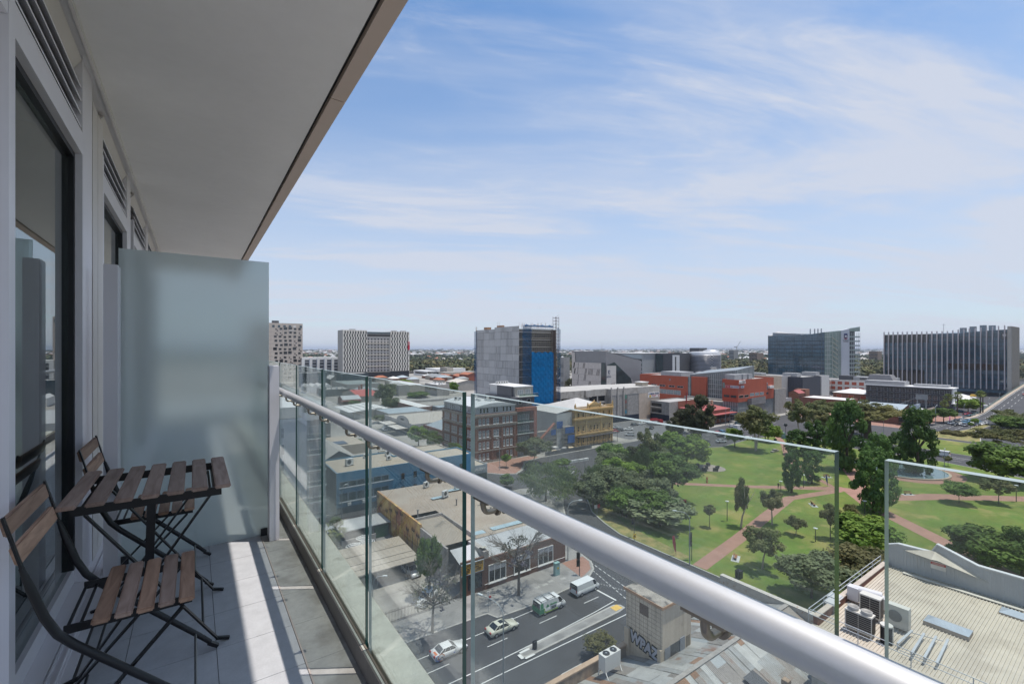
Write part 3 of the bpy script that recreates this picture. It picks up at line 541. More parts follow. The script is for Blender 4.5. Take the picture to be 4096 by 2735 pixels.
# road bridge climbing away at the right
br = [(362, 66.0, .05), (372, 64.3, .3), (392, 64.0, 1.1), (430, 65.0, 2.8), (500, 67.5, 5.4), (600, 71, 8.3), (760, 77, 9.5)]; wdt = 19.0; b = MB(); bp_ = MB(); bl = MB()
for i in range(len(br)-1):
    a, c = br[i], br[i+1]
    b.quad((a[0], a[1]-wdt, a[2]), (c[0], c[1]-wdt, c[2]), (c[0], c[1], c[2]), (a[0], a[1], a[2]), 0); b.quad((a[0], a[1], -.05), (a[0], a[1], a[2]), (c[0], c[1], c[2]), (c[0], c[1], -.05), 1); b.quad((c[0], c[1]-wdt, -.05), (c[0], c[1]-wdt, c[2]), (a[0], a[1]-wdt, a[2]), (a[0], a[1]-wdt, -.05), 1)
    for o1 in (-1.8, -.02): bp_.quad((a[0], a[1]+o1-.0, a[2]+.14), (c[0], c[1]+o1, c[2]+.14), (c[0], c[1]+o1+1.8, c[2]+.14), (a[0], a[1]+o1+1.8, a[2]+.14)) if o1 < -1 else None
    bl.quad((a[0], a[1]-2.4, a[2]+.03), (c[0], c[1]-2.4, c[2]+.03), (c[0], c[1]-2.2, c[2]+.03), (a[0], a[1]-2.2, a[2]+.03))
    for t in range(4):
        f0, f1 = t/4, t/4+.1; p = [a[k]+(c[k]-a[k])*f0 for k in range(3)]; q = [a[k]+(c[k]-a[k])*f1 for k in range(3)]
        for o1 in (-5.6, -8.9): bl.quad((p[0], p[1]+o1-.1, p[2]+.03), (q[0], q[1]+o1-.1, q[2]+.03), (q[0], q[1]+o1+.1, q[2]+.03), (p[0], p[1]+o1+.1, p[2]+.03))
tag(b.build('bridge_road', [MC['asphalt'], MC['conc']]), kind='structure'); tag(bp_.build('bridge_footpath', M('footpath_warm', (.40, .33, .26), .9)), kind='structure'); tag(bl.build('bridge_marking', MC['line_white']), kind='structure')
b = MB()
for i in range(1, len(br)-1):
    a, c = br[i], br[i+1]
    for dz in (.25, 1.2): b.bar((a[0], a[1]+.1, a[2]+dz), (c[0], c[1]+.1, c[2]+dz), .08, .08)
    b.quad((a[0], a[1]+.1, a[2]+.2), (c[0], c[1]+.1, c[2]+.2), (c[0], c[1]+.1, c[2]+1.1), (a[0], a[1]+.1, a[2]+1.1))
tag(b.build('bridge_railing', M('rail_green', (.16, .22, .20), .6)), 'grey green railing along the left edge of the rising bridge road', 'railing')
# ------------------------------------------------------------------ trees
def leaf(nm, c, c2, tr=.34, rnd_=.2): return M(nm, c, .75, col2=c2, var=.25, vs=.35, tr=tr, obj_rand=rnd_, spec=.2)
LEAF = {'gum': leaf('leaf_gum', (.14, .175, .07), (.20, .19, .085)), 'round': leaf('leaf_green', (0.095, 0.161, 0.041), (0.161, 0.237, 0.056)), 'bright': leaf('leaf_bright', (0.142, 0.246, 0.041), (0.227, 0.312, 0.056)),
        'poplar': leaf('leaf_poplar', (0.066, 0.133, 0.038), (0.113, 0.189, 0.048)), 'dark': leaf('leaf_dark', (0.056, 0.066, 0.038), (0.104, 0.104, 0.052)), 'fig': leaf('leaf_fig', (0.113, 0.133, 0.052), (0.217, 0.199, 0.076)),
        'willow': leaf('leaf_willow', (0.142, 0.189, 0.085), (0.209, 0.265, 0.104)), 'grey': leaf('leaf_grey', (.17, .205, .11), (.21, .235, .13)), 'jac': leaf('leaf_jac', (.12, .13, .07), (.20, .18, .22), .2), 'palm': leaf('leaf_palm', (0.133, 0.189, 0.056), (0.209, 0.227, 0.076)), 'bush': leaf('leaf_bush', (0.133, 0.133, 0.056), (0.209, 0.189, 0.085))}
BARK = {'pale': M('bark_pale', (.42, .36, .30), .85, var=.25, vs=2), 'brown': M('bark_brown', (.085, .066, .052), .9, var=.25, vs=2), 'grey': M('bark_grey', (.16, .14, .12), .9, var=.2, vs=2)}
def crown_mesh(name, seed, kind, nclump, nleaf, ls, cr, shape, mat):
    """leaf cards in clumps through a unit crown; shape(rng) gives a clump centre inside radius 1 (z -1..1)"""
    g = np.random.default_rng(seed); C = []
    while len(C) < nclump:
        p = shape(g)
        if p is not None: C.append(p)
    C = np.array(C); per = nleaf//nclump; P = []; Nn = []
    for c in C:
        r = cr*g.uniform(.6, 1.35); d = g.normal(size=(per, 3)); d /= np.linalg.norm(d, axis=1, keepdims=True); rad = r*g.uniform(.25, 1, (per, 1))**.6
        if kind == 'willow': d[:, 2] *= 1.7; d[:, 2] -= .5
        q = d*rad*np.array([1, 1, .78]); P.append(c+q); Nn.append(d*1.0+c*.35+np.array([0, 0, .35]))
    P = np.concatenate(P); Nn = np.concatenate(Nn)+g.normal(size=(len(P), 3))*.55; Nn /= np.linalg.norm(Nn, axis=1, keepdims=True)
    t = np.cross(Nn, g.normal(size=(len(P), 3))); t /= np.linalg.norm(t, axis=1, keepdims=True); bt = np.cross(Nn, t); s = ls*g.uniform(.6, 1.4, (len(P), 1)); asp = 1.0
    if kind == 'willow': t = t*.35+np.array([0, 0, 1])*.9; t /= np.linalg.norm(t, axis=1, keepdims=True); bt = np.cross(Nn, t); asp = .35
    V = np.stack([P-t*s-bt*s*.35*asp, P+bt*s*.75*asp-t*s*.1, P+t*s+bt*s*.2*asp, P-bt*s*.7*asp+t*s*.15], 1).reshape(-1, 3); n = len(P)
    me = bpy.data.meshes.new(name); me.vertices.add(n*4); me.vertices.foreach_set('co', V.astype(np.float32).ravel()); me.loops.add(n*4); me.loops.foreach_set('vertex_index', np.arange(n*4, dtype=np.int32))
    me.polygons.add(n); me.polygons.foreach_set('loop_start', np.arange(0, n*4, 4, dtype=np.int32)); me.polygons.foreach_set('loop_total', np.full(n, 4, dtype=np.int32)); me.update(calc_edges=True); me.materials.append(mat); return me
def sh_ball(flat=.8, low=-.75, inner=.45):
    def f(g):
        d = g.normal(size=3); d /= np.linalg.norm(d); r = g.uniform(inner, .82); p = d*r*np.array([1, 1, flat])
        return p if p[2] > low*flat else None
    return f
def sh_gum(g):
    d = g.normal(size=3); d /= np.linalg.norm(d); p = d*g.uniform(.35, .8)*np.array([1, 1, .85]); return p if p[2] > -.55 or abs(p[0]+p[1]) > .55 else None
def sh_pop(g):
    z = g.uniform(-.9, .9); w = .80*math.sqrt(max(0, 1-((z+.25)/1.25)**2)) if z > -.25 else .80*(.55+.45*(z+.9)/.65); a = g.uniform(0, 6.28); r = w*g.uniform(.25, 1)**.6; return np.array([r*math.cos(a), r*math.sin(a), z])
def sh_flat(g):
    a = g.uniform(0, 6.28); r = .84*math.sqrt(g.uniform(.02, 1)); z = .55*(1-r*r*.9)*g.uniform(.35, 1)-.25+.12*g.normal(); return np.array([r*math.cos(a), r*math.sin(a), z])
def trunk_mesh(name, seed, hz, r, nl, mat, spread=.55, lean=.1, fine=0):
    """unit trunk: base at z=0, crown centre at z=1; limbs reach into the crown (hz = crown half height / trunk unit)"""
    q = random.Random(seed); b = MB(); lx, ly = q.uniform(-lean, lean), q.uniform(-lean, lean); b.tube([(0, 0, -.02), (lx*.25, ly*.25, .35), (lx, ly, .75)], [r*1.25, r*.9, r*.7], 9)
    for i in range(nl):
        a = 6.28*i/nl+q.uniform(-.4, .4); e = q.uniform(.5, 1)*spread; z1 = .75+q.uniform(-.12, .05); z2 = 1+q.uniform(-.1, .65)*hz
        p = [(lx*(z1/.75), ly*(z1/.75), z1), (lx+e*.45*math.cos(a), ly+e*.45*math.sin(a), (z1+z2)/2), (lx+e*math.cos(a+.2), ly+e*math.sin(a+.2), z2)]; b.tube(p, [r*.55, r*.35, r*.10], 6)
        for j in range(fine):
            t = q.uniform(.3, 1); o = [p[1][k]+(p[2][k]-p[1][k])*t for k in range(3)]; a2 = a+q.uniform(-1.3, 1.3); l_ = q.uniform(.10, .28)*spread*1.6; e2 = [o[0]+l_*math.cos(a2), o[1]+l_*math.sin(a2), o[2]+l_*q.uniform(-.1, .9)]; b.tube([o, e2], [r*.16, r*.05], 4)
            for _ in range(3): a3 = a2+q.uniform(-1, 1); t2 = q.uniform(.3, 1); o2 = [o[k]+(e2[k]-o[k])*t2 for k in range(3)]; l3 = l_*q.uniform(.3, .6); b.tube([o2, (o2[0]+l3*math.cos(a3), o2[1]+l3*math.sin(a3), o2[2]+l3*q.uniform(-.1, .9))], [r*.08, r*.03], 3, cap=False)
    return b.mesh(name, mat)
CR = {}
def crowns(kind, n, *a):
    CR[kind] = [crown_mesh('crown', 31*len(CR)+i+1, kind, *a) for i in range(n)]
crowns('gum', 3, 34, 5200, .052, .24, sh_gum, LEAF['gum']); crowns('round', 3, 60, 8500, .050, .24, sh_ball(.85), LEAF['round']); crowns('bright', 2, 46, 6500, .055, .25, sh_ball(.85), LEAF['bright'])
crowns('poplar', 3, 64, 8000, .048, .21, sh_pop, LEAF['poplar']); crowns('dark', 2, 60, 8000, .05, .22, sh_ball(1.0), LEAF['dark']); crowns('fig', 1, 110, 15000, .030, .15, sh_flat, LEAF['fig'])
crowns('willow', 2, 56, 9500, .062, .22, sh_ball(.9, -.9), LEAF['willow']); crowns('grey', 2, 50, 7500, .05, .25, sh_ball(.85), LEAF['grey']); crowns('jac', 1, 40, 800, .036, .15, sh_ball(.7), LEAF['jac']); crowns('bush', 2, 40, 5200, .05, .27, sh_ball(.9, -1), LEAF['bush'])
TRK = {'gum': [trunk_mesh('trunk', i, .6, .030, 6, BARK['pale'], .5, .14) for i in range(3)], 'brown': [trunk_mesh('trunk', 10+i, .5, .045, 6, BARK['brown'], .45, .05) for i in range(2)], 'thin': [trunk_mesh('trunk', 20, .5, .022, 5, BARK['grey'], .35, .03)], 'fig': [trunk_mesh('trunk', 23, .3, .14, 9, BARK['brown'], 1.1, .02)], 'jac': [trunk_mesh('trunk', 25, .8, .036, 9, BARK['grey'], .8, .05, 24)]}
def tree(kind, base, height, width, label, trunk='gum', cf=.62, group=None, name='tree', i=None, rz=None):
    """base point, overall height, crown width; cf = share of the height that is crown"""
    global NT; NT += 1; i = NT if i is None else i
    t = thing(name, label, 'tree', base, group); ch = height*cf/2; cz = height-ch; m = CR[kind][i % len(CR[kind])]
    c = bpy.data.objects.new('crown', m); COL.objects.link(c); c.parent = t; c.location = (0, 0, cz); c.scale = (width/2/.98, width/2/.98, ch/.9); c.rotation_euler = (0, 0, i*1.7 if rz is None else rz)
    if trunk:
        k = bpy.data.objects.new('trunk', TRK[trunk][i % len(TRK[trunk])]); COL.objects.link(k); k.parent = t; k.scale = (cz*.9 if trunk != 'fig' else width*.38, cz*.9 if trunk != 'fig' else width*.38, cz*(1.0)); k.rotation_euler = (0, 0, i*2.1)
    return t
NT = 0
def ptree(kind, r, bx, by, ty, wpx, label, **k):
    """tree whose foot is at pixel (bx,by) on the ground, top at row ty, crown wpx pixels wide"""
    p = at(r, bx, by, .12); h = hgt(r, ty, p); w = wpx/REG[r][2]*depth(p)/F_*(1.22 if r in 'qrnm' else 1.1)
    return tree(kind, (p.x, p.y, .1), h, w, label, **k)
T = ptree
# park, near side (left to right)
T('willow', 'q', 410, 500, 150, 560, 'broad light green feathery tree at the street bend, left of the park road', trunk='brown', cf=.85)
T('grey', 'q', 300, 175, -80, 300, 'grey green open gum tree with pale limbs beside the brick corner plaza', trunk='gum', cf=.75)
T('round', 'q', 555, 205, 120, 150, 'small dark green tree at the kerb end of the fenced building site', trunk='brown', cf=.8)
T('bright', 'd', 1080, 1250, 1040, 170, 'small light green tree on the brick corner plaza', trunk='thin', cf=.6)
T('round', 'q', 60, 385, 250, 130, 'small dark tree at the kerb below the brick corner plaza', trunk='thin', cf=.85)
T('grey', 'r', 90, 640, 250, 420, 'large hazy grey green tree leaning over the curved park road', trunk='brown', cf=.85)
T('round', 'r', 120, 330, 30, 300, 'mid green tree behind the hazy grey tree by the park road', trunk='brown', cf=.85)
T('dark', 'r', 320, 350, 90, 170, 'thin dark tree with a black trunk in the park near the road', trunk='brown', cf=.55)
T('gum', 'r', 495, 330, -120, 250, 'bronze green gum tree with white branches near the west park road', trunk='gum', cf=.85)
T('round', 'r', 740, 650, 130, 460, 'broad dense green tree with a dark trunk beside the red barrier', trunk='brown', cf=.72)
T('bright', 'r', 890, 300, -60, 440, 'yellow green bushy tree behind the dense one at the stone circle', trunk='brown', cf=.88)
T('bright', 'r', 500, 650, 460, 300, 'yellow green low bushy tree at the park corner', trunk='brown', cf=.9)
T('willow', 'r', 230, 800, 480, 380, 'pale feathery tree at the dry park corner', trunk='brown', cf=.9)
T('grey', 'r', 620, 900, 610, 620, 'wide grey green spreading tree by the traffic lights at the park edge', trunk='brown', cf=.85)
T('gum', 'l', 150, 1600, 1230, 190, 'slim young tree on the open lawn by the near lamp', trunk='thin', cf=.55)
T('gum', 'n', 1025, 215, -330, 420, 'tall bronze gum tree at the near path, between the two glass panels', trunk='gum', cf=.75)
T('gum', 'l', 640, 1600, 780, 260, 'narrow gum tree rising behind the bronze one by the path', trunk='gum', cf=.8)
T('gum', 'l', 1130, 1560, 960, 380, 'olive gum tree standing to the right of the bronze gum by the path', trunk='gum', cf=.7)
T('gum', 'l', 1500, 1720, 1400, 300, 'low olive gum tree beside the brick path bench', trunk='gum', cf=.75)
T('grey', 'n', 1600, 560, 10, 720, 'dusky grey green tree in front of the roof with railings', trunk='brown', cf=.85)
T('gum', 'm', 40, 480, 195, 130, 'small gum tree on the lawn seen through the gap between glass panels', trunk='thin', cf=.72)
T('bush', 'm', 195, 330, 210, 95, 'orange tinged small bushy tree beside the park path', trunk=None, cf=.95)
T('bright', 'm', 300, 560, 285, 400, 'bright green round tree just behind the railing roof', trunk='brown', cf=.95)
T('bush', 'm', 270, 800, 520, 480, 'brown green hedge like tree against the railing roof', trunk='brown', cf=.95)
T('round', 'm', 1220, 700, 365, 470, 'dense grey green tree behind the white gabled parapet', trunk='brown', cf=.95)
T('round', 'm', 1480, 780, 350, 300, 'dense green tree at the right edge behind the white parapet', trunk='brown', cf=.95)
T('poplar', 'm', 370, 275, -170, 270, 'tall dense upright tree at the crossing of the brick paths', trunk='brown', cf=.93)
T('round', 'm', 1007, 210, 45, 195, 'small round tree on the lawn beyond the right hand path', trunk='thin', cf=.7)
T('gum', 'm', 1303, 215, 0, 190, 'small bronze tree on the lawn at the far right path', trunk='thin', cf=.7)
g = random.Random(12)
for i, (x, y) in enumerate(((82, 82), (88, 86), (84, 73), (91, 79), (97, 88), (104, 96), (112, 99), (121, 101), (130, 99), (105, 89), (97, 79), (113, 91), (87, 66), (93, 70), (140, 101), (122, 93))):
    tree(('grey', 'willow', 'round', 'grey', 'bright')[i % 5], (x, y, .1), g.uniform(7.5, 11), g.uniform(8.5, 12), 'leafy tree in the dense belt along the curved park road', 'brown', .84, 'trees in the belt along the curved park road')
# poplars and gums round the pond
T('poplar', 'l', 1435, 1060, 400, 320, 'egg shaped upright tree standing on the long brick path', trunk='brown', cf=.86)
T('poplar', 'l', 1750, 910, 420, 330, 'upright tree between the two long brick paths', trunk='brown', cf=.86)
T('poplar', '6', 400, 1330, 1120, 200, 'short upright tree at the left of the pond trees', trunk='brown', cf=.95)
T('poplar', '6', 560, 1330, 1040, 210, 'mid height upright tree right beside the shortest pond tree', trunk='brown', cf=.95)
T('poplar', '6', 830, 1460, 880, 310, 'tallest upright dark green tree left of the round pond', trunk='brown', cf=.92)
T('poplar', '6', 1100, 1560, 1165, 260, 'bushy upright tree before the round pond', trunk='brown', cf=.95)
T('poplar', '6', 1270, 1400, 1130, 170, 'slender upright tree behind the round pond', trunk='brown', cf=.95)
T('poplar', '6', 1440, 1490, 945, 290, 'tall upright dark green tree at the right of the round pond', trunk='brown', cf=.92)
T('gum', '6', 48, 1290, 880, 330, 'olive gum tree with a bare white trunk at the lawn edge', trunk='gum', cf=.72)
T('bright', '6', 130, 1200, 1040, 170, 'light green small tree right of the bare white trunk', trunk='brown', cf=.85)
T('round', '6', 205, 1210, 1075, 130, 'small round green tree by the green cabinet', trunk='thin', cf=.8)
T('gum', '6', 420, 1180, 830, 260, 'tall thin gum tree with bare white limbs before the west road', trunk='gum', cf=.72)
T('gum', '6', 635, 1300, 870, 270, 'tall gum tree with a long bare trunk beside the poplars', trunk='gum', cf=.62)
T('fig', '6', 1000, 1180, 815, 600, 'huge spreading fig tree with a thick black trunk in front of the theatre', trunk='fig', cf=.72)
T('gum', '6', 620, 1010, 840, 220, 'dark green tree in front of the flat white roofed brick hall', trunk='brown', cf=.85)
T('bright', '5', 2005, 1255, 1075, 150, 'bright green small tree at the north lawn edge by parked cars', trunk='brown', cf=.8)
T('gum', '5', 2185, 1285, 890, 230, 'gum tree with white trunk standing before the red arts building', trunk='gum', cf=.72)
T('bright', '5', 2290, 1210, 1040, 190, 'yellow green tree behind the white trunked gum at the lawn edge', trunk='brown', cf=.85)
T('dark', '5', 1700, 1200, 805, 260, 'very tall dark brown green tree in front of the red roofed corner building', trunk='brown', cf=.92)
T('dark', '5', 1560, 1130, 920, 170, 'dark tree left of the tallest dark tree by the red roof', trunk='brown', cf=.85)
T('dark', '5', 1500, 1180, 1000, 160, 'low dark tree beside the small car lot', trunk='brown', cf=.9)
T('round', '5', 1840, 1000, 890, 110, 'green street tree left of the arts building corner', trunk='brown', cf=.8)
T('dark', '5', 520, 760, 600, 160, 'dark gum tree behind the car park roof beside the scaffold', trunk=None, cf=.9)
T('dark', '5', 610, 790, 660, 120, 'low dark gum tree behind the long car park roof', trunk=None, cf=.95)
T('dark', '5', 780, 760, 640, 130, 'dark rounded tree in front of the angular grey building', trunk=None, cf=.9)
T('dark', '5', 900, 760, 650, 160, 'dark rounded tree at the foot of the angular building entrance', trunk=None, cf=.9)
T('round', '6', 370, 790, 640, 240, 'dense mid green tree between the arts building and white framed block', trunk='brown', cf=.9)
T('round', '6', 2170, 1560, 1190, 500, 'big dark green tree at the right edge of the picture', trunk='brown', cf=.92)
T('fig', '6', 2200, 1290, 1050, 420, 'wide olive bushy trees mass behind the big dark tree', trunk=None, cf=.9)
T('gum', '6', 2230, 1080, 930, 320, 'broad yellow topped tree beside the bridge road', trunk='brown', cf=.9)
T('round', '6', 2240, 1110, 985, 260, 'dark green tree under the yellow topped one beside the bridge road', trunk='brown', cf=.95)
T('bright', '6', 1870, 960, 832, 190, 'bright lime green street tree behind the palms', trunk='brown', cf=.85)
T('round', '6', 1660, 1050, 920, 170, 'street tree with flat dark crown by the intersection', trunk='brown', cf=.7)
T('round', '6', 1490, 1060, 930, 170, 'street tree close to the theatre awning', trunk='brown', cf=.7)
T('gum', 'k', 860, 1410, 1215, 150, 'little leaning tree on the lawn beside the wide road', trunk='thin', cf=.6)
T('bright', 'k', 1340, 740, 540, 120, 'thin young tree on the traffic island', trunk='thin', cf=.5)
T('bright', 'k', 1265, 750, 620, 90, 'slim young tree at the front of the traffic island', trunk='thin', cf=.5)
# near street trees
T('jac', '4', 1370, 1180, 690, 420, 'bare twiggy street tree in front of the yard fence', trunk='jac', cf=.78)
T('round', '4', 1345, 920, 435, 190, 'narrow dark green conifer like tree beside the mural shop', trunk='brown', cf=.8)
T('jac', '7', 140, 900, 400, 330, 'purple flowering jacaranda street tree in front of the brick shop', trunk='jac', cf=.72)
T('bush', '7', 770, 1370, 1190, 260, 'low sparse bush at the kerb beside the concrete parapet', trunk='jac', cf=.85)
# street trees behind the left glass panels
T('bright', '3', 1440, 1260, 1050, 190, 'yellow green street tree in front of the curved white front shop', trunk='brown', cf=.8)
T('round', '3', 1570, 1320, 1095, 150, 'green street tree beside the brown brick building', trunk='brown', cf=.8)
T('round', '3', 1730, 1400, 1200, 160, 'hazy green street tree under the brown brick building side', trunk='brown', cf=.85)
T('bright', '3', 1310, 740, 675, 150, 'lime green tree before the grey hall near the chequered tower', trunk=None, cf=.95)
T('round', '3', 1740, 790, 690, 90, 'dark green tree beside the grey windowless hall', trunk='brown', cf=.9)
T('round', '3', 1440, 830, 775, 210, 'dark hedge like tree below the yellow windowed hall', trunk=None, cf=.95)
T('grey', '3', 1160, 900, 690, 190, 'feathery grey green palm like tree among the low roofs', trunk=None, cf=.95)
T('grey', '3', 1200, 930, 820, 160, 'low grey green tree in front of the white roofed sheds', trunk=None, cf=.95)
T('round', '3', 890, 905, 850, 90, 'small pale tree beside the cream house with red roof', trunk=None, cf=.95)
T('round', '3', 900, 960, 900, 160, 'low green tree in the street behind the white roofs', trunk='brown', cf=.9)
T('grey', '3', 1100, 1050, 975, 130, 'small grey tree in front of the white fronted shop', trunk='brown', cf=.8)
T('round', '3', 820, 1250, 1165, 230, 'overgrown green yard bush beside the stone gabled house', trunk=None, cf=.98)
# fan palms
def palm_mesh():
    g = random.Random(5); b = MB()
    for i in range(46):
        a = g.uniform(0, 6.28); el = g.uniform(-.9, 1.3); L_ = g.uniform(.75, 1.0); d = Vector((math.cos(a)*math.cos(el), math.sin(a)*math.cos(el), math.sin(el))); s_ = d.cross(Vector((0, 0, 1))).normalized(); c = d*L_*.55; n = 9
        for k in range(n):
            t = (k/(n-1)-.5)*2.4; e = c+(d*math.cos(t)+s_*math.sin(t))*L_*.42-Vector((0, 0, .10+.12*abs(t))); q = (d*-math.sin(t)+s_*math.cos(t))*.035; b.add([c, c+(e-c)*.6+q, e, c+(e-c)*.6-q], [(0, 1, 2, 3)])
        b.bar((0, 0, 0), c, .02, .02)
    return b.mesh('fronds', LEAF['palm'])
PM = palm_mesh(); pt = MB(); pt.tube([(0, 0, 0), (.01, 0, .5), (0, 0, 1)], [.045, .032, .03], 10); PTM = pt.mesh('trunk', BARK['brown'])
def palm(r, bx, by, ty, wpx, label, h0=None):
    p = at(r, bx, by, .1); h = hgt(r, ty, p); w = wpx/REG[r][2]*depth(p)/F_/2; t = thing('palm_tree', label, 'palm tree', (p.x, p.y, .1), 'palm trees')
    c = bpy.data.objects.new('fronds', PM); COL.objects.link(c); c.parent = t; c.location = (0, 0, h-w*.8); c.scale = (w,)*3; c.rotation_euler = (0, 0, bx)
    k = bpy.data.objects.new('trunk', PTM); COL.objects.link(k); k.parent = t; k.scale = (8*min(1, h/12), 8*min(1, h/12), h-w*.8)
palm('k', 1030, 500, 65, 200, 'stout fan palm left of the lime green street tree'); palm('k', 1440, 490, 40, 180, 'tall fan palm with the highest crown by the bridge ramp'); palm('k', 1485, 480, 60, 150, 'fan palm just behind the tallest one at the bridge ramp')
palm('k', 860, 480, 100, 190, 'fan palm in front of the white end wall'); palm('k', 800, 520, 215, 180, 'short fan palm below the white end wall')
palm('4', 640, 560, 310, 220, 'fan palm in the courtyard beside the striped umbrellas')
# rose bed
for i in range(26):
    g = random.Random(i); u = g.random(); p = (284+g.uniform(0, 1)*18, 0); a = at('k', 690+730*u, 800+75*u+g.uniform(-22, 40)); tree('bush', (a.x, a.y, .1), 1.6, 3.2, 'rounded reddish brown shrub in the long planted bed beside the wide road', None, .98, 'shrubs in the roadside bed', 'shrub', i)
# ------------------------------------------------------------------ building kit
def walls(root, pts, z0, h, mat, roofmat, par=.5, th=.25, name='wall', rname='roof'):
    """outer walls with a parapet and a roof deck let in below it; h one height"""
    a = sum(pts[i][0]*pts[(i+1) % len(pts)][1]-pts[(i+1) % len(pts)][0]*pts[i][1] for i in range(len(pts)))
    if a < 0: pts = pts[::-1]
    n = len(pts); q = []
    for i in range(n):
        p0, p1, p2 = Vector(pts[i-1]), Vector(pts[i]), Vector(pts[(i+1) % n]); d1 = (p1-p0).normalized(); d2 = (p2-p1).normalized(); n1 = Vector((-d1.y, d1.x)); n2 = Vector((-d2.y, d2.x)); m_ = (n1+n2).normalized(); q.append(tuple(p1+m_*(th/max(.4, m_.dot(n1)))))
    b = MB(); v = [(*p, z0) for p in pts]+[(*p, h) for p in pts]+[(*p, h) for p in q]+[(*p, h-par) for p in q]
    b.add(v, [(i, (i+1) % n, n+(i+1) % n, n+i) for i in range(n)]+[(n+i, n+(i+1) % n, 2*n+(i+1) % n, 2*n+i) for i in range(n)]+[(2*n+i, 2*n+(i+1) % n, 3*n+(i+1) % n, 3*n+i) for i in range(n)])
    w = b.build(name, mat, root); r = MB(); r.sheet(q, h-par); r.build(rname, roofmat, root); return w
def bx(root, name, mat, x0, y0, z0, x1, y1, z1): return MB().box(x0, y0, z0, x1, y1, z1).build(name, mat, root)
def rect(X0, Y0, X1, Y1): return [(X0, Y0), (X1, Y0), (X1, Y1), (X0, Y1)]
def bldg(name, label, X0, Y0, X1, Y1, h, wall, roof, par=.5, cat='building', group=None, z0=.1):
    t = thing(name, label, cat, (X0, Y0, z0), group); walls(t, rect(X0, Y0, X1, Y1), z0, h, wall, roof, par, min(.25, (X1-X0)/8)); return t
def gable(root, X0, Y0, X1, Y1, z, rise, roof, wall, axis='x', over=.4, name='roof'):
    b = MB(); g = MB()
    if axis == 'x':
        m = (Y0+Y1)/2; b.quad((X0-over, Y0-over, z-.1), (X1+over, Y0-over, z-.1), (X1+over, m, z+rise), (X0-over, m, z+rise)); b.quad((X1+over, Y1+over, z-.1), (X0-over, Y1+over, z-.1), (X0-over, m, z+rise), (X1+over, m, z+rise))
        for x, f in ((X0, 1), (X1, -1)): g.add([(x, Y0, z-.02), (x, Y1, z-.02), (x, m, z+rise-.12)], [(2, 1, 0) if f > 0 else (0, 1, 2)])
    else:
        m = (X0+X1)/2; b.quad((X0-over, Y1+over, z-.1), (X0-over, Y0-over, z-.1), (m, Y0-over, z+rise), (m, Y1+over, z+rise)); b.quad((X1+over, Y0-over, z-.1), (X1+over, Y1+over, z-.1), (m, Y1+over, z+rise), (m, Y0-over, z+rise))
        for y, f in ((Y0, 1), (Y1, -1)): g.add([(X0, y, z-.02), (X1, y, z-.02), (m, y, z+rise-.12)], [(0, 1, 2) if f > 0 else (2, 1, 0)])
    b.build(name, roof, root)
    if wall:
        for k in range(len(g.f)): w_ = MB(); w_.add([g.v[j] for j in g.f[k]], [tuple(range(len(g.f[k])))]); w_.build('gable_wall', wall, root)
def hip(root, X0, Y0, X1, Y1, z, rise, roof, over=.4, name='roof'):
    X0 -= over; X1 += over; Y0 -= over; Y1 += over; w = X1-X0; d = Y1-Y0; s_ = min(w, d)/2; b = MB()
    if w >= d: r0, r1 = (X0+s_, (Y0+Y1)/2, z+rise), (X1-s_, (Y0+Y1)/2, z+rise)
    else: r0, r1 = ((X0+X1)/2, Y0+s_, z+rise), ((X0+X1)/2, Y1-s_, z+rise)
    A, B, C, D = (X0, Y0, z), (X1, Y0, z), (X1, Y1, z), (X0, Y1, z)
    if w >= d: b.quad(A, B, r1, r0); b.quad(C, D, r0, r1); b.add([B, C, r1], [(0, 1, 2)]); b.add([D, A, r0], [(0, 1, 2)])
    else: b.add([A, B, r0], [(0, 1, 2)]); b.add([C, D, r1], [(0, 1, 2)]); b.quad(B, C, r1, r0); b.quad(D, A, r0, r1)
    b.poly([D, C, B, A]); b.build(name, roof, root)
def band(root, name, mat, X0, Y0, X1, Y1, z0, z1, out=.15):
    """cornice / string course standing proud of the S and E faces"""
    b = MB(); b.box(X0-out, Y0-out, z0, X1+.002, Y0-.002, z1); b.box(X0-out, Y0-.002, z0, X0-.002, Y1, z1); return b.build(name, mat, root)
ACM = M('ac_white', (.60, .60, .58), .5, var=.06)
def ac_mesh():
    b = MB(); b.box(-.5, -.2, .1, .5, .2, .95, 0); b.tube([(-.12, -.205, .55), (-.12, -.2, .55)], .30, 16, 1); b.box(-.5, -.2, 0, -.42, .2, .1, 1); b.box(.42, -.2, 0, .5, .2, .1, 1); return b.mesh('air_conditioner', [ACM, MC['frame_dark']])
AME = None
def ac(x, y, z, rz=0, s=1.0, label='small white air conditioning unit standing on a flat roof', group='rooftop air conditioning units'):
    global AME
    if AME is None: AME = ac_mesh()
    o = bpy.data.objects.new('air_conditioner', AME); COL.objects.link(o); o.location = (x, y, z); o.rotation_euler = (0, 0, rz); o.scale = (s,)*3; return tag(o, label, 'air conditioner', group)
BR = M('brick_red', (.27, .12, .085), .85, brick=(.24, .086, (.16, .10, .08)), streak=.12); BRL = M('brick_orange', (.30, .13, .08), .85, brick=(.24, .086, (.24, .14, .10)), streak=.08); BRT = M('brick_trim', (.16, .105, .085), .85, streak=.15)
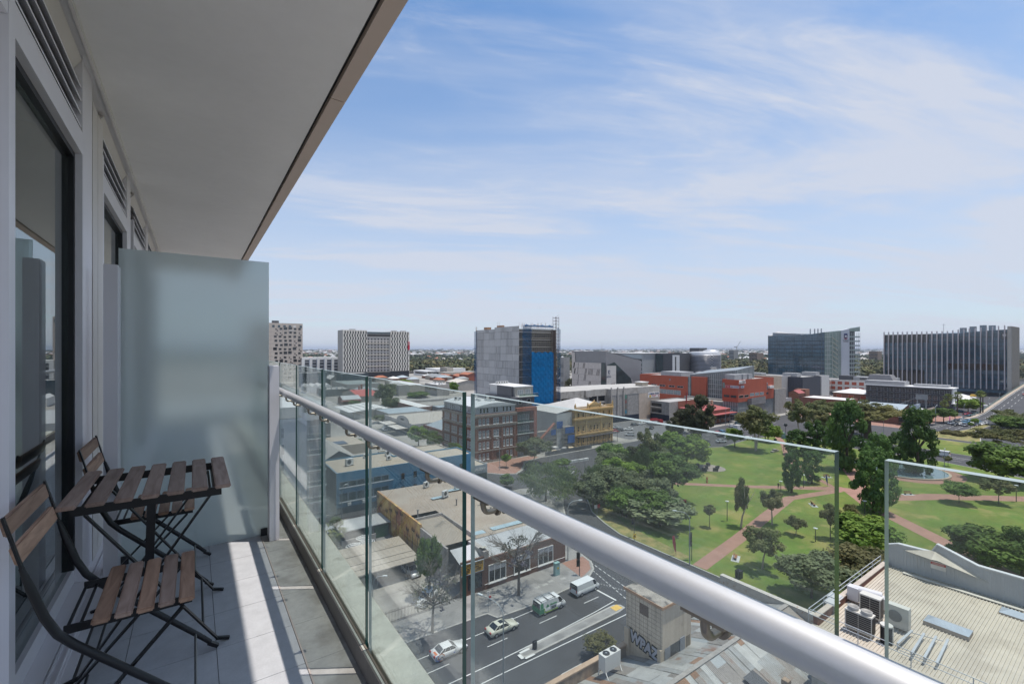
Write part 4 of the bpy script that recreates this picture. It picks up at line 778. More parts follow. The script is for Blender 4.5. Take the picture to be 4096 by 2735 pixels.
stone_ = M('hotel_stone', (.56, .38, .19), .85, streak=.18, patch=((.33, .26, .17), .7, .5, .7)); conc = MC['conc']; wht = MC['white_paint']; tin = M('tin_roof', (.44, .45, .45), .5, .0, var=.10, vs=.3, corr=('X', .25, .03)); tinY = M('tin_roof_y', (.40, .41, .42), .5, .0, var=.10, vs=.3, corr=('Y', .25, .03)); tinw = M('white_roof', (.66, .65, .63), .55, var=.07, vs=.2); flat = M('flat_roof', (.36, .35, .335), .85, var=.12, vs=.25); beigeroof = M('beige_roof', (.40, .33, .26), .7, var=.08, vs=.2, corr=('Y', .3, .03))
bluer = M('blue_grey_roof', (.33, .38, .41), .5, var=.08, vs=.2); terr = M('terracotta', (.34, .13, .075), .85, var=.15); redw = M('red_render', (.42, .10, .055), .75, var=.08, vs=.3, streak=.1); blockw = M('concrete_block', (.40, .38, .35), .9, brick=(.6, .3, (.24, .23, .22), .02), streak=.15); dkgrey = M('dark_grey_wall', (.085, .087, .095), .7); cladg = M('grey_cladding', (.30, .295, .29), .6, corr=('X', .5, .05), var=.06)
# ------------------------------------------------------------------ brown brick warehouse with grey attic storey
X0, Y0, X1, Y1 = 79.6, 136.0, 97, 161.5
t = thing('brick_warehouse', 'brown brick four storey warehouse with a grey added storey and pale roof', 'building', (X0, Y0, .1))
walls(t, rect(X0, Y0, X1, Y1), .1, 17.2, BR, flat, .3)
g_ = M('zinc_grey', (.36, .37, .385), .5, var=.05); b = MB(); b.box(X0+.5, Y0+.5, 17.0, X1-.3, Y1-.5, 19.7); b.build('attic_storey', g_, t)
b = MB(); n = 10
for i in range(n):
    u0, u1 = X0+.1+(X1-X0-.2)*i/n, X0+.1+(X1-X0-.2)*(i+1)/n; z = lambda k: 19.75+1.1*math.sin(math.pi*k/n)
    b.quad((u0, Y0+.1, z(i)), (u1, Y0+.1, z(i+1)), (u1, Y1-.2, z(i+1)), (u0, Y1-.2, z(i))); b.quad((u0, Y0+.1, 19.5), (u1, Y0+.1, 19.5), (u1, Y0+.1, z(i+1)), (u0, Y0+.1, z(i)))
b.quad((X0+.1, Y1-.2, 19.5), (X0+.1, Y0+.1, 19.5), (X0+.1, Y0+.1, 19.75), (X0+.1, Y1-.2, 19.75)); b.build('attic_roof', M('attic_roof', (.50, .51, .51), .5, var=.05), t)
for z0, z1, o in ((16.3, 17.0, .45), (15.9, 16.3, .2), (12.9, 13.35, .35), (12.3, 12.9, .12), (8.3, 8.7, .15), (4.1, 4.5, .3), (.1, .9, .12)): band(t, 'cornice', M('cornice_stone', (.34, .29, .25), .8, streak=.2), X0, Y0, X1, Y1, z0, z1, o)
for x in (79.9, 86.4, 90.6, 96.2): bx(t, 'pilaster', BR, x-.45, Y0-.22, .9, x+.45, Y0-.001, 12.2)
for y in (136.6, 142.5, 148.6, 154.4, 160.6): bx(t, 'pilaster', BR, X0-.22, y-.45, .9, X0-.001, y+.45, 12.2)
colsE = (81.4, 83.0, 84.6, 87.4, 88.7, 91.4, 93.0, 94.6)
for z, h in ((13.45, 2.2), (9.0, 2.4), (5.1, 2.3)): wrow(t, 'E', Y0, colsE, z, h=h, w=1.0, mf=MC['frame_white'], mg=MC['glass_pale'], ny=2, fr=.08, sill=True, dz=.08)
wrow(t, 'E', Y0, (81.4, 83, 84.6), 1.3, .9, 2.1, mf=MC['frame_white'], mg=MC['glass_pale'], ny=2, sill=True); wrow(t, 'E', Y0, (93, 94.6), 1.3, .9, 2.1, mf=MC['frame_white'], mg=MC['glass_pale'], ny=2, sill=True)
colsS = [y for c in (139.6, 145.6, 151.6, 157.5) for y in (c-1.5, c, c+1.5)]
for z in (13.45, 9.0, 5.1, 1.3): wrow(t, 'S', X0, colsS, z, .9, 2.3, mf=MC['frame_white'], mg=MC['glass_pale'], ny=2, sill=True)
wrow(t, 'E', Y0+.5, (82, 83.4, 84.8, 87.6, 88.8, 91.6, 93.1, 94.6), 17.5, .9, 1.7, mf=MC['frame_white'], mg=MC['glass_dark'], ny=2); wrow(t, 'S', X0+.5, [y for c in (140.6, 146, 154) for y in (c-1.3, c, c+1.3)]+[158.6, 159.8], 17.5, .8, 1.7, mf=MC['frame_white'], ny=2)
bx(t, 'door', M('door_brown', (.08, .06, .055), .5), 88.3, Y0-.06, .12, 89.6, Y0-.001, 3.2)
for i, (x, y) in enumerate(((82.6, 156), (83.5, 154.5), (84.2, 152.6), (86.6, 147), (86.2, 144.5), (88.6, 143.5), (88.8, 141.6), (90.2, 141.5), (92, 157), (94.5, 152))): ac(x, y, 20.35, i*.4, 1.3)
# attached apartment wing: red frame with balconies, dark upper storey, pale box on top
t = thing('apartment_wing', 'red framed apartment wing with glass balconies and a pale boxed top floor', 'building', (97, 136, .1)); rf = M('red_frame', (.30, .11, .07), .8, streak=.1)
b = MB(); b.box(97.02, 138.4, .1, 106, 158, 19.2); b.build('wall', M('recess_grey', (.20, .20, .205), .7), t); b = MB(); b.box(97.03, Y0-.3, 16.9, 106.3, 138.38, 18.2); b.box(104.9, Y0-.3, .12, 106.3, 138.38, 16.9); b.box(97.03, Y0-.1, .12, 97.3, 138.38, 16.9); b.build('frame', rf, t)
bw = M('balcony_edge', (.52, .51, .48), .7); gb = glass_mat('balcony_glass', (.72, .80, .78), .06)
for z in (4.3, 8.45, 12.6):
    bx(t, 'balcony_slab', bw, 97.32, Y0-.35, z, 104.88, 138.35, z+.25); bx(t, 'balcony_glass', gb, 97.34, Y0-.32, z+.26, 104.86, Y0-.30, z+1.25); bx(t, 'balcony_rail', bw, 97.34, Y0-.34, z+1.25, 104.86, Y0-.28, z+1.31)
for z in (.3, 4.6, 8.75, 12.9): wrow(t, 'E', 138.4, (99, 101.6), z, 2.2, 2.5, mf=MC['frame_white'], mg=MC['glass_pale'], nx=2); wrow(t, 'E', 138.4, (103.8,), z, 1.2, 2.3, mf=MC['frame_white'], mg=MC['glass_pale'])
bx(t, 'dark_storey', dkgrey, 97.1, 137.2, 19.21, 106.2, 158, 21.9); wrow(t, 'E', 137.2, (99.5, 103.5), 19.3, 1.6, 1.9, mf=MC['frame_white'])
pg = M('pale_cladding', (.47, .465, .455), .6, var=.06); b = MB(); b.box(98.7, 140, 21.91, 107.2, 157, 25.5); b.build('top_floor', pg, t); b = MB(); b.box(98.4, 139.7, 25.5, 107.6, 157.3, 25.8); b.build('top_roof', tinw, t); b = MB(); b.box(98.8, 139.6, 22.2, 107.4, 139.99, 25.49); b.build('screen_wall', M('ribbed_screen', (.27, .265, .245), .6, corr=('X', .4, .05)), t)
wrow(t, 'E', 139.6, (101.4, 104.9), 22.4, 2.6, 2.1, mf=MC['frame_white'], mg=MC['glass_pale'], nx=3); bx(t, 'balcony_slab', bw, 98.9, 136.8, 21.92, 107.9, 139.58, 22.15); bx(t, 'balcony_glass', gb, 98.9, 136.82, 22.16, 107.9, 136.85, 23.2); bx(t, 'balcony_rail', bw, 98.9, 136.8, 23.2, 107.9, 136.87, 23.27)
for i in range(5): ac(100.2+1.2*i, 154, 25.8, 0, 1.1)
bx(t, 'rear_fin', dkgrey, 97.6, 140.2, 21.95, 98.6, 150, 25.7)
# ------------------------------------------------------------------ concrete tower under construction, with scaffold and blue mesh
X0, Y0 = 120.0, 166.5
tw = thing('unfinished_tower', 'tall bare concrete tower under construction wrapped in blue mesh on its right side', 'building', (X0, Y0, .1))
pc_ = M('precast', (.50, .49, .485), .85, var=.05, vs=.2, streak=.12); pr = random.Random(3)
b = MB(); b.box(X0+.3, Y0+.3, .1, 141.5, 204.5, 49.0); b.build('core_wall', M('core_concrete', (.14, .135, .13), .9), tw)
ys = [166.5+5.05*i for i in range(7)]+[204.8]
b = MB()
for i in range(7):
    z = .1
    for k in range(16):
        z1 = .1+3.42*(k+1); z1 = min(z1, 50.4 if i < 4 else 49.6); y0, y1 = ys[i], ys[i+1]
        if z1-z < .3: continue
        b.box(X0+pr.uniform(-.03, .03), y0+.05, z+.05, X0+.28, y1-.05, z1-.05)
        if pr.random() < .5:
            u = y0+.4
            while u < y1-.5: b.box(X0-.09, u, z+.07, X0-.031, u+.07, z1-.07); u += pr.choice((.35, .5, .9))
        z = z1
b.build('precast_panel_wall', pc_, tw); b = MB(); b.box(X0+.29, Y0+.25, .1, X0+.31, 204.8, 49.4); b.build('joint', MC['frame_dark'], tw)
for k in range(14): bx(tw, 'floor_slab', pc_, X0+.4, Y0-.25, 3.4*(k+1)-.12, 139.5, Y0+.31, 3.4*(k+1)+.18) if k > 0 else None
sc = thing('scaffold', 'steel scaffolding draped in bright blue mesh on the front of the concrete tower', 'scaffolding', (X0+1, Y0-2, .1)); st_ = M('scaffold_tube', (.36, .33, .30), .5, .5); bm_ = bpy.data.materials.new('blue_mesh'); bm_.use_nodes = True; N = bm_.node_tree.nodes; L = bm_.node_tree.links; N.clear()
def mesh_sheet(m, alpha, c):
    N = m.node_tree.nodes; L = m.node_tree.links; N.clear(); o = N.new('ShaderNodeOutputMaterial'); t1 = N.new('ShaderNodeBsdfTransparent'); d = N.new('ShaderNodeBsdfDiffuse'); t2 = N.new('ShaderNodeBsdfTranslucent'); d.inputs[0].default_value = (*c, 1); t2.inputs[0].default_value = (*c, 1); a = N.new('ShaderNodeMixShader'); a.inputs[0].default_value = .3; L.new(d.outputs[0], a.inputs[1]); L.new(t2.outputs[0], a.inputs[2])
    n = N.new('ShaderNodeTexNoise'); n.inputs['Scale'].default_value = .5; n.inputs['Detail'].default_value = 5; tc = N.new('ShaderNodeTexCoord'); mp = N.new('ShaderNodeMapping'); mp.inputs['Scale'].default_value = (.4, .4, 1.6); L.new(tc.outputs['Object'], mp.inputs[0]); L.new(mp.outputs[0], n.inputs['Vector']); r = N.new('ShaderNodeMapRange'); L.new(n.outputs[0], r.inputs[0]); r.inputs[1].default_value = .3; r.inputs[2].default_value = .7; r.inputs[3].default_value = alpha-.18; r.inputs[4].default_value = min(1, alpha+.14)
    b_ = N.new('ShaderNodeMixShader'); L.new(r.outputs[0], b_.inputs[0]); L.new(t1.outputs[0], b_.inputs[1]); L.new(a.outputs[0], b_.inputs[2]); L.new(b_.outputs[0], o.inputs[0])
mesh_sheet(bm_, .88, (.014, .19, .46)); bm2 = bpy.data.materials.new('blue_mesh_thin'); bm2.use_nodes = True; mesh_sheet(bm2, .52, (.02, .10, .22))
SX0, SX1, SY = 120.2, 137.6, 163.6
b = MB()
for i in range(9): x = SX0+(SX1-SX0)*i/8; b.tube([(x, SY, .1), (x, SY, 51+pr.uniform(0, 1.2))], .05, 5); b.tube([(x, SY+1.3, .1), (x, SY+1.3, 50.6)], .05, 5)
for k in range(25):
    z = 2.05*k+2
    if z < 51: b.tube([(SX0, SY, z), (SX1, SY, z)], .045, 5); b.tube([(SX0, SY, z-1), (SX1, SY, z-1)], .035, 5)
for k in range(12): z = 4.1*k+2; b.tube([(SX0+4.4, SY-.06, z), (SX0+6.4, SY-.06, min(51, z+4.1))], .04, 5); b.tube([(SX1-2, SY-.06, min(51, z+4.1)), (SX1, SY-.06, z)], .04, 5)
b.build('tube_frame', st_, sc); b = MB()
for k in range(24):
    z = 2.05*k+2
    if z < 50.5: b.box(SX0, SY+.1, z-.09, SX1, SY+1.2, z-.03)
b.build('plank', M('plank_grey', (.40, .37, .32), .8), sc)
def drape(x0, x1, z0, z1, y, mat, parent, n=14):
    b = MB(); k = 30; g = random.Random(int(x0*10+z0))
    for i in range(n):
        for j in range(k):
            f = lambda ii, jj: (x0+(x1-x0)*ii/n, y+.16*math.sin(ii*1.7+jj*.9)*math.sin(jj*1.45)+.08*math.sin(ii*3.1), z0+(z1-z0)*jj/k+(.35*math.sin(ii*1.3) if jj == k else 0))
            b.add([f(i, j), f(i+1, j), f(i+1, j+1), f(i, j+1)], [(0, 1, 2, 3)], 0, True)
    return b.build('mesh_sheet', mat, parent)
drape(124.9, 137.8, 6.2, 38.4, SY-.22, bm_, sc, 18); drape(119.9, 124.9, 24, 50.4, SY-.2, bm2, sc, 7); drape(121, 125, 5, 24, SY-.2, bm2, sc, 7); drape(121, 137.6, 49.9, 50.7, SY-.25, bm_, sc, 18); drape(140.9, 143.2, 6, 49.6, SY+1, bm2, sc, 4)
b = MB(); b.quad((X0-.6, 205.3, .1), (X0-.4, 203.2, .1), (X0-.4, 203.2, 49.0), (X0-.6, 205.3, 49.0)); b.build('mesh_sheet', bm2, sc)
b = MB()
for (x, y) in ((138.5, 162.8), (140.6, 162.8), (138.5, 164.6), (140.6, 164.6)): b.tube([(x, y, .1), (x, y, 55.1)], .09, 5)
for k in range(37):
    z = .5+1.5*k
    for p, q in (((138.5, 162.8), (140.6, 162.8)), ((138.5, 164.6), (140.6, 164.6)), ((138.5, 162.8), (138.5, 164.6)), ((140.6, 162.8), (140.6, 164.6))): b.tube([(*p, z), (*q, z)], .055, 4)
    b.tube([(138.5, 162.8, z), (140.6, 162.8, z+1.5)], .045, 4)
tag(b.build('hoist_mast', M('hoist_dark', (.11, .085, .08), .6, .3)), 'dark lattice hoist mast rising above the blue meshed scaffold', 'hoist')
bx(sc, 'hoist_infill', M('hoist_back', (.10, .075, .065), .8), 138.2, 165.2, .2, 140.9, 165.5, 49)
b = MB()
for i in range(26): x = 120+pr.uniform(0, 22); b.tube([(x, 166+pr.uniform(-1, 1), 49.5), (x, 166.2, 50.6+pr.uniform(.4, 1.6))], .05, 4)
for y in (183, 184.6): b.tube([(120.3, y, 50), (120.3, y, 53)], .05, 4)
for i in range(5): y = 204.6-pr.uniform(0, 3); b.tube([(120, y, 49), (120, y, 51.3)], .05, 4)
b.box(120.6, 181, 50.0, 122, 185.5, 51.2); b.box(121.5, 196, 49.4, 124, 199, 50.9); b.build('edge_stand', M('timber_form', (.42, .24, .14), .8), sc)
# lower gantry in front of the tower
lg = thing('scaffold_gantry', 'lower tangle of scaffold platforms with blue panels at the foot of the tower', 'scaffolding', (110, 140, .1)); b = MB(); p_ = MB()
for (x0, x1, y, z1, stp) in ((106.8, 118, 138, 9.5, 1.6), (118, 126.3, 138.6, 11.5, 1.7), (121, 126.4, 136.6, 9.6, 1.5)):
    n = int((x1-x0)/1.5)
    for i in range(n+1): x = x0+(x1-x0)*i/n; b.tube([(x, y, .1), (x, y, z1)], .05, 5); b.tube([(x, y+1.5, .1), (x, y+1.5, z1)], .05, 5)
    z = stp
    while z < z1: b.tube([(x0, y, z), (x1, y, z)], .05, 5); b.tube([(x0, y+1.5, z), (x1, y+1.5, z)], .05, 5); p_.box(x0, y+.1, z-.2, x1, y+1.4, z-.12); z += stp
    for i in range(3): b.tube([(x0+i*2.2, y-.05, .4), (x0+2+i*2.2, y-.05, z1-.5)], .045, 4)
b.build('tube_frame', st_, lg); p_.build('plank', MC['plank_grey'], lg); bb = M('blue_panel', (.03, .10, .28), .7)
for (x0, x1, z0, z1, y) in ((118.4, 121.6, 8.2, 11, 138.45), (121.2, 125.9, 6.2, 8.6, 136.5), (122.5, 126.2, 2.2, 5.4, 136.5), (115, 117.5, 6, 8.2, 137.9)): bx(lg, 'panel', bb, x0, y-.05, z0, x1, y, z1)
b = MB(); b.bar((109.5, 137.6, 5.2), (116.8, 137.9, 10.6), 1.0, .5); b.build('chute', M('rusty_red', (.28, .12, .08), .7), lg)
# building site hoarding and stacks
b = MB(); b.box(107, 131.6, .13, 131, 131.7, 1.5); b.box(107, 131.6, 1.5, 131, 131.8, 1.6); tag(b.build('site_fence', M('fence_mesh', (.12, .12, .12), .7)), 'low dark site fence at the kerb in front of the scaffold', 'fence')
for i, (x, y, w, d, h, c) in enumerate(((113, 134, 3, 1.6, 1.0, (.45, .36, .25)), (118, 133.6, 2.4, 1.4, 1.6, (.33, .32, .31)), (122.5, 134.4, 3.6, 2, .9, (.48, .38, .25)), (115.5, 136, 2, 2, 1.8, (.55, .54, .52)), (126, 133.4, 2.4, 1.6, .8, (.4, .31, .2)))):
    b = MB(); n = 4
    for k in range(n): b.box(-w/2, -d/2, .13+h*k/n, w/2, d/2, .13+h*(k+.8)/n)
    o = b.build('material_stack', M('stack%d' % i, c, .8)); o.location = (x, y, 0); o.rotation_euler = (0, 0, i*.5); tag(o, 'stack of building boards and timber inside the site fence below the scaffold', 'building material', 'material stacks on the building site')
b = MB()
for k in range(4): b.box(107.2+2.3*k, 118.7-.14*k, .01, 109.4+2.3*k, 119.3-.14*k, .85)
tag(b.build('road_barrier', MC['line_white']), 'row of white plastic road barriers in front of the building site', 'barrier')
# ------------------------------------------------------------------ ornate hotel
X0, Y0, X1, Y1 = 126.9, 137.2, 149.3, 152
t = thing('ornate_hotel', 'ornate golden stone three storey hotel with balustraded parapet and central pediment', 'building', (X0, Y0, .1))
walls(t, rect(X0, Y0, X1, Y1), .1, 15.1, stone_, flat, .6); tr_ = M('hotel_trim', (.60, .41, .19), .8, streak=.15)
for z0, z1, o in ((14.6, 15.15, .55), (14.1, 14.6, .25), (10.9, 11.5, .5), (10.4, 10.9, .2), (9.0, 9.3, .2), (4.6, 5.1, .4)): band(t, 'cornice', tr_, X0, Y0, X1, Y0+1, z0, z1, o)
b = MB(); b.box(X0, Y0-.2, 15.16, X1, Y0+.1, 15.35); b.box(X0, Y0-.2, 16.0, X1, Y0+.1, 16.2)
for i in range(56): x = X0+.2+(X1-X0-.4)*i/55; b.box(x-.08, Y0-.12, 15.35, x+.08, Y0+.02, 16.0)
b.build('balustrade', tr_, t); 
for x in (X0+.3, 134.3, 141.6, X1-.3): b = MB(); b.box(x-.35, Y0-.28, 15.16, x+.35, Y0+.2, 16.9); b.lathe([(.3, 0), (.36, .2), (.15, .4), (.22, .6), (.02, .85)], 10, 0, (x, Y0-.05, 16.9)); b.build('parapet_pier', tr_, t)
b = MB(); b.prism([(135.2, Y0-.3), (140.8, Y0-.3), (140.8, Y0+.3), (135.2, Y0+.3)], 15.16, 16.6); b.add([(134.8, Y0-.4, 16.6), (141.2, Y0-.4, 16.6), (138, Y0-.4, 18.1), (134.8, Y0+.4, 16.6), (141.2, Y0+.4, 16.6), (138, Y0+.4, 18.1)], [(0, 1, 2), (5, 4, 3), (0, 2, 5, 3), (1, 4, 5, 2), (0, 3, 4, 1)]); b.lathe([(.25, 0), (.3, .2), (.05, .7)], 10, 0, (138, Y0, 18.0)); b.build('pediment', tr_, t)
for z, h in ((11.9, 1.8), (6.0, 2.3), (1.2, 2.6)): wrow(t, 'E', Y0, (129, 131.6, 136, 138, 140, 143.6, 147), z, 1.0, h, mf=tr_, mg=MC['glass_dark'], ny=2, fr=.14, sill=True, dz=.14)
for x in (127.4, 133.4, 142, 148.8): bx(t, 'pilaster', tr_, x-.35, Y0-.18, 5.2, x+.35, Y0-.001, 10.3); bx(t, 'pilaster', tr_, x-.35, Y0-.18, 11.6, x+.35, Y0-.001, 14.0)
wrow(t, 'S', X0, (139.5, 142, 145), 6, .9, 2, mf=tr_); hip(t, X0+.6, Y0+1.2, X1-.6, Y1+6, 15.0, 3.4, M('hotel_roof', (.46, .45, .43), .6, var=.08), .2)
bx(t, 'rear_wing', blockw, X0+.2, Y1+.02, .1, X1-2, Y1+9, 14.9); b = MB(); b.quad((118.5, 138.5, 14.2), (126.8, 138.5, 15.4), (126.8, 158, 15.4), (118.5, 158, 14.2)); b.box(118.6, 138.6, .1, 126.7, 158, 14.1); b.build('side_roof', M('hotel_roof', (0, 0, 0)), t); bx(t, 'verandah', M('dark_iron', (.05, .045, .045), .6), X0, Y0-3, 4.0, X1+1, Y0-.6, 4.25)
for x in (128, 131.5, 135, 138.5, 142, 145.5, 149): bx(t, 'verandah_post', MC['dark_iron'], x-.06, Y0-2.9, .12, x+.06, Y0-2.78, 4.0)
b = MB(); b.box(138.2, 168, .1, 142, 172, 17.6); tag(b.build('brick_shed', BRL), 'small orange brick block between the tower and the car park', 'building')
# ------------------------------------------------------------------ car park building
t = thing('car_park', 'long grey concrete car park building with a cream wall sign', 'building', (183, 170, .1)); cpk = M('car_park_concrete', (.46, .43, .39), .9, streak=.2, patch=((.28, .25, .22), .4, .5, .7)); deck = M('car_park_deck', (.40, .385, .36), .85, var=.08, vs=.2)
b = MB(); b.prism([(150, 172.5), (166, 172.0), (166, 170.8), (170, 170.6), (170, 172.6), (183, 172.6), (183, 169.6), (224.3, 169.6), (224.3, 190), (190, 196), (150, 196)], 14.9, 18.4, 0, 1); b.build('roof_deck', [cpk, deck], t)
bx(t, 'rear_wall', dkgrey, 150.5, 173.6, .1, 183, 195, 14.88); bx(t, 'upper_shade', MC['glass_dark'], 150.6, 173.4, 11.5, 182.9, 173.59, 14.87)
for z in (3.4, 7.2, 11): bx(t, 'floor_edge', cpk, 150.2, 172.7, z, 182.95, 173.38, z+.9)
for x in (150.2, 157, 163, 169.4, 176, 182.3): bx(t, 'column', cpk, x, 172.68, .1, x+.6, 173.37, 14.88)
bx(t, 'block_wall', blockw, 161.5, 171.6, 8, 169, 172.66, 14.88); bx(t, 'stair_wall', blockw, 183.02, 169.7, 3.4, 205.9, 189, 14.88); bx(t, 'painted_base', M('navy_paint', (.025, .035, .055), .6), 183.0, 169.66, .1, 206, 188.9, 3.39)
for x in (183.3, 188.3, 193.1): bx(t, 'rib', cpk, x-.35, 169.2, 3.4, x+.35, 169.69, 19.2)
bx(t, 'louvre_strip', M('old_window', (.16, .17, .16), .5), 193.6, 169.6, 3.5, 196.4, 169.69, 14.8)
for z, c in ((4.5, (.06, .22, .30)), (7.2, (.2, .16, .13)), (10, (.26, .12, .10)), (12.8, (.10, .24, .18))): bx(t, 'window_panel', M('panel%d' % int(z), c, .5), 194.3, 169.53, z, 195.6, 169.595, z+1.8)
bx(t, 'sign_wall', M('cream_wall', (.50, .41, .33), .8, streak=.08), 206, 169.62, .1, 224.28, 189.9, 14.885); bx(t, 'lift_hut', M('hut_cream', (.44, .38, .30), .8), 213, 173, 18.41, 218, 178, 20.4); bx(t, 'hut_roof', tinw, 212.6, 172.6, 20.4, 218.4, 178.4, 20.75)
sg = bx(t, 'sign_board', M('sign_white', (.66, .63, .60), .7), 213.6, 169.5, 12.0, 223.9, 169.61, 15.0); nv = M('sign_navy', (.02, .035, .10), .6); rd = M('sign_red', (.45, .03, .04), .6)
b = MB(); b.box(183, 169.58, 14.9, 224.4, 169.6, 18.3); lettering('CAR PARK', 1.55, (219.7, 169.44, 14.05), 'E', nv, t, sx=1.1); lettering('LIGHT SQUARE', .55, (215.6, 169.44, 14.1), 'E', M('sign_blue', (.10, .14, .35), .6), t, sx=.8); lettering('OPEN 24 HOURS', .55, (219, 169.44, 13.05), 'E', rd, t, sx=1); lettering('7 DAYS', .4, (219, 169.44, 12.4), 'E', rd, t)
b = MB(); b.tube([(215.6, 169.49, 12.75), (215.6, 169.45, 12.75)], .8, 20); o = b.build('yellow_disc', M('sign_yellow', (.55, .36, .03), .6), t)
b = MB(); b.bar((222.9, 169.45, 12.2), (222.9, 169.45, 13.3), .5, .06, 0, (0, 1, 0)); b.build('red_diamond', rd, t)
# old concrete block and red corner pub
t = thing('concrete_annex', 'low bare concrete annex with open balconies beside the cream car park wall', 'building', (214, 154, .1)); walls(t, rect(214.6, 156, 240, 168.5), .1, 10.6, blockw, flat, .5)
for z in (4.2, 7.4): bx(t, 'opening', MC['glass_dark'], 214.5, 161, z, 214.59, 167.6, z+1.9); bx(t, 'ledge', cpk, 213.6, 160.8, z-.5, 214.58, 168.4, z)
bx(t, 'brick_side', BRL, 222.5, 155.8, 6.5, 240, 155.99, 10.6); bx(t, 'base', MC['navy_paint'], 214.5, 155.9, .1, 214.59, 168.5, 3.3)
t = thing('corner_pub', 'old red brick corner building with a red iron roof and verandah', 'building', (222, 140, .1)); walls(t, rect(222, 137.2, 243, 155), .1, 7.2, BRL, flat, .3); hip(t, 222, 137.2, 243, 155, 7.2, 2.6, M('red_iron', (.34, .09, .085), .6, var=.12, vs=.3), .3)
for (x, y) in ((227, 140), (231, 149), (238, 145)): bx(t, 'chimney', M('chimney_cream', (.45, .33, .22), .85), x-.5, y-.5, 7.6, x+.5, y+.5, 11.2)
bx(t, 'flue', M('flue_red', (.25, .05, .05), .5), 224.6, 152, 8, 225.1, 152.5, 16); bx(t, 'verandah_roof', M('red_iron', (0, 0, 0)), 222.5, 133.6, 5.2, 244.4, 137.1, 5.4); bx(t, 'verandah_floor', MC['dark_iron'], 222.5, 133.8, 3.2, 244.2, 137.1, 3.4)
for x in (223, 228, 233, 238, 244): bx(t, 'verandah_post', MC['dark_iron'], x-.08, 133.8, .12, x+.08, 133.95, 5.2)
wrow(t, 'E', 137.2, (225, 229, 233, 237, 241), 1.0, 1.1, 2.0, mf=MC['frame_white']); wrow(t, 'S', 222, (140, 144, 148, 152), 4, 1.0, 1.8, mf=MC['frame_white'])
# ------------------------------------------------------------------ red arts college
t = thing('arts_college', 'large red rendered arts college with a glazed atrium and corner letters', 'building', (248, 135.5, .1)); cg = M('atrium_glass', (.15, .17, .175), .15, var=.4, vs=.4, spec=.8); mull = M('atrium_frame', (.50, .51, .50), .5)
X0, Y0, X1, Y1 = 248.1, 135.5, 288.5, 144.8
walls(t, [(X0, Y0), (X1, Y0), (X1, 176), (268, 176), (268, Y1), (X0, Y1)], 10.2, 22.7, redw, flat, .7)
b = MB(); b.prism([(X0+.5, Y0+.5), (257.5, Y0+.5), (257.5, Y1-.3), (X0+.5, Y1-.3)], .1, 10.19); b.build('corner_glazing', cg, t)
b = MB()
for i in range(11): x = X0+.45+9*i/10; b.box(x-.07, Y0+.38, .12, x+.07, Y0+.49, 10.18)
for i in range(9): y = Y0+.5+8.3*i/8; b.box(X0+.38, y-.07, .12, X0+.49, y+.07, 10.18)
for z in (3.3, 6.5): b.box(X0+.4, Y0+.4, z, 257.5, Y0+.48, z+.14); b.box(X0+.4, Y0+.5, z, X0+.48, Y1-.3, z+.14)
b.box(X0-1.2, Y0-.6, 3.2, X0+.37, Y1-1, 3.45); b.build('glazing_frame', mull, t)
bx(t, 'lower_wall', blockw, 257.6, Y0+.4, .1, 272, 176, 9.9); bx(t, 'lower_glazing', cg, 272.1, Y0+.42, .1, 288.3, 170, 10.18); b = MB()
for i in range(22): x = 272.2+16*i/21; b.box(x-.05, Y0+.32, .1, x+.05, Y0+.41, 10.1)
b.build('glazing_frame', mull, t)
wrow(t, 'E', Y0, (251.2, 257.0), 12.6, 4.6, 1.4, mf=MC['frame_white']); wrow(t, 'S', X0, (138.2, 142.2), 12.6, 3.4, 1.3, mf=MC['frame_dark']); wrow(t, 'E', Y0, (263, 268.5, 274), 12.9, 4.6, 1.7, mf=MC['frame_white'], mg=MC['glass_pale'], nx=2); bx(t, 'side_glazing', M('green_glass', (.17, .24, .22), .2), X0-.05, 143.2, 17.6, X0-.005, 144.6, 20.8)
b = MB(); b.prism([(258, Y0-.02), (258.4, Y0-2.2), (272.6, Y0-2.6), (278.5, Y0-.02)], 8.4, [11.6, 12.2, 12.6, 11.4]); b.build('concrete_bay', M('board_concrete', (.27, .25, .24), .85, brick=(6, .35, (.2, .19, .18), .02)), t)
wrow(t, 'E', Y0, (280.5,), 15.6, .9, 4.2, mf=MC['frame_white'], ny=2); bx(t, 'balcony_box', M('sign_white', (.66, .63, .6)), 281.2, Y0-1.2, 16.4, 286.2, Y0-.01, 18.0); wrow(t, 'E', Y0, (280.6,), 12.9, 2.2, 1.2, mf=MC['frame_dark'])
for x in (252.5, 262, 268): bx(t, 'roof_plant', M('plant_grey', (.33, .33, .335), .6), x, 140, 22.1, x+(7.5 if x < 255 else 4), 146, 25.2)
bx(t, 'sign_board', M('sign_silver', (.52, .53, .56), .6), X0-.08, Y0-.1, 18.0, X0-.01, Y0+7.4, 19.4); bx(t, 'sign_board', M('sign_silver', (.5, .5, .5)), X0-.08, Y0-.18, 18.0, 254.2, Y0-.11, 19.4); bx(t, 'sign_panel', rd, X0-.12, Y0+4.6, 18.1, X0-.085, Y0+7.2, 19.3); bx(t, 'sign_panel', rd, X0+.3, Y0-.22, 18.1, X0+2.6, Y0-.185, 19.3)
lettering('College of the Arts', .62, (X0-.1, Y0+2.4, 18.7), 'S', nv, t); lettering('TafeSA', .62, (X0-.14, Y0+5.9, 18.7), 'S', MC['sign_white'], t, sx=.9); lettering('TafeSA', .55, (X0+1.45, Y0-.24, 18.7), 'E', MC['sign_white'], t, sx=.9); lettering('Arts', .6, (252.4, Y0-.2, 18.7), 'E', nv, t)
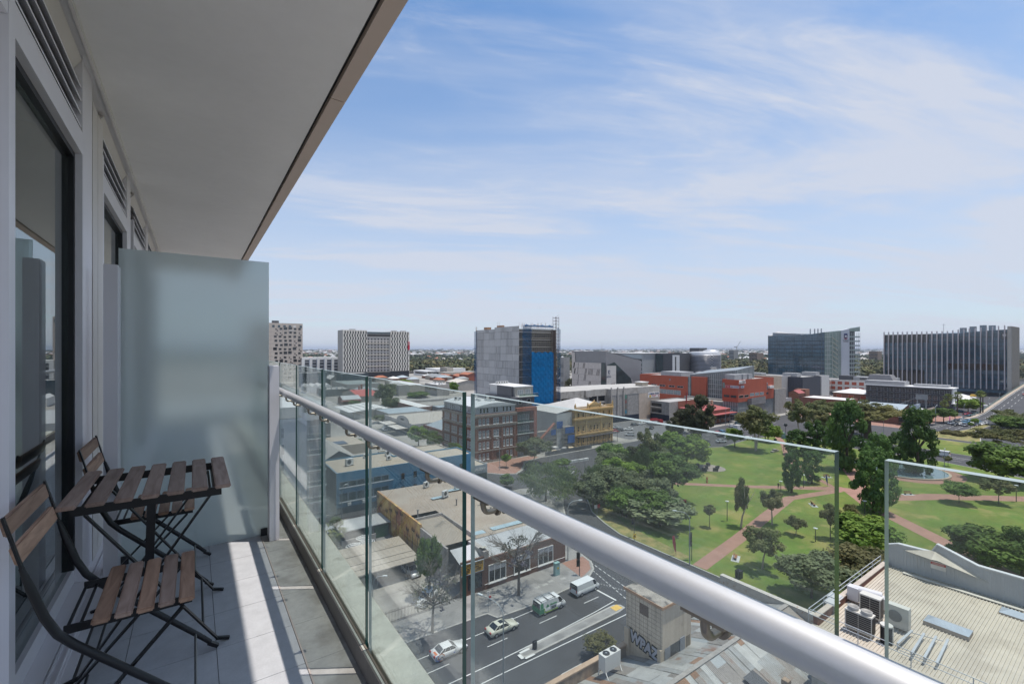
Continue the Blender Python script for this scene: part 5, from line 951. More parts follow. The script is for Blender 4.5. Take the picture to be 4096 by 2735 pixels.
lettering('ARTS', 2.7, (251.5, Y0-.5, 21.4), 'E', M('letter_white', (.72, .70, .68), .5), t, depth_=.5, sx=1.05); b = MB(); b.box(248.4, Y0-.06, 20.2, 254.6, Y0-.004, 20.3); b.build('letter_rail', mull, t)
# left block and atrium
walls(t, [(262.1, 176.2), (284, 176.2), (284, 215), (262.1, 215)], .1, 22.0, redw, flat, .7, name='west_wall', rname='west_roof')
for y0, y1, z in ((184, 210, 14.4),): wrow(t, 'S', 262.1, (182, 188.5, 196, 203, 210), z, 4.6, 1.2, mf=MC['frame_white'], nx=2); wrow(t, 'S', 262.1, (184.2, 189.6, 195, 200.4), 9.6, 5.2, 3.0, mf=MC['frame_white'], mg=MC['glass_pale'], nx=4, ny=2)
bx(t, 'roof_plant', MC['plant_grey'], 266, 184, 21.4, 280, 200, 24.4); wrow(t, 'S', 262.1, (190,), 18.8, 1, 1.2, mf=MC['frame_white'], nx=2)
b = MB(); b.box(261.9, 173.9, 6, 262.1, 176.18, 22); b.build('slot_glazing', cg, t); bx(t, 'slot_frame', mull, 261.8, 174.9, 6, 261.89, 175.1, 22); bx(t, 'link_wall', redw, 262.12, 163.5, .1, 284, 173.88, 22.2)
b = MB(); b.box(264, 146, 9.2, 284, 163.4, 22); b.build('atrium', cg, t); b = MB(); b.prism([(264, 145), (284, 145), (284, 176), (264, 176)], 22.01, [27.4, 29.6, 25.6, 23.4]); b.build('atrium_roof', M('atrium_roof_glass', (.16, .18, .19), .2, spec=.9), t)
b = MB()
for i in range(15): y = 146+17.4*i/14; b.box(263.8, y-.08, 9.2, 263.98, y+.08, 23.4+4.0*(163.4-y)/17.4)
for i in range(14): x = 264.2+19.4*i/13; b.box(x-.08, 144.8, 22.1, x+.08, 144.97, 27.4+2.2*(x-264)/20)
for z in (12, 15, 18, 21): b.box(263.78, 146, z, 263.97, 163.4, z+.2)
b.box(263.8, 145, 22, 284, 145.1, 22.3); b.build('atrium_frame', mull, t); bx(t, 'stone_base', blockw, 252, 146, .1, 263.7, 172, 9.1); bx(t, 'red_tower', redw, 284.1, 150, .1, 290, 158, 27.6)
t = bldg('cream_block', 'plain cream rear block at the right end of the red arts building', 288.6, 136.2, 300, 160, 23.2, M('cream_side', (.44, .36, .28), .8, streak=.1), flat); t2 = bldg('grey_panel_block', 'grey panelled low block right of the red arts building', 288.7, 134.9, 303, 136.1, 15.5, blockw, flat, .3)
# ------------------------------------------------------------------ angular grey university building
t = thing('angular_building', 'angular folded grey metal building with slanted slot windows and a shield sign', 'building', (245, 231, .1)); pk = M('pinkish_concrete', (.58, .52, .48), .85, streak=.1); mg_ = M('folded_metal', (.27, .265, .27), .5, .3, var=.06, vs=.2, streak=.06); mg2 = M('folded_metal_light', (.42, .42, .42), .5, .3, var=.05)
XA, YA, YB = 245.0, 231.8, 267.5
b = MB(); b.prism([(XA, YA), (284, YA), (284, YB), (XA, YB)], .1, [38.2, 30.8, 33, 38.2]); b.build('wall', mg_, t)
b = MB(); b.box(XA-.5, 248.5, 26.6, XA-.01, YB, 36.8) if 0 else None
b.add([(XA-.4, YB, .1), (XA-.4, 236.6, .1), (XA-.4, 235.0, 29.6), (XA-.4, 263.6, 29.6), (XA-.4, 264.2, 37.2), (XA-.4, YB, 37.2)], [(0, 1, 2, 3, 4, 5)]); b.build('panel_wall', pk, t)
b = MB(); b.quad((XA-.46, 236.5, .1), (XA-.46, 232.2, .1), (XA-.46, 231.9, 29.8), (XA-.46, 236.0, 29.8)); b.build('glass_slot', MC['glass_teal'], t)
b = MB()
for (y, z0, z1, w) in ((265, 25, 29.6, 1.4), (260.6, 20.5, 29.2, .5), (254.6, 25.3, 29.3, .55), (253.4, 25.3, 29.3, .55), (264.2, 20.6, 24.8, 1.3), (252.6, 20.7, 25.0, .5), (251.5, 20.7, 25, .5), (248.8, 20.5, 25, .5), (247.5, 20.5, 25, .5), (246.2, 20.5, 25, .5), (245, 20.5, 25, .5), (240.2, 20.4, 24.8, .5), (239, 20.4, 24.8, .5), (237.9, 20.4, 24.8, .5), (260.4, 12.5, 20, .5), (253.6, 16, 20.4, .55), (252.4, 16, 20.4, .55), (248.6, 11.2, 15.6, .5), (247.4, 11.2, 15.6, .5)):
    b.quad((XA-.44, y+w/2+.45, z0), (XA-.44, y-w/2+.45, z0), (XA-.44, y-w/2-.45, z1), (XA-.44, y+w/2-.45, z1))
b.build('slot_window', MC['glass_dark'], t)
for z in (11, 15.7, 20.4, 25.1): bx(t, 'joint_line', M('joint_brown', (.22, .19, .17), .8), XA-.43, 236, z-.06, XA-.401, YB, z+.06)
b = MB(); b.quad((XA-.02, YA-.35, .1), (255.4, YA-.35, .1), (255.4, YA-.35, 27.6), (XA+.6, YA-.35, 27.6)); b.build('white_panel', M('pale_panel', (.55, .53, .50), .8), t)
b = MB()
for k in range(4): x = 249.6+1.1*k; b.quad((x, YA-.38, 9), (x+.5, YA-.38, 9), (x+1.0, YA-.38, 14.8), (x+.5, YA-.38, 14.8))
b.build('slot_window', MC['glass_dark'], t)
b = MB(); b.add([(255.45, YA-.2, .1), (277, YA-.2, .1), (272, YA-.2, 17.6), (255.45, YA-.2, 27.5), (246, YA-.2, 28.2), (253.8, YA-.2, 30.2)], [(0, 1, 2, 5, 4, 3)]); b.build('entrance_glass', MC['glass_teal'], t)
b = MB(); b.add([(277, YA-.3, .1), (284.2, YA-.3, .1), (284.2, YA-.3, 6.6), (272, YA-.3, 17.8)], [(0, 1, 2, 3)]); b.build('pale_wedge', mg2, t); b = MB(); b.quad((254, YA+.1, 37.0), (283.6, YA+.1, 31.2), (283.6, YA+12, 32.2), (262, YA+14, 36.6)); b.build('pale_roof', M('pale_roof', (.55, .54, .53), .5), t)
b = MB(); b.add([(247.1, YA-.42, 24.4), (248.9, YA-.42, 24.4), (248.9, YA-.42, 22.4), (248, YA-.42, 21.2), (247.1, YA-.42, 22.4)], [(4, 3, 2, 1, 0)]); b.build('shield_emblem', nv, t); b = MB(); b.add([(248.0, YA-.45, 24.0), (248.6, YA-.45, 23.7), (248.5, YA-.45, 22.4), (248, YA-.45, 21.9)], [(3, 2, 1, 0)]); b.build('emblem_mark', MC['sign_white'], t); lettering('University of', .75, (247.8, YA-.42, 20.6), 'E', nv, t); lettering('South Australia', .75, (247.8, YA-.42, 19.6), 'E', nv, t)
b = MB(); b.tube([(262, 252, 36), (262, 252, 45.5)], .12, 5); tag(b.build('roof_mast', MC['steel']), 'thin mast on top of the angular grey building', 'mast')
# ------------------------------------------------------------------ glass university tower
P0 = (511.0, 192.0); P1 = (511.0, 246.0); P2 = (548, 174.8)
t = thing('glass_tower', 'dark blue glass university tower with curved roof line and a pale crest panel', 'building', (511, 192, .1)); gdk = M('curtain_glass', (.035, .085, .13), .05, var=.35, vs=.12, spec=1.0, brick=(2.4, 4.0, (.07, .12, .15), .14, 0))
b = MB(); n = 12; top = [54.3-1.4*math.sin(min(1, i/6)*math.pi/2)+3.6*max(0, (i-4)/8)**1.5 for i in range(n+1)]
pts = [(511, 246-54*i/n) for i in range(n+1)]; b.prism([(*p,) for p in pts]+[(540, 192), (540, 246)], .1, top+[56.5, 54.3]); b.build('glass_wall', gdk, t)
for k in range(12): bx(t, 'spandrel', M('spandrel', (.03, .045, .055), .3), 510.9, 192, 3.6+4.0*k, 510.985, 246, 4.2+4.0*k)
for y in (245.6, 237, 228.5, 220, 211.5, 203, 194.5): bx(t, 'mullion', M('mullion_grey', (.10, .12, .13), .4), 510.84, y-.12, .1, 510.89, y+.12, 53.5)
b = MB(); b.prism([(515, 215), (535, 215), (535, 243), (515, 243)], 52, [55.5, 56, 56.5, 57.5]); b.build('roof_plant', MC['plant_grey'], t); b = MB(); b.add([(512, 246, 54), (530, 246, 54), (525, 226, 56), (520, 240, 59)], [(0, 1, 3), (1, 2, 3), (0, 3, 2)]); b.build('roof_sail', M('pale_roof', (.5, .5, .5)), t)
for y in (198, 201, 204, 208): bx(t, 'flue', MC['steel'], 520, y, 53, 521, y+.8, 60.5)
gpl = M('pale_green_glass', (.23, .29, .26), .12, var=.25, vs=.15, spec=.8); cx = lambda f: (511.2+36.5*f, 191.8-17.1*f)
def strip(f0, f1, z0, z1a, z1b, mat, nm, off=0.0): a, c = cx(f0), cx(f1); d = Vector((c[0]-a[0], c[1]-a[1])).normalized(); nx, ny = d.y*off, -d.x*off; b = MB(); b.prism([(a[0]+nx, a[1]+ny), (c[0]+nx, c[1]+ny), (c[0]+nx-ny*0+1.5, c[1]+ny+3), (a[0]+nx+1.5, a[1]+ny+3)], z0, [z1a, z1b, z1b, z1a]); return b.build(nm, mat, t)
strip(0, .46, .1, 56.4, 58.2, gpl, 'stair_glazing'); strip(.46, .70, .1, 58.2, 60.0, M('crest_panel', (.50, .51, .55), .6, var=.03), 'crest_panel', .3); strip(.70, .86, .1, 60.0, 61.2, M('balcony_shade', (.10, .11, .11), .5), 'balcony_back'); strip(.70, 1, 57.5, 60.0, 62.2, gpl, 'top_screen', .4)
for k in range(12): strip(.70, 1.0, 4.4*k+3, 4.4*k+4.3, 4.4*k+4.3, M('balcony_band', (.36, .42, .40), .3), 'balcony', .45); strip(.0, .2, 4.4*k+3, 4.4*k+3.4, 4.4*k+3.4, mull, 'stair_rail', .25)
b = MB()
for k in range(11):
    a, c = cx(.2), cx(.36); d = .5; b.bar((a[0]-.3, a[1]-.5, 4.4*k+7.2), (c[0]-.3, c[1]-.5, 4.4*k+3.2), .2, .7)
b.build('stair_flight', M('stair_cream', (.45, .44, .36), .6), t)
b = MB()
for f in (.05, .1, .2, .3, .36, .41, .75, .8, .9, .95, .99): a = cx(f); b.box(a[0]-.12, a[1]-.7, .1, a[0]+.12, a[1]-.45, 56)
b.build('glazing_frame', mull, t)
a_ = math.atan2(-17.1, 36.5); a, c = cx(.50), cx(.66); m_ = ((a[0]+c[0])/2-.25, (a[1]+c[1])/2-.6)
def onp(pts, mat, nm, off=0): b = MB(); ca, sa = math.cos(a_), math.sin(a_); b.add([(m_[0]+u*ca+off*sa, m_[1]+u*sa-off*ca, z) for u, z in pts], [tuple(range(len(pts)))]); return b.build(nm, mat, t)
onp([(-2.0, 55.2), (-2.0, 52.4), (-1, 50.9), (0, 50.4), (1, 50.9), (2, 52.4), (2, 55.2)], M('crest_blue', (.015, .02, .12), .5), 'crest_shield', .1); onp([(-1.5, 53), (-.6, 51.6), (.6, 51.6), (1.5, 53), (.8, 53.4), (-.8, 53.4)], MC['sign_white'], 'crest_mark', .16); onp([(-2.4, 51.0), (-1.2, 49.6), (1.2, 49.6), (2.4, 51.0), (1.6, 51.0), (.8, 50.3), (-.8, 50.3), (-1.6, 51)], M('crest_red', (.28, .02, .05), .5), 'crest_ribbon', .13)
lettering('THE UNIVERSITY', 1.0, (m_[0], m_[1]-.15, 48.4), a_, M('sign_black', (.02, .02, .03), .5), t); lettering('OF ADELAIDE', 1.0, (m_[0], m_[1]-.15, 47.2), a_, MC['sign_black'], t)
# ------------------------------------------------------------------ finned glass building
t = thing('finned_building', 'blue glass office building with tall projecting vertical fins and a beige end wall', 'building', (560, 76, .1)); XF2 = 560.0; fg = M('fin_glass', (.045, .11, .165), .05, brick=(1.75, 2.05, (.03, .06, .08), .09, 0), var=.5, vs=.10, spec=1.0, patch=((.12, .20, .27), .06, .5, .7)); finm = M('fin_pink_grey', (.60, .54, .54), .5, var=.05)
ysf = [76.5+(81.5)*i/23 for i in range(24)]
def ftop(y): return 54.8+(3.8*max(0, (112-y)/36)**.8 if y < 112 else .6*max(0, (y-115)/45))
b = MB(); ypts = [158, 145, 130, 115, 104, 96, 86, 75]; b.prism([(XF2, y) for y in ypts]+[(590, 75), (590, 158)], 2.5, [53.8 if y > 112 else min(56.3, ftop(y)-2) for y in ypts]+[56, 53.5]); b.build('glass_wall', fg, t); bx(t, 'dark_base', dkgrey, XF2+2, 76, .1, 589, 157, 2.5)
for i, y in enumerate(ysf): bx(t, 'fin', finm, XF2-2.4, y-.28, 5.5 if i < 9 else 2.6, XF2-.001, y+.28, ftop(y)+1.2)
for k in range(12): bx(t, 'spandrel', M('spandrel', (0, 0, 0)), XF2-.1, 75.4, 5+4.1*k, XF2-.004, 158, 5.5+4.1*k)
for y0, y1, z0, z1 in ((125, 157.6, 46, 53.8), (76, 112, 22, 27), (128, 156, 6, 20)): bx(t, 'dark_band', M('dark_glass', (.012, .014, .017), .08, spec=.9), XF2-.14, y0, z0, XF2-.105, y1, z1)
b = MB(); b.box(XF2-1.2, 72.6, 3, XF2+34, 75.0, 58.9); b.build('end_wall', M('end_beige', (.52, .48, .42), .7, corr=('X', 1.4, .12), streak=.1), t)
b = MB()
for i in range(20): x = XF2-.8+34*i/19; b.box(x, 72.35, 3, x+.7, 72.59, 58.7)
b.build('end_batten', M('end_batten', (.33, .30, .26), .7), t); sp = bx(t, 'sign_panel', M('dark_glass', (0, 0, 0)), XF2-.5, 75.05, 48, XF2-.15, 78.5, 53.5)
b = MB(); b.add([(XF2-.55, 78, 52.6), (XF2-.55, 75.6, 52.6), (XF2-.55, 75.8, 50.6), (XF2-.55, 76.8, 50), (XF2-.55, 77.8, 50.6)], [(0, 1, 2, 3, 4)]); b.build('shield_emblem', MC['sign_white'], t); lettering('UniSA', .9, (XF2-.55, 76.8, 49.2), 'S', MC['sign_white'], t)
for (y, x, h) in ((84, 572, 60.5), (90, 575, 61), (96, 572, 60), (102, 570, 59)): bx(t, 'roof_plant', MC['plant_grey'], x, y, 53.4, x+4, y+4, h)
b = MB(); b.tube([(566, 116, 54), (566, 116, 63)], .15, 5); b.tube([(566, 114.5, 62), (566, 117.5, 62)], .1, 4); tag(b.build('roof_mast', MC['steel']), 'thin antenna mast on the roof of the finned glass building', 'mast')
# ------------------------------------------------------------------ dark hotel block with white roof edge
t = thing('dark_block', 'long three storey charcoal block with white framed balconies and white roof edge', 'building', (407, 80, .1)); XD = 407.3
walls(t, rect(XD, 79.4, 420, 126), .1, 13.4, dkgrey, flat, .3); bx(t, 'roof_edge', wht, XD-1, 78.6, 13.41, 420.5, 127, 14.1); bx(t, 'plant_room', MC['plant_grey'], XD+1, 104, 14.11, 419, 127, 16.8); bx(t, 'white_end', wht, XD-.6, 78.7, 4.4, 416, 79.38, 13.4); bx(t, 'end_opening', dkgrey, XD+4, 78.5, 5, 412, 78.69, 11.5); bx(t, 'end_canopy', wht, XD-3, 77, 4.0, 412, 79.3, 4.39); bx(t, 'plant_row', MC['plant_grey'], 412, 82, 14.11, 418, 100, 15.6)
fw = M('frame_offwhite', (.45, .45, .44), .5)
for z in (9.5, 5.6, 1.8): wrow(t, 'S', XD, [80.9+3.35*i for i in range(14)], z, 2.6, 2.9, mf=fw, mg=MC['glass_dark'], nx=3, ny=2, fr=.12, dz=.3)
for z in (5.0, 8.9, 12.8): bx(t, 'balcony_rail', M('rail_bronze', (.12, .11, .10), .5), XD-.9, 80, z, XD-.35, 125.5, z+.25)
t = thing('metal_roof_block', 'grey tapered metal plant tower behind the charcoal block', 'building', (421, 118, .1)); b = MB(); b.prism([(421, 113), (432, 113), (432, 130), (421, 130)], .1, 15); b.add([(421, 113, 15), (432, 113, 15), (432, 130, 15), (421, 130, 15), (422.5, 116, 20.5), (431, 116, 20.5), (431, 128.6, 20.5), (422.5, 128.6, 20.5)], [(0, 1, 5, 4), (1, 2, 6, 5), (2, 3, 7, 6), (3, 0, 4, 7), (4, 5, 6, 7)]); b.build('tapered_cladding', M('warm_metal', (.24, .225, .22), .5, .2), t)
t = bldg('white_hall', 'pale hip roofed brick hall between the charcoal block and the palms', 425, 75, 445, 98, 6.0, BRL, flat, .2); hip(t, 425, 75, 445, 98, 6.1, 4.2, tinw, .8); wrow(t, 'S', 425, (80, 85, 90), 2, 1.2, 1.8, mf=MC['frame_white'])
o = MB().box(436, 73.5, 7.4, 441, 76, 8.6).build('yellow_canopy', M('canopy_yellow', (.55, .33, .04), .6)); tag(o, 'small yellow curved canopy at the corner of the pale roofed hall', 'canopy')
# white framed brick blocks
t = thing('framed_block', 'long white framed block with red brick panels and a grey plant storey', 'building', (450, 138, .1)); fwm = M('frame_stone', (.62, .58, .54), .8)
walls(t, rect(450.5, 120, 470, 173), .1, 13.9, fwm, flat, .5); wrow(t, 'S', 450.5, [122+5.1*i for i in range(10)], 9.6, 3.6, 2.9, mf=fwm, mg=redw, fr=.15, name='brick_panel'); wrow(t, 'S', 450.5, [122+5.1*i for i in range(10)], 5.2, 3.6, 2.9, mf=fwm, mg=redw, fr=.15, name='brick_panel'); wrow(t, 'S', 450.5, [122+5.1*i for i in range(10)], 1, 3.6, 2.8, mf=fwm, mg=MC['glass_dark'], fr=.15)
bx(t, 'plant_storey', MC['plant_grey'], 456, 122, 13.4, 468, 150, 16.6); wrow(t, 'S', 456, [125, 131, 137, 143], 14.4, 5, 1.5, mf=fwm, mg=MC['glass_dark'], nx=6); bx(t, 'plant_room', dkgrey, 455, 151, 13.4, 466, 160, 17.2)
t = thing('framed_end_block', 'shorter white framed brick block with a dark plant room on top', 'building', (440, 172, .1)); walls(t, rect(437, 164, 450, 178), .1, 14, fwm, flat, .5)
for z, g_ in ((9.6, redw), (5.2, redw), (1, MC['glass_dark'])): wrow(t, 'S', 437, (166, 170, 174.5), z, 2.8, 3, mf=fwm, mg=g_, fr=.15, name='brick_panel'); wrow(t, 'E', 164, (439, 442, 445, 448), z, 2.0, 3, mf=fwm, mg=g_, fr=.15, name='brick_panel')
bx(t, 'plant_room', dkgrey, 438.5, 166, 13.5, 448, 176, 17.4)
t = bldg('hip_roof_hall', 'white roofed brick hall with two chimney pots in front of the framed block', 421, 128, 440, 152, 5.2, BRL, flat, .2); hip(t, 421, 128, 440, 152, 5.3, 3.2, tinw, .8); wrow(t, 'S', 421, (132, 140, 148), 1.4, 3.6, 2.4, mf=fwm, mg=redw, name='brick_panel')
b = MB(); b.cyl(428, 144, 7, 10, .35); b.cyl(428, 138, 7, 10, .35); b.build('chimney_pot', M('rust_pot', (.16, .07, .05), .7), t) if 0 else None
t = bldg('flat_brick_hall', 'long dark brick hall with a white flat roof behind the park trees', 326, 111, 345, 136, 8.6, BR, tinw, .3); bx(t, 'red_turret', BRL, 340, 139, .1, 346, 146, 12.4)
t = bldg('red_gable_house', 'red roofed brick stair tower beside the flat roofed hall', 327, 138, 336, 144, 10.6, BRL, flat, .2); gable(t, 327, 138, 336, 144, 10.7, 1.8, M('red_iron', (0, 0, 0)), BRL, 'x')
t = bldg('grey_service_block', 'low grey service block with vents beside the arts building', 303.5, 140, 322, 156, 8.0, MC['plant_grey'], flat, .3)
# theatre with printed front
t = thing('theatre', 'corner theatre with a grey sloping roof, printed white billboard and dark glazed foyer', 'theatre', (302, 78, .1)); walls(t, rect(305, 80, 332, 101), .1, 6.8, BR, flat, .3); gable(t, 305, 80, 332, 101, 6.9, 2.8, bluer, BR, 'y', .5); bx(t, 'foyer', M('dark_glass', (0, 0, 0)), 304.5, 76, .12, 322, 79.98, 4.2); bx(t, 'awning', wht, 302.5, 73.6, 4.3, 323, 79.9, 4.8)
bb_ = bx(t, 'billboard', M('billboard_print', (.52, .56, .62), .6, col2=(.20, .24, .33), vs=.4, var=.2), 304.6, 75.4, 4.85, 322.5, 75.7, 10.4)
t = bldg('corner_shop', 'small cream fronted corner shop right of the theatre', 333, 75, 346, 92, 5.6, BRL, flat, .4); bx(t, 'front_parapet', M('cream_wall', (.5, .41, .33)), 332.8, 74.7, 4.6, 346.2, 74.99, 6.8); hip(t, 334, 78, 345, 91, 5.3, 1.8, tinw, .1)
b = MB(); b.bar((345, 82, .1), (345, 82, 13), .4, .4); b.box(344.7, 77.4, 10.6, 345.3, 82.7, 13.6); b.bar((345, 78.2, .1), (345, 78.2, 11), .4, .4); b.bar((345, 92, 6), (345, 82.6, 11.5), .3, .3); tag(b.build('billboard_frame', M('frame_steel', (.20, .21, .22), .6)), 'large grey billboard seen from behind on a steel frame in front of the charcoal block', 'billboard')
# research institute with triangulated skin, hospital, lab roofs
t = thing('dome_building', 'rounded silver research building clad in scale like shading panels', 'building', (478, 300, .1)); rs = M('scale_silver', (.42, .42, .44), .4, .35, var=.05); cxx, cyy = 480, 302; b = MB(); sk = MB(); n = 72; ax = (14.5, 19.5); sa_ = -.6
def ell(k, s_=1, z=0): a = 2*math.pi*k/n; e = .62; c, s2 = math.cos(a), math.sin(a); u = ax[0]*s_*math.copysign(abs(c)**e, c); v = ax[1]*s_*math.copysign(abs(s2)**e, s2); return (cxx+u*math.cos(sa_)-v*math.sin(sa_), cyy+u*math.sin(sa_)+v*math.cos(sa_), z)
prof = [(.9, 3), (.95, 9), (1, 17), (1.0, 27), (.985, 33), (.93, 35.8), (.78, 36.9), (0.02, 37.2)]
for i in range(len(prof)-1):
    for k in range(n): b.add([ell(k, prof[i][0], prof[i][1]), ell(k+1, prof[i][0], prof[i][1]), ell(k+1, prof[i+1][0], prof[i+1][1]), ell(k, prof[i+1][0], prof[i+1][1])], [(0, 1, 2, 3)], 0 if i < 4 else 1)
b.build('skin', [M('scale_back', (.10, .10, .115), .5), M('roof_silver', (.55, .55, .55), .4, .3)], t)
rows = 20
for j in range(rows):
    z0 = 4+29.5*j/rows; z1 = z0+29.5/rows; s0 = .96 if z0 < 12 else 1.0
    for k in range(n): p, q = ell(k+(.5 if j % 2 else 0), s0+.004, z1), ell(k+1+(.5 if j % 2 else 0), s0+.004, z1); r_ = ell(k+.5+(.5 if j % 2 else 0), s0+.045, z0+.35*(z1-z0)); sk.add([p, q, r_], [(0, 2, 1)])
tag(sk.build('scale_panels', rs, t), kind='stuff'); bx(t, 'roof_plant', dkgrey, 476, 306, 36.5, 492, 318, 41); b = MB(); b.lathe([(9, 0), (8.4, 1.4), (5, 2.3), (.02, 2.6)], 24, 0, (484, 296, 36.6)); b.build('roof_dome', MC['roof_silver'], t)
for i in range(4): bx(t, 'exhaust', M('flue_pale', (.45, .43, .41), .6), 440+2.6*i, 268+.2*i, .1, 441.6+2.6*i, 269.6+.2*i, 21)
t = bldg('hospital', 'long low hospital with dark glass bands and white roof edges on the skyline', 425, 345, 470, 402, 34.6, M('hospital_wall', (.30, .31, .32), .6), flat, .6); XH = 425
for z in (10, 15, 20, 25): bx(t, 'window_band', MC['glass_teal'], XH-.3, 346, z, XH-.004, 401, z+3)
bx(t, 'roof_edge', wht, XH-1, 344, 34.61, 471, 403, 35.2); bx(t, 'blue_top', bluer, XH-.2, 346, 29, XH-.004, 401, 33.5)
t = bldg('hospital_wing', 'dark hospital wing with a white slotted end wall left of the rounded silver building', 448, 312, 490, 344.5, 34.9, dkgrey, flat, .5); bx(t, 'white_wall', wht, 447.6, 312, 5, 447.99, 321, 33); bx(t, 'slot', MC['glass_dark'], 447.4, 316, 12, 447.59, 317.4, 31); bx(t, 'glass_box', MC['glass_teal'], 447.5, 334, 8, 447.99, 344, 33)
for nm, lab, x0, y0, x1, y1, h, c in (('lab_roof', 'grey roof plant block behind the red arts building', 318, 195, 352, 252, 19.6, (.27, .26, .25)), ('white_shed_block', 'white ribbed upper storey behind the left red block', 292, 178, 318, 236, 20.6, (.52, .51, .50)), ('pale_roof_block', 'pale flat roofed block behind the atrium', 330, 160, 372, 192, 20.2, (.40, .39, .38)), ('dark_roof_block', 'dark blue grey box behind the red arts tower', 362, 150, 392, 176, 19.4, (.06, .065, .08)), ('ribbed_white_block', 'white ribbed box right of the dark rooftop box', 394, 150, 408, 172, 19.3, (.56, .55, .53)), ('low_grey_row', 'long low grey roofline in front of the glass tower', 410, 160, 436, 200, 14.6, (.22, .215, .21))):
    m_ = M(nm+'_wall', c, .7, corr=('Y', 2.2, .1), var=.06); t = bldg(nm, lab, x0, y0, x1, y1, h, m_, flat, .5)
    if h > 19: bx(t, 'roof_plant', MC['plant_grey'], x0+5, y0+6, h-.4, x0+12, y0+16, h+2.4)
# ------------------------------------------------------------------ towers on the left skyline
t = thing('chequered_tower', 'wide fifteen storey tower chequered in cream and black with a grey middle bay', 'building', (145, 558, .1)); X0, Y0, X1 = 144.7, 557.8, 228; ck = M('chequer_cream', (.66, .62, .56), .7, var=.04); bk = M('chequer_black', (.02, .02, .022), .35)
w0 = .345*(X1-X0); w1 = .70*(X1-X0); b = MB(); b.box(X0, Y0, 12, X0+w0, Y0+22, 62.6); b.build('left_wing', ck, t); b = MB(); b.box(X0+w1, Y0, 12, X1, Y0+22, 61.8); b.build('right_wing', ck, t); b = MB(); b.box(X0+w0+.01, Y0+1.2, 5, X0+w1-.01, Y0+20, 61); b.build('middle_bay', M('mid_grey', (.46, .43, .40), .8), t); bx(t, 'podium', M('podium_dark', (.03, .032, .04), .5), X0+1, Y0+.5, .1, X1-.3, Y0+21, 11.99); bx(t, 'side_wall', M('side_grey', (.36, .35, .33), .8), X0-.4, Y0+.4, .1, X0-.01, Y0+22, 62.4)
nF = 14
for k in range(nF):
    z = 12.3+3.52*k
    for j in range(9): wrow(t, 'E', Y0, (X0+1.8+3.1*j+(0 if (k+j//1) % 2 else 0.0)+(.9 if (k % 2) else 0),), z, 1.5, 3.4, mf=bk, mg=bk, fr=0, dz=.1)
    for j in range(7): wrow(t, 'E', Y0, (X0+w1+1.6+3.4*j+(.9 if (k % 2) else 0),), z, 1.5, 3.4, mf=bk, mg=bk, fr=0, dz=.1)
    if k < 12:
        wrow(t, 'E', Y0+1.2, [X0+w0+2+4.1*j for j in range(7)], z, 1.7, 1.8, mf=MC['frame_dark'], mg=bk, fr=0, dz=.1)
        if k % 2 == 0: bx(t, 'slab_edge', M('slab_cream', (.48, .45, .38), .8), X0+w0+.1, Y0+.4, z-1.1, X0+w1-.1, Y0+1.19, z-.6)
bx(t, 'sky_deck', bk, X0+w0+.1, Y0+.6, 55.6, X0+w1-.1, Y0+1.19, 57.6); bx(t, 'sky_deck', MC['glass_blue'], X0+w0+.1, Y0+.6, 58.6, X0+w1-.1, Y0+1.19, 60.6); bx(t, 'red_banner', M('banner_red', (.50, .01, .035), .5), X1-2.2, Y0-.5, 38.6, X1+.3, Y0-.1, 49); lettering('uni', 2.6, (X1-1.0, Y0-.7, 46.6), 'E', MC['sign_white'], t, tilt=-math.pi/2)
for x, z in ((X0+10, 62.6), (X0+w1+4, 61.8), (X0+w1+16, 61.8)): bx(t, 'roof_plant', MC['plant_grey'], x, Y0+4, z, x+6, Y0+10, z+1.4)
t = thing('beige_tower', 'beige tower with scattered square windows at the edge of the frosted screen', 'building', (60, 607, .1)); X0, Y0, X1 = 52, 606, 109.4; bt_ = M('beige_panel', (.52, .45, .39), .8, var=.05, streak=.06); b = MB(); b.box(X0, Y0, .1, X1, Y0+30, 70.8); b.build('wall', bt_, t)
g = random.Random(11)
for k in range(13):
    z = 4+4.9*k; u = X1-3.6
    while u > X0+24:
        s_ = g.choice((3.2, 3.2, 3.2, 4.2, 1.8)); wrow(t, 'E', Y0, (u,), z+g.uniform(-.2, .5), s_, s_*.86, mf=M('frame_tan', (.30, .26, .23), .7), mg=M('dark_glass', (0, 0, 0)), fr=.22, dz=.12)
        if s_ < 2: wrow(t, 'E', Y0, (u+1.6,), z-1.5, 1.5, 1.3, mf=MC['frame_tan'], mg=MC['dark_glass'], fr=.1, dz=.1)
        u -= 5.2+g.uniform(-.4, .4)
for x in (70, 76, 82, 88, 94, 99, 106): bx(t, 'top_opening', MC['glass_blue'] if x != 99 else MC['sign_white'], x, Y0-.1, 65.6, x+2.6, Y0-.01, 68.4)
lettering('atira', 3.4, (97, Y0-.2, 62.4), 'E', MC['sign_white'], t); bx(t, 'roof_plant', dkgrey, 77, 612, 70.8, 84, 618, 74)
b = MB()
for i in range(9): x = X0+6.2*i+4; b.box(x, Y0-.03, .1, x+.12, Y0-.002, 70.6)
for k in range(14): b.box(X0, Y0-.03, 4.9*k+1.6, X1, Y0-.002, 4.9*k+1.75)
b.build('panel_joint', M('joint_brown', (.2, .2, .2)), t)
t = thing('white_flats', 'white five bay block of flats with dark stacked balconies between the two towers', 'building', (110, 600, .1)); X0, Y0, X1 = 108, 602, 152; b = MB(); b.box(X0, Y0, .1, X1, Y0+20, 29.4); b.build('wall', wht, t)
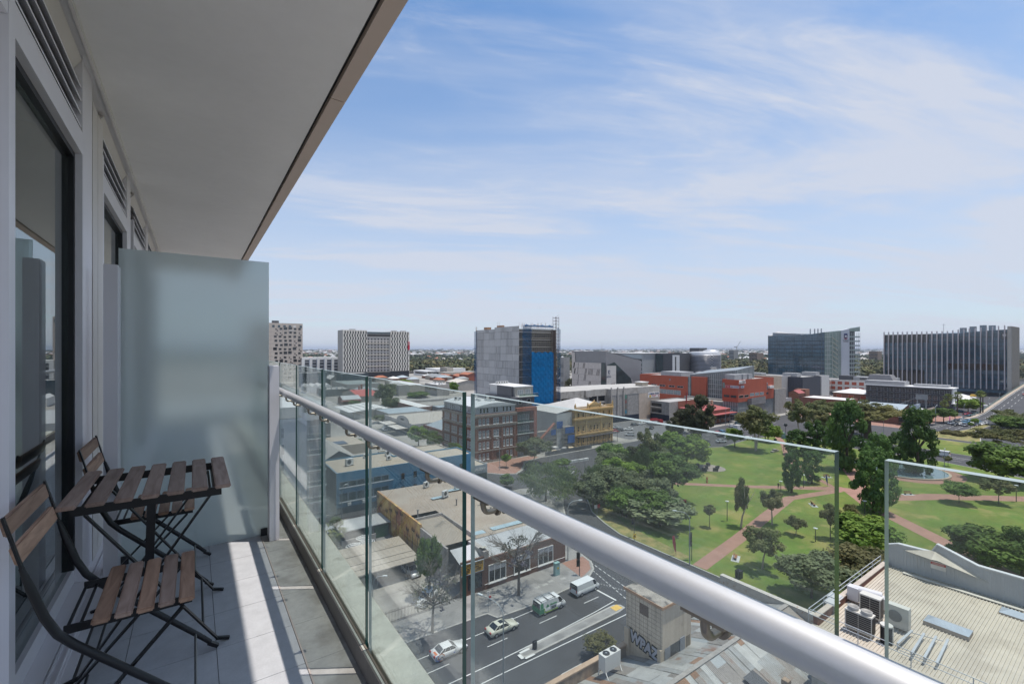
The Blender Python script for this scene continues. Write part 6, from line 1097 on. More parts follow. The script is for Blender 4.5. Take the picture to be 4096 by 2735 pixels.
for i in range(5):
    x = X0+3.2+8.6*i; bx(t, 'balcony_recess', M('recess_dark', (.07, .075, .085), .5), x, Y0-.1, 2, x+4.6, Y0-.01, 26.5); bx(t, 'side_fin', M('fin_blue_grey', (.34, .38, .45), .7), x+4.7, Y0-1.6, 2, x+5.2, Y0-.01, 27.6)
    for k in range(6): bx(t, 'balcony_slab', M('slab_grey', (.30, .31, .33), .7), x, Y0-.7, 3+4*k, x+4.6, Y0-.11, 4.1+4*k)
t = bldg('dark_glass_block', 'dark blue windowless block in front of the chequered tower', 128, 500, 157, 520, 13.4, M('slate_blue_wall', (.045, .06, .07), .5), flat, .4)
t = bldg('blue_glass_flats', 'blue glass flats behind the left balustrade panels', 88, 520, 118, 540, 14.5, MC['glass_blue'], flat, .4); wrow(t, 'E', 520, [90+3*i for i in range(9)], 9.5, 2, 2.4, mf=MC['frame_white'], mg=MC['glass_blue']); wrow(t, 'E', 520, [90+3*i for i in range(9)], 5.5, 2, 2.4, mf=MC['frame_white'], mg=MC['glass_blue'])
# ------------------------------------------------------------------ low roofs between
ck2 = M('render_grey', (.36, .34, .315), .85, streak=.12); wal = M('render_cream', (.44, .40, .34), .85, streak=.1)
t = bldg('yellow_window_hall', 'grey hall with a row of yellow framed windows and a cluttered white roof', 168.1, 350.8, 179.5, 376, 9.7, ck2, tinw, .3); wrow(t, 'S', 168.1, [354+3.2*i for i in range(7)], 4.6, 2.2, 2.2, mf=M('frame_yellow', (.42, .34, .16), .7), fr=.25)
for i in range(8): ac(170+g.uniform(0, 8), 353+g.uniform(0, 20), 9.4, i, 1.6)
t = bldg('blank_grey_hall', 'blank grey walled hall with a white pitched roof beside a dark tree', 203, 380.3, 226, 404, 8.2, ck2, flat, .2); gable(t, 203, 380.3, 226, 404, 8.2, 2.2, M('cream_roof', (.52, .47, .40), .6), ck2, 'y')
t = bldg('long_cream_hall', 'long cream walled hall with stepped roof right of the chequered tower', 157.6, 384.8, 173, 450, 7.7, wal, tinw, .5); t = bldg('sawtooth_hall', 'pale hall with a white sloping roof next to the yellow windowed hall', 150, 384.8, 157.4, 419, 6.8, wal, flat, .2); gable(t, 150, 384.8, 157.4, 419, 6.8, 1.6, tinw, wal, 'y')
t = bldg('striped_front_block', 'small block with tall dark blue glazing behind the balustrade', 141.4, 369.5, 151, 395, 9.1, ck2, flat, .3); wrow(t, 'S', 141.4, [372+3*i for i in range(7)], .4, 1.6, 7.6, mf=MC['frame_dark'], mg=MC['glass_blue'], ny=3)
t = bldg('dark_fence_yard', 'black walled yard with a white arched top left of the concrete tower', 226.5, 375, 240, 390, 5.2, dkgrey, tinw, .3)
for nm, lab, x0, y0, x1, y1, h, rs_, ax_ in (('brick_hall', 'terracotta tiled brick hall nearest the concrete tower', 280, 517, 296, 541, 4.6, 2.6, 'x'), ('brick_hall', 'taller terracotta roofed hall touching the concrete tower', 276, 490, 292, 512, 8.2, 2.4, 'x'), ('brick_hall', 'low terracotta roofed brick wing left of the other tiled halls', 268, 530, 279, 556, 4.6, 2.2, 'x')):
    t = bldg(nm, lab, x0, y0, x1, y1, h, M('brick_far', (.26, .085, .055), .85), flat, .2); gable(t, x0, y0, x1, y1, h, rs_, terr, BRL, 'y' if ax_ == 'x' else 'x', .6)
t = bldg('tan_block', 'tan office block rising behind the terracotta roofs', 292, 578, 302, 600, 13.5, wal, flat, .3); t = bldg('tan_wing', 'long tan wing with small windows behind the terracotta roofs', 280, 560, 330, 580, 8, wal, flat, .3); wrow(t, 'E', 560, [284+4*i for i in range(10)], 3, 1.5, 2, mf=MC['frame_white'])
t = bldg('white_office', 'long white office with black window strip before the gum woodland', 276.7, 609, 292, 660, 7.6, wht, tinw, .3); bx(t, 'window_strip', MC['glass_dark'], 276.6, 611, 3, 276.69, 655, 5.6); t = bldg('white_office_wing', 'white roofed office wing set behind the tan block', 296, 620, 345, 660, 10.2, wht, tinw, .3); bx(t, 'dark_front', MC['glass_dark'], 276.71, 590, 1, 292, 608.9, 7)
t = bldg('twin_gable_shop', 'grey roofed shop with hip ends right of the cream hall', 249.5, 503.8, 262, 556, 4.8, wal, flat, .2); hip(t, 249.5, 503.8, 262, 556, 4.9, 3, M('grey_tin', (.27, .28, .28), .6), .6)
# left of the brown warehouse, seen through the balustrade
t = thing('white_front_shop', 'white fronted shop with a curved gable parapet and black lettering', 'shop', (81, 200, .1)); wf = M('shop_white', (.50, .48, .47), .8, streak=.1); walls(t, rect(81.6, 196, 114, 233), .1, 5.6, wf, M('shop_roof', (.40, .37, .33), .8, var=.1), .5)
b = MB(); n = 12; v = []
for i in range(n+1): a = math.pi*i/n; v.append((81.3, 207.5-7.5*math.cos(a), 5.6+2.6*math.sin(a)))
b.add(v+[(81.3, 215, 5.0), (81.3, 200, 5.0)], [tuple(range(n+3))]); b.add([(x+.35, y, z) for x, y, z in v]+[(81.65, 215, 5.0), (81.65, 200, 5.0)], [tuple(range(n+3))[::-1]]); b.build('curved_parapet', wf, t); lettering('coode', 1.6, (81.2, 207.6, 6.6), 'S', MC['sign_black'], t); bx(t, 'canopy', M('canopy_pale', (.50, .47, .43), .6), 75.5, 200, 3.2, 81.2, 212, 3.5); bx(t, 'canopy', M('canopy_pale', (.5, .47, .43)), 75.5, 214, 3.4, 81.2, 224, 3.7); bx(t, 'shopfront', M('front_dark', (.04, .055, .055), .4), 81.2, 198, .12, 81.58, 231, 3.1)
t = thing('hip_roof_shop', 'brick fronted shop with a blue grey hipped roof beside the brown warehouse', 'shop', (91, 164, .1)); walls(t, rect(86, 165, 104, 194), .1, 5.4, BR, flat, .2); hip(t, 86.5, 166, 103.5, 193, 5.3, 4.2, bluer, -.2); bx(t, 'trim_band', MC['cornice_stone'], 85.8, 164.8, 3.4, 85.99, 194, 4.2)
t = bldg('white_roof_sheds', 'row of low brick sheds under a long white flat roof', 110, 255.5, 119.6, 307, 5.0, BR, tinw, .2); t = bldg('blue_roof_shed', 'long low shed with a pale blue grey roof behind the white fronted shop', 86, 239, 110, 262, 5, ck2, bluer, .2); t = bldg('glossy_white_sheds', 'cluster of glaring white tin roofs among hedges', 74, 262, 96, 292, 4.6, ck2, tinw, .2)
for i in range(5): bx(t, 'roof_sheet', tinw, 70+4.4*i, 258+2*i, 4.65, 74+4.4*i, 290+1.5*i, 4.9+.1*i)
t = bldg('cream_house', 'cream gabled house with a bright red iron roof', 100, 342, 116, 387, 4.8, wal, flat, .2); gable(t, 100, 342, 116, 387, 4.8, 3, M('red_iron_bright', (.42, .10, .08), .6), wal, 'x', .5); t = bldg('hip_house', 'grey hip roofed house with tall brick chimneys', 110, 371, 127, 392, 6.2, BR, flat, .2); hip(t, 110, 371, 127, 392, 6.3, 2.6, M('grey_tin', (0, 0, 0)), .6); bx(t, 'chimney', BRL, 112, 376, 6, 113.2, 377.4, 11); bx(t, 'chimney', BRL, 108.8, 372, 5, 109.9, 373.2, 10)
t = bldg('flat_long_shed', 'long flat roofed dark shed with rooftop boxes behind the red iron roof', 88, 399, 109.5, 425, 6, M('shed_dark', (.12, .13, .13), .7), flat, .3)
for i in range(4): ac(91+4.4*i, 404, 5.8, i, 1.8)
t = bldg('green_tin_house', 'corrugated tin roofed cottage with a red and white verandah awning', 86, 330, 98, 345, 4.2, BR, flat, .2); gable(t, 86, 330, 98, 345, 4.2, 2.2, tin, BR, 'x', .5); bx(t, 'awning', M('awning_red', (.40, .16, .14), .7), 84, 327.5, 3.3, 98, 329.9, 3.6)
t = bldg('stone_chapel', 'small stone gabled chapel with a pale roof beside the dark blue block', 122, 520, 131, 545, 7, M('stone_grey', (.30, .27, .24), .9), flat, .2); gable(t, 122, 520, 131, 545, 7, 3.6, tinw, MC['stone_grey'], 'y', .4)
t = bldg('warehouse_row', 'long green grey warehouse roof under the chequered tower', 118, 440, 150, 498, 6.4, ck2, M('green_grey_roof', (.24, .27, .26), .6), .2); t = bldg('zigzag_shed', 'white sawtooth roofed shed at the left edge of the balustrade', 82, 440, 104, 462, 6, wht, flat, .2)
for i in range(4): gable(t, 82+5.5*i, 440, 87.4+5.5*i, 462, 6, 2, tinw, wht, 'y', 0, 'roof')
t = bldg('grey_carpark_slab', 'wide grey concrete yard wall in front of the blank hall', 118, 318, 176, 322, 1.6, ck2, flat, .1, cat='wall'); t = bldg('black_tin_shed', 'black open shed with a blue roof beside the brown warehouse', 119, 246, 127, 256, 5.2, dkgrey, bluer, .1)
for i in range(26):
    x = 120+g.uniform(0, 150); y = 400+g.uniform(0, 180)
    if 150 < x < 230 and y > 370 and y < 460: continue
    w = g.uniform(8, 15); d = g.uniform(8, 16); h = g.uniform(3.4, 5.5); t = bldg('low_house', 'low pitched roof house among the roofs before the parkland trees', x, y, x+w, y+d, h, wal if i % 2 else BRL, flat, .2, 'house', 'low houses before the parkland'); hip(t, x, y, x+w, y+d, h, g.uniform(1.6, 2.6), g.choice((tinw, terr, M('grey_tin', (0, 0, 0)), bluer)), .5)
# ------------------------------------------------------------------ street block straight below
t = thing('grey_apartments', 'tall pale grey apartment block with stacked balconies at far left below the rail', 'building', (-20, 100, .1)); ga = M('apartment_grey', (.44, .46, .465), .75, var=.05, streak=.08); YA = 103.0; b = MB(); b.box(-30, YA, .1, 19.4, YA+22, 25.0); b.build('wall', ga, t); b = MB(); b.box(-30.2, YA-.3, 25.01, 23.4, YA+22, 28); b.build('roof_band', M('band_pale', (.40, .41, .41), .7), t); bx(t, 'balcony_wall', M('recess_grey', (.2, .2, .2)), 19.41, YA+1.6, .1, 23.2, YA+22, 25)
for k in range(7):
    z = 1.2+3.35*k; wrow(t, 'E', YA, (14.6,), z+.4, 1.1, 2.2, mf=MC['frame_white'], ny=2); wrow(t, 'E', YA, (9.5,), z, 2.6, 2.4, mf=MC['frame_dark'], nx=2); wrow(t, 'E', YA+1.6, (21.3,), z, 2.8, 2.2, mf=MC['frame_white'], mg=MC['glass_pale'], nx=2)
    bx(t, 'balcony_slab', M('slab_pale', (.42, .43, .43), .7), 19.42, YA-.2, z-.5, 23.3, YA+1.58, z-.25); bx(t, 'balcony_glass', MC['balcony_glass'], 19.5, YA-.18, z-.24, 23.25, YA-.15, z+.75); bx(t, 'balcony_rail', bw, 19.5, YA-.2, z+.75, 23.25, YA-.13, z+.82)
t = thing('stone_gable_house', 'old slate stone house with a gable end and rear chimney wing behind the blue building', 'house', (34, 150, .1)); sl_ = M('slate_stone', (.17, .16, .155), .9, brick=(.7, .3, (.24, .22, .2), .04), streak=.1); walls(t, rect(29, 141, 42, 168), .1, 6.0, sl_, flat, .2); gable(t, 29, 141, 42, 168, 6.0, 3.6, M('roof_old', (.38, .36, .33), .7, var=.15), sl_, 'y', .2); wrow(t, 'E', 141, (32, 38), 1.2, 1.0, 1.8, mf=M('frame_red', (.10, .05, .045), .6))
t = bldg('stone_row_house', 'grey stone terrace with white framed windows and solar panels', 28, 196, 46, 214, 9.6, sl_, M('tan_roof', (.42, .36, .29), .8), .3); wrow(t, 'E', 196, (31, 35, 39, 43), 5.6, 1.4, 2.6, mf=wht, fr=.3); bx(t, 'string_course', wht, 27.9, 195.8, 4.6, 46.1, 195.99, 4.9); bx(t, 'low_wing', M('tan_roof', (.4, .36, .3)), 28, 176, .1, 54, 195.7, 3.8); bx(t, 'solar_panel', M('solar', (.03, .045, .08), .15, spec=.8), 30, 178, 3.9, 48, 184, 4.1)
# blue office
t = thing('blue_office', 'two storey blue painted office with long window bands and a tan flat roof', 'building', (28, 114, .1)); X0, Y0, X1, Y1 = 28.1, 114.0, 66, 130; bl_ = M('paint_blue', (.075, .205, .32), .65, var=.06, streak=.08); walls(t, [(X0, Y0), (X1, Y0), (X1, 124), (46, 124), (46, Y1), (X0, Y1)], .1, 10.0, bl_, M('tan_flat', (.40, .345, .275), .85, var=.1, vs=.3, streak=.1), .35)
for z, h in ((6.4, 1.4), (2.9, 2.1)):
    wrow(t, 'E', Y0, [29.8+2.05*i for i in range(6)], z, 1.9, h, mf=MC['frame_grey'], mg=MC['glass_teal']); wrow(t, 'E', Y0, [43.2+2.05*i for i in range(0)], z, 1.9, h); bx(t, 'window_sill', M('sill_pale', (.40, .42, .44), .7), 28.6, Y0-.25, z-.25, 42.2, Y0-.002, z-.02)
wrow(t, 'E', Y0, (44.8, 48.2, 51.5, 55, 58.5, 62), 5.8, 1.0, 1.8, mf=M('frame_blue', (.07, .16, .24), .6), sill=True); wrow(t, 'E', Y0, (44.8, 48.2, 51.5, 55, 58.5, 62), 2.4, 1.0, 1.8, mf=MC['frame_blue'], sill=True)
for x in (30.6, 34.2, 38, 41.5): bx(t, 'wall_unit', ACM, x, Y0-.45, 1.9, x+.9, Y0-.005, 2.5)
bx(t, 'dado', M('dado_dark', (.06, .065, .075), .7), 28.2, Y0-.05, .12, 65.9, Y0-.003, 1.6); bx(t, 'side_wall', M('side_brown', (.24, .22, .21), .85, brick=(.24, .086, (.2, .18, .17)), streak=.1), X0-.1, Y0+.05, .1, X0-.005, Y1, 9.99)
for (x, y, s_) in ((33, 121, 2), (45, 126, 1.6), (39, 127, 1.2), (43.5, 121, 1.3)): ac(x, y, 9.7, .3, s_)
t = bldg('tan_roof_block', 'tan roofed block stepping down behind the blue office', 46.2, 124.2, 66, 138, 8.6, M('tan_wall', (.36, .31, .25), .85), MC['tan_flat'], .3)
t = bldg('gallery_block', 'grey corner gallery with a dark shopfront at the road bend', 66.2, 116, 72, 130, 5.6, M('gallery_grey', (.28, .30, .31), .8), MC['tan_flat'], .3); bx(t, 'shopfront', MC['front_dark'], 66.4, 115.9, .12, 71.8, 115.99, 3.2); lettering('GALLERY', 1.0, (69.1, 115.85, 4.4), 'E', MC['sign_white'], t)
# mural shop
t = thing('mural_shop', 'brown roofed brick workshop with a palm tree mural, skylights and iron front roof', 'shop', (34.6, 64.3, .12)); YS = 64.4; brf = M('brown_roof', (.36, .295, .235), .65, var=.10, vs=.25, corr=('X', .3, .03), patch=((.40, .345, .285), .2, .5, .6)); shopw = M('shop_brick', (.21, .11, .078), .85, brick=(.24, .086, (.12, .085, .07)), streak=.15)
pl = M('mural_ground', (.64, .44, .15), .8, col2=(.42, .22, .10), vs=.35, var=.18, patch=((.34, .09, .08), .45, .55, .8)); wallg = M('plaster_grey', (.44, .40, .37), .85, streak=.2, patch=((.25, .23, .22), .5, .52, .7))
b = MB(); b.box(34.6, 79.5, .1, 34.95, 104, 7.2); b.build('mural_wall', pl, t); b = MB(); b.box(34.6, 68.6, .1, 34.95, 79.48, 6.6); b.build('plaster_wall', wallg, t)
b = MB(); b.box(35, YS, .1, 39.35, YS+.3, 5.7); b.box(39.36, YS, .1, 57.2, YS+.3, 5.2); b.box(56.9, YS+.31, .1, 57.2, 104, 6); b.box(35, 103.7, .1, 56.8, 104, 6.8); b.build('brick_wall', shopw, t)
b = MB(); b.quad((41, 84, 6.6), (57, 84, 6.3), (57, 104, 6.6), (41, 104, 6.9)); b.quad((35, 86, 6.8), (41, 86, 6.7), (41, 104, 6.9), (35, 104, 7.1)); b.quad((41, 70, 6.3), (57, 70, 6.1), (57, 84, 6.3), (41, 84, 6.6)); b.build('roof', brf, t)
b = MB(); b.quad((35.2, 70.6, 6.25), (40.8, 70.6, 6.2), (40.8, 83, 6.55), (35.2, 83, 6.6)); b.build('side_roof', M('brown_roof_y', (.335, .285, .23), .65, var=.08, corr=('Y', .3, .03)), t); b = MB(); b.box(34.9, 83, 5.6, 41, 83.3, 7.1); b.box(40.8, 70, 5.6, 41.0, 83, 7.0); b.build('parapet', wallg, t); b = MB(); b.quad((35, 83.4, 5.9), (41, 83.4, 5.9), (41, 86, 6.0), (35, 86, 6.0)); b.build('valley_roof', tinw, t)
for (x0, x1) in ((41.3, 44), (45.5, 56.5)): b = MB(); b.quad((x0, 71.2, 6.38), (x1, 71.2, 6.3), (x1, 72.6, 6.34), (x0, 72.6, 6.42)); b.build('skylight', M('skylight_blue', (.36, .46, .50), .35), t)
for (x, y) in ((43, 92), (48, 95)): b = MB(); b.quad((x, y, 6.95), (x+4, y, 6.9), (x+4, y+1.2, 6.92), (x, y+1.2, 6.97)); b.build('skylight', MC['skylight_blue'], t)
def ribbed(x0, x1, y0, z0, y1, z1, parent, mat, nm, pitch=.28):
    b = MB(); n = int((x1-x0)/pitch)
    for i in range(n):
        a = x0+(x1-x0)*i/n; w = (x1-x0)/n
        for (u0, u1, h0, h1) in ((0, .35, 0, .0), (.35, .5, 0, .07), (.5, .85, .07, .07), (.85, 1, .07, 0)): b.quad((a+w*u0, y0, z0+h0), (a+w*u1, y0, z0+h1), (a+w*u1, y1, z1+h1), (a+w*u0, y1, z1+h0))
    return b.build(nm, mat, parent)
zin = M('galvanised', (.52, .52, .52), .45, .2, var=.08)
ribbed(35.1, 39.2, 64.75, 5.15, 68.4, 6.3, t, zin, 'front_roof'); ribbed(40.4, 57, 64.8, 4.9, 69.8, 6.25, t, zin, 'front_roof')
b = MB(); b.box(39.3, YS+.05, 5.0, 40.3, 69.8, 6.4); b.build('dividing_wall', wallg, t); b = MB(); n = 8
for i in range(n): a0, a1 = math.pi/2*i/n, math.pi/2*(i+1)/n; b.quad((39.3, YS+.4+1.6*math.sin(a0), 5.7+1.2*math.cos(a0)), (40.3, YS+.4+1.6*math.sin(a0), 5.7+1.2*math.cos(a0)), (40.3, YS+.4+1.6*math.sin(a1), 5.7+1.2*math.cos(a1)), (39.3, YS+.4+1.6*math.sin(a1), 5.7+1.2*math.cos(a1)))
b.build('curved_parapet', M('parapet_cream', (.48, .45, .38), .8), t)
for x in (41.95, 47.1, 52.4):
    wd3 = 3.5; win(t, 'E', (x, YS-.004, 1.0), wd3, 3.0, wht, MC['glass_dark'], 3, 1, .13, True, .12); bx(t, 'window_louvre', M('louvre_pale', (.42, .42, .45), .6, corr=('X', .18, .03)), x-wd3/2+.14, YS-.075, 2.95, x+wd3/2-.14, YS-.045, 3.86)
bx(t, 'plinth', M('plinth_brown', (.16, .09, .07), .85), 39.4, YS-.06, .13, 57.1, YS-.003, .95); bx(t, 'plinth_cap', wht, 39.4, YS-.09, .952, 57.1, YS-.004, 1.0); win(t, 'E', (37.6, YS-.004, .9), 2.6, 2.3, MC['frame_dark'], MC['glass_dark'], 3, 2, .07)
so_ = bx(t, 'shop_sign', M('sign_orange', (.62, .36, .07), .6, var=.06), 35.1, YS-.12, 3.62, 39.15, YS-.005, 5.25); sf = MB(); sf.box(35.0, YS-.15, 5.26, 39.25, YS-.003, 5.36); sf.box(35.0, YS-.15, 3.52, 39.25, YS-.003, 3.61); sf.box(39.16, YS-.15, 3.62, 39.26, YS-.003, 5.25); sf.build('sign_frame', M('frame_pale_blue', (.45, .50, .55), .5), t)
sb_ = M('sign_black', (0, 0, 0)); lettering('GILFORD AUTOS', .58, (37.15, YS-.14, 4.9), 'E', sb_, t, sx=.82); lettering('MECHANICAL REPAIRS', .22, (37.2, YS-.14, 4.48), 'E', sb_, t); lettering('TUNE UPS', .22, (36.1, YS-.14, 4.2), 'E', sb_, t); lettering('HONDA', .22, (38.3, YS-.14, 4.2), 'E', sb_, t); lettering('SERVICE', .24, (36.1, YS-.14, 3.96), 'E', sb_, t); lettering('CHRYSLER', .22, (38.1, YS-.14, 3.95), 'E', sb_, t); lettering('8212', .22, (36, YS-.14, 3.72), 'E', sb_, t)
mp_ = M('mural_black', (.025, .022, .02), .8); g = random.Random(4); b = MB()
for i, y in enumerate((81, 83.2, 85.8, 88.4, 91.8, 95.2, 98, 100.8, 103)):
    h = 3.6+g.uniform(0, 2.4); x = 34.585; l_ = g.uniform(-.6, .6)
    for k in range(6): f0, f1 = k/6, (k+1)/6; c0, c1 = y+l_*f0*f0, y+l_*f1*f1; b.quad((x, c0+.12, .4+h*f0), (x, c0-.12, .4+h*f0), (x, c1-.10, .4+h*f1), (x, c1+.10, .4+h*f1))
    for k in range(9): a = math.pi*(k/8)*1.3-.5; L_ = 1.1; c = (y+l_, .4+h); e = (c[0]+L_*math.cos(a), c[1]+L_*.75*math.sin(a)-.1); m2 = ((c[0]+e[0])/2, (c[1]+e[1])/2+.25); b.add([(x-.002*k, *c), (x-.002*k, m2[0], m2[1]+.1), (x-.002*k, *e), (x-.002*k, m2[0], m2[1]-.12)], [(0, 1, 2, 3)])
b.build('mural_palms', mp_, t)
b = MB(); g = random.Random(8)
for i in range(22):
    y = 71.5+g.uniform(0, 6); z = 1.4+g.uniform(0, 1.6); a = g.uniform(0, 3); b.bar((34.585, y, z), (34.585, y+.7*math.cos(a), z+.7*math.sin(a)), .02, .06, 0, (1, 0, 0))
b.build('graffiti', M('graffiti_red', (.30, .10, .12), .7), t)
for (x, y, s_) in ((45.5, 101, 1.2), (51, 96, 1.1), (46, 92, 1.3), (53.4, 98, 1.0)): ac(x, y, 6.9, .4, s_*1.2)
for (x, y, h) in ((36.5, 85, 1.3), (46, 86.6, 1.2), (50.4, 84, 1.5), (50.5, 80, .5)): b = MB(); b.cyl(x, y, 6, 6.6+h, .13); b.cyl(x, y, 6.6+h, 6.7+h, .24); tag(b.build('vent_pipe', MC['conc_dark']), 'thin metal vent pipe on the brown workshop roof', 'vent pipe', 'vent pipes on the brown workshop roof')
b = MB(); b.bar((37, 78, 6.7), (39.6, 80, 6.75), .04, .04)
for i in range(6): b.bar((36.9+.45*i, 78.6+.3*i, 6.74), (37.9+.4*i, 77.6+.3*i, 6.74), .03, .03)
tag(b.build('fallen_antenna', MC['conc_dark']), 'fallen antenna lying on the flat side roof of the workshop', 'antenna')
# courtyard
t = thing('carport', 'wide tan sheet roof carport over a dark car bay', 'carport', (22, 75, .12)); b = MB(); b.add([(14, 74.6, 3.3), (32.6, 74.4, 3.3), (33.4, 87.2, 2.8), (14, 87.6, 2.8), (14, 74.6, 3.15), (32.6, 74.4, 3.15), (33.4, 87.2, 2.65), (14, 87.6, 2.65)], [(0, 1, 2, 3), (7, 6, 5, 4), (0, 4, 5, 1), (1, 5, 6, 2), (2, 6, 7, 3), (3, 7, 4, 0)]); b.build('roof', M('carport_roof', (.40, .345, .28), .7, var=.08, vs=.4, corr=('X', .9, .04)), t); bx(t, 'rear_wall', wallg, 14, 87.0, .12, 33, 87.2, 2.7)
for x in (15, 20, 25, 30, 32.3): bx(t, 'post', MC['conc_dark'], x, 75, .12, x+.15, 75.15, 3.2)
b = MB(); b.bar((14, 79, 3.18), (32.9, 78.6, 3.2), .05, .05); b.bar((14, 76.6, 3.28), (32.7, 76.4, 3.28), .04, .04); b.bar((14, 82.8, 3.02), (33.1, 82.4, 3.04), .05, .05); b.build('roof_seam', M('seam_dark', (.14, .125, .11), .8), t)
t = thing('courtyard_shed', 'flat tin roofed bar shed behind the striped umbrellas', 'shed', (25, 95, .12)); bx(t, 'wall', M('shed_black', (.05, .052, .055), .7), 22, 95.2, .12, 34.2, 101, 2.9); bx(t, 'roof', tin, 21.6, 94.8, 2.92, 34.5, 101.3, 3.08); bx(t, 'green_front', M('green_screen', (.03, .085, .035), .8, var=.3, vs=1), 31.2, 94.95, .2, 34, 95.18, 2.6); bx(t, 'pale_wall', wallg, 24, 93.2, .12, 30.8, 93.4, 1.9)
def umbrella(x, y, i, r=1.55):
    t = thing('striped_umbrella', 'black and white striped courtyard umbrella between the carport and the shed', 'umbrella', (x, y, .12), 'striped umbrellas in the courtyard'); b = MB(); n = 8
    for k in range(n):
        for j in range(8):
            r0, r1 = r*j/8, r*(j+1)/8; f = lambda rr, kk: (x+rr*math.cos(kk*2*math.pi/n+i), y+rr*math.sin(kk*2*math.pi/n+i), 2.75-.55*(rr/r)**1.2); b.add([f(r0, k), f(r1, k), f(r1, k+1), f(r0, k+1)], [(0, 1, 2, 3)], j % 2)
    b.build('canopy', [M('canvas_black', (.02, .02, .025), .8), M('canvas_white', (.66, .65, .63), .8)], t); MB().cyl(x, y, .12, 2.75, .04).build('pole', MC['steel'], t)
for i, p in enumerate(((27.9, 91.8), (27.8, 89.4), (25.2, 89.2))): umbrella(*p, i*.3)
t = thing('yard_fence', 'spiked brown steel fence along the footpath in front of the yard', 'fence', (23, 64, .12)); b = MB()
for i in range(52): x = 21.5+11.2*i/51; y = 64.3-.03*i/5; b.box(x-.02, y-.02, .13, x+.02, y+.02, 2.15)
for z in (.4, 1.8): b.bar((21.5, 64.33, z), (32.7, 64.0, z), .04, .05)
b.build('pickets', M('fence_brown', (.13, .10, .09), .6), t); tag(MB().sheet([(14, 65), (34.5, 64.8), (34.5, 79), (14, 79)], .131).build('yard', M('yard_concrete', (.33, .31, .28), .9, var=.15, patch=((.24, .22, .2), .3, .5, .7))), kind='structure')
# ------------------------------------------------------------------ rusty iron roofs and old lift tower
t = thing('iron_roof_building', 'old building with patched rusty corrugated iron gable roofs and concrete street parapet', 'building', (10, 18, .1)); ir = M('old_iron', (.30, .29, .275), .65, .1, var=.14, vs=.5, col2=(.34, .345, .345), patch=((.24, .105, .05), .45, .60, .8), streak=0, corr=('X', .2, .05)); ir2 = M('old_iron_grey', (.27, .245, .225), .65, .1, var=.2, vs=.5, patch=((.20, .09, .05), .5, .60, .7), corr=('X', .2, .05)); ir3 = M('old_iron_pale', (.42, .415, .40), .6, .1, var=.15, vs=.8, corr=('X', .2, .05)); ir4 = M('old_iron_rust', (.27, .165, .11), .8, var=.25, vs=.8, corr=('X', .2, .05))
pw = M('parapet_rust', (.34, .25, .18), .9, var=.2, vs=.8, streak=.35, patch=((.11, .095, .085), .7, .5, .8)); b = MB(); b.box(-40, 33.1, .1, 38.4, 33.5, 8.15); b.build('street_wall', pw, t); b = MB(); b.box(-40, 33.05, 8.16, 38.35, 33.6, 8.3); b.build('wall_cap', M('cap_tan', (.42, .30, .21), .85, var=.2, vs=1), t)
def patchroof(x0, x1, y0, z0, y1, z1, mats, seed, nm):
    g = random.Random(seed); b = MB(); x = x0
    while x < x1:
        w = min(g.choice((.8, .8, 1.6)), x1-x); c = 0
        while c < 1:
            d = g.uniform(.25, .5); e = min(1, c+d); o = g.uniform(0, .07); f = lambda q, xx: (xx, y0+(y1-y0)*q, z0+(z1-z0)*q+o); b.add([f(c-.01, x), f(c-.01, x+w+.04), f(e, x+w+.04), f(e, x)], [(0, 1, 2, 3)] if y1 > y0 else [(3, 2, 1, 0)], g.choices(range(len(mats)), (5, 4, 1, 2, 1)[:len(mats)])[0]); c = e
        x += w
    return b.build(nm, mats, t)
shm = M('sheet_new', (.33, .345, .35), .5, .2, var=.06); patchroof(-40, 57, 33.0, 7.05, 25.3, 10.0, [ir, ir2, shm, ir3, ir4], 3, 'roof_slope'); patchroof(-40, 57, 18.8, 7.2, 25.3, 10.0, [ir2, ir, shm, ir3, ir4], 5, 'roof_slope'); b = MB(); b.bar((-40, 25.3, 10.04), (57, 25.3, 10.04), .45, .10); b.build('ridge_cap', M('ridge_grey', (.30, .28, .26), .7, var=.2, vs=2), t); patchroof(-40, 45, 17.3, 6.8, 9, 9.8, [ir2, ir, shm, ir3, ir4], 9, 'roof_slope'); bx(t, 'box_gutter', MC['conc_dark'], -40, 17.1, 6.5, 45, 17.6, 6.75)
for (x, y, z) in ((30.0, 27.0, 9.4), (37.6, 22.6, 8.95), (39.3, 20.6, 8.2)):
    b = MB(); sg_ = 1 if y > 25 else -1; b.add([(x-.9, y-.7, z+.18+.38*.7*sg_*1), (x+.9, y-.7, z+.18+.38*.7*sg_), (x+.9, y+.7, z+.18-.38*.7*sg_), (x-.9, y+.7, z+.18-.38*.7*sg_), (x-.9, y-.7, z-.3), (x+.9, y-.7, z-.3), (x+.9, y+.7, z-.3), (x-.9, y+.7, z-.3)], [(0, 1, 2, 3), (0, 4, 5, 1), (1, 5, 6, 2), (2, 6, 7, 3), (3, 7, 4, 0)]); b.build('roof_light', M('rooflight_white', (.62, .62, .62), .4), t)
b = MB(); b.quad((42.2, 20.4, 8.6), (44, 20.4, 8.6), (44, 22.6, 9.2), (42.2, 22.6, 9.2)); b.build('dark_sheet', dkgrey, t); bx(t, 'chimney_stub', pw, 44.4, 19.6, 6, 45.0, 20.2, 9.6); bx(t, 'end_coping', M('coping_rust', (.46, .43, .39), .7, var=.15, vs=2, patch=((.26, .10, .05), 2.2, .60, .8)), 57.01, 18.7, .1, 57.7, 33.6, 10.15); bx(t, 'street_wall', pw, 43.25, 33.1, .1, 57, 33.5, 8.15); bx(t, 'rear_wall', MC['conc_dark'], -40, 8.6, .1, 45, 9.0, 9.6)
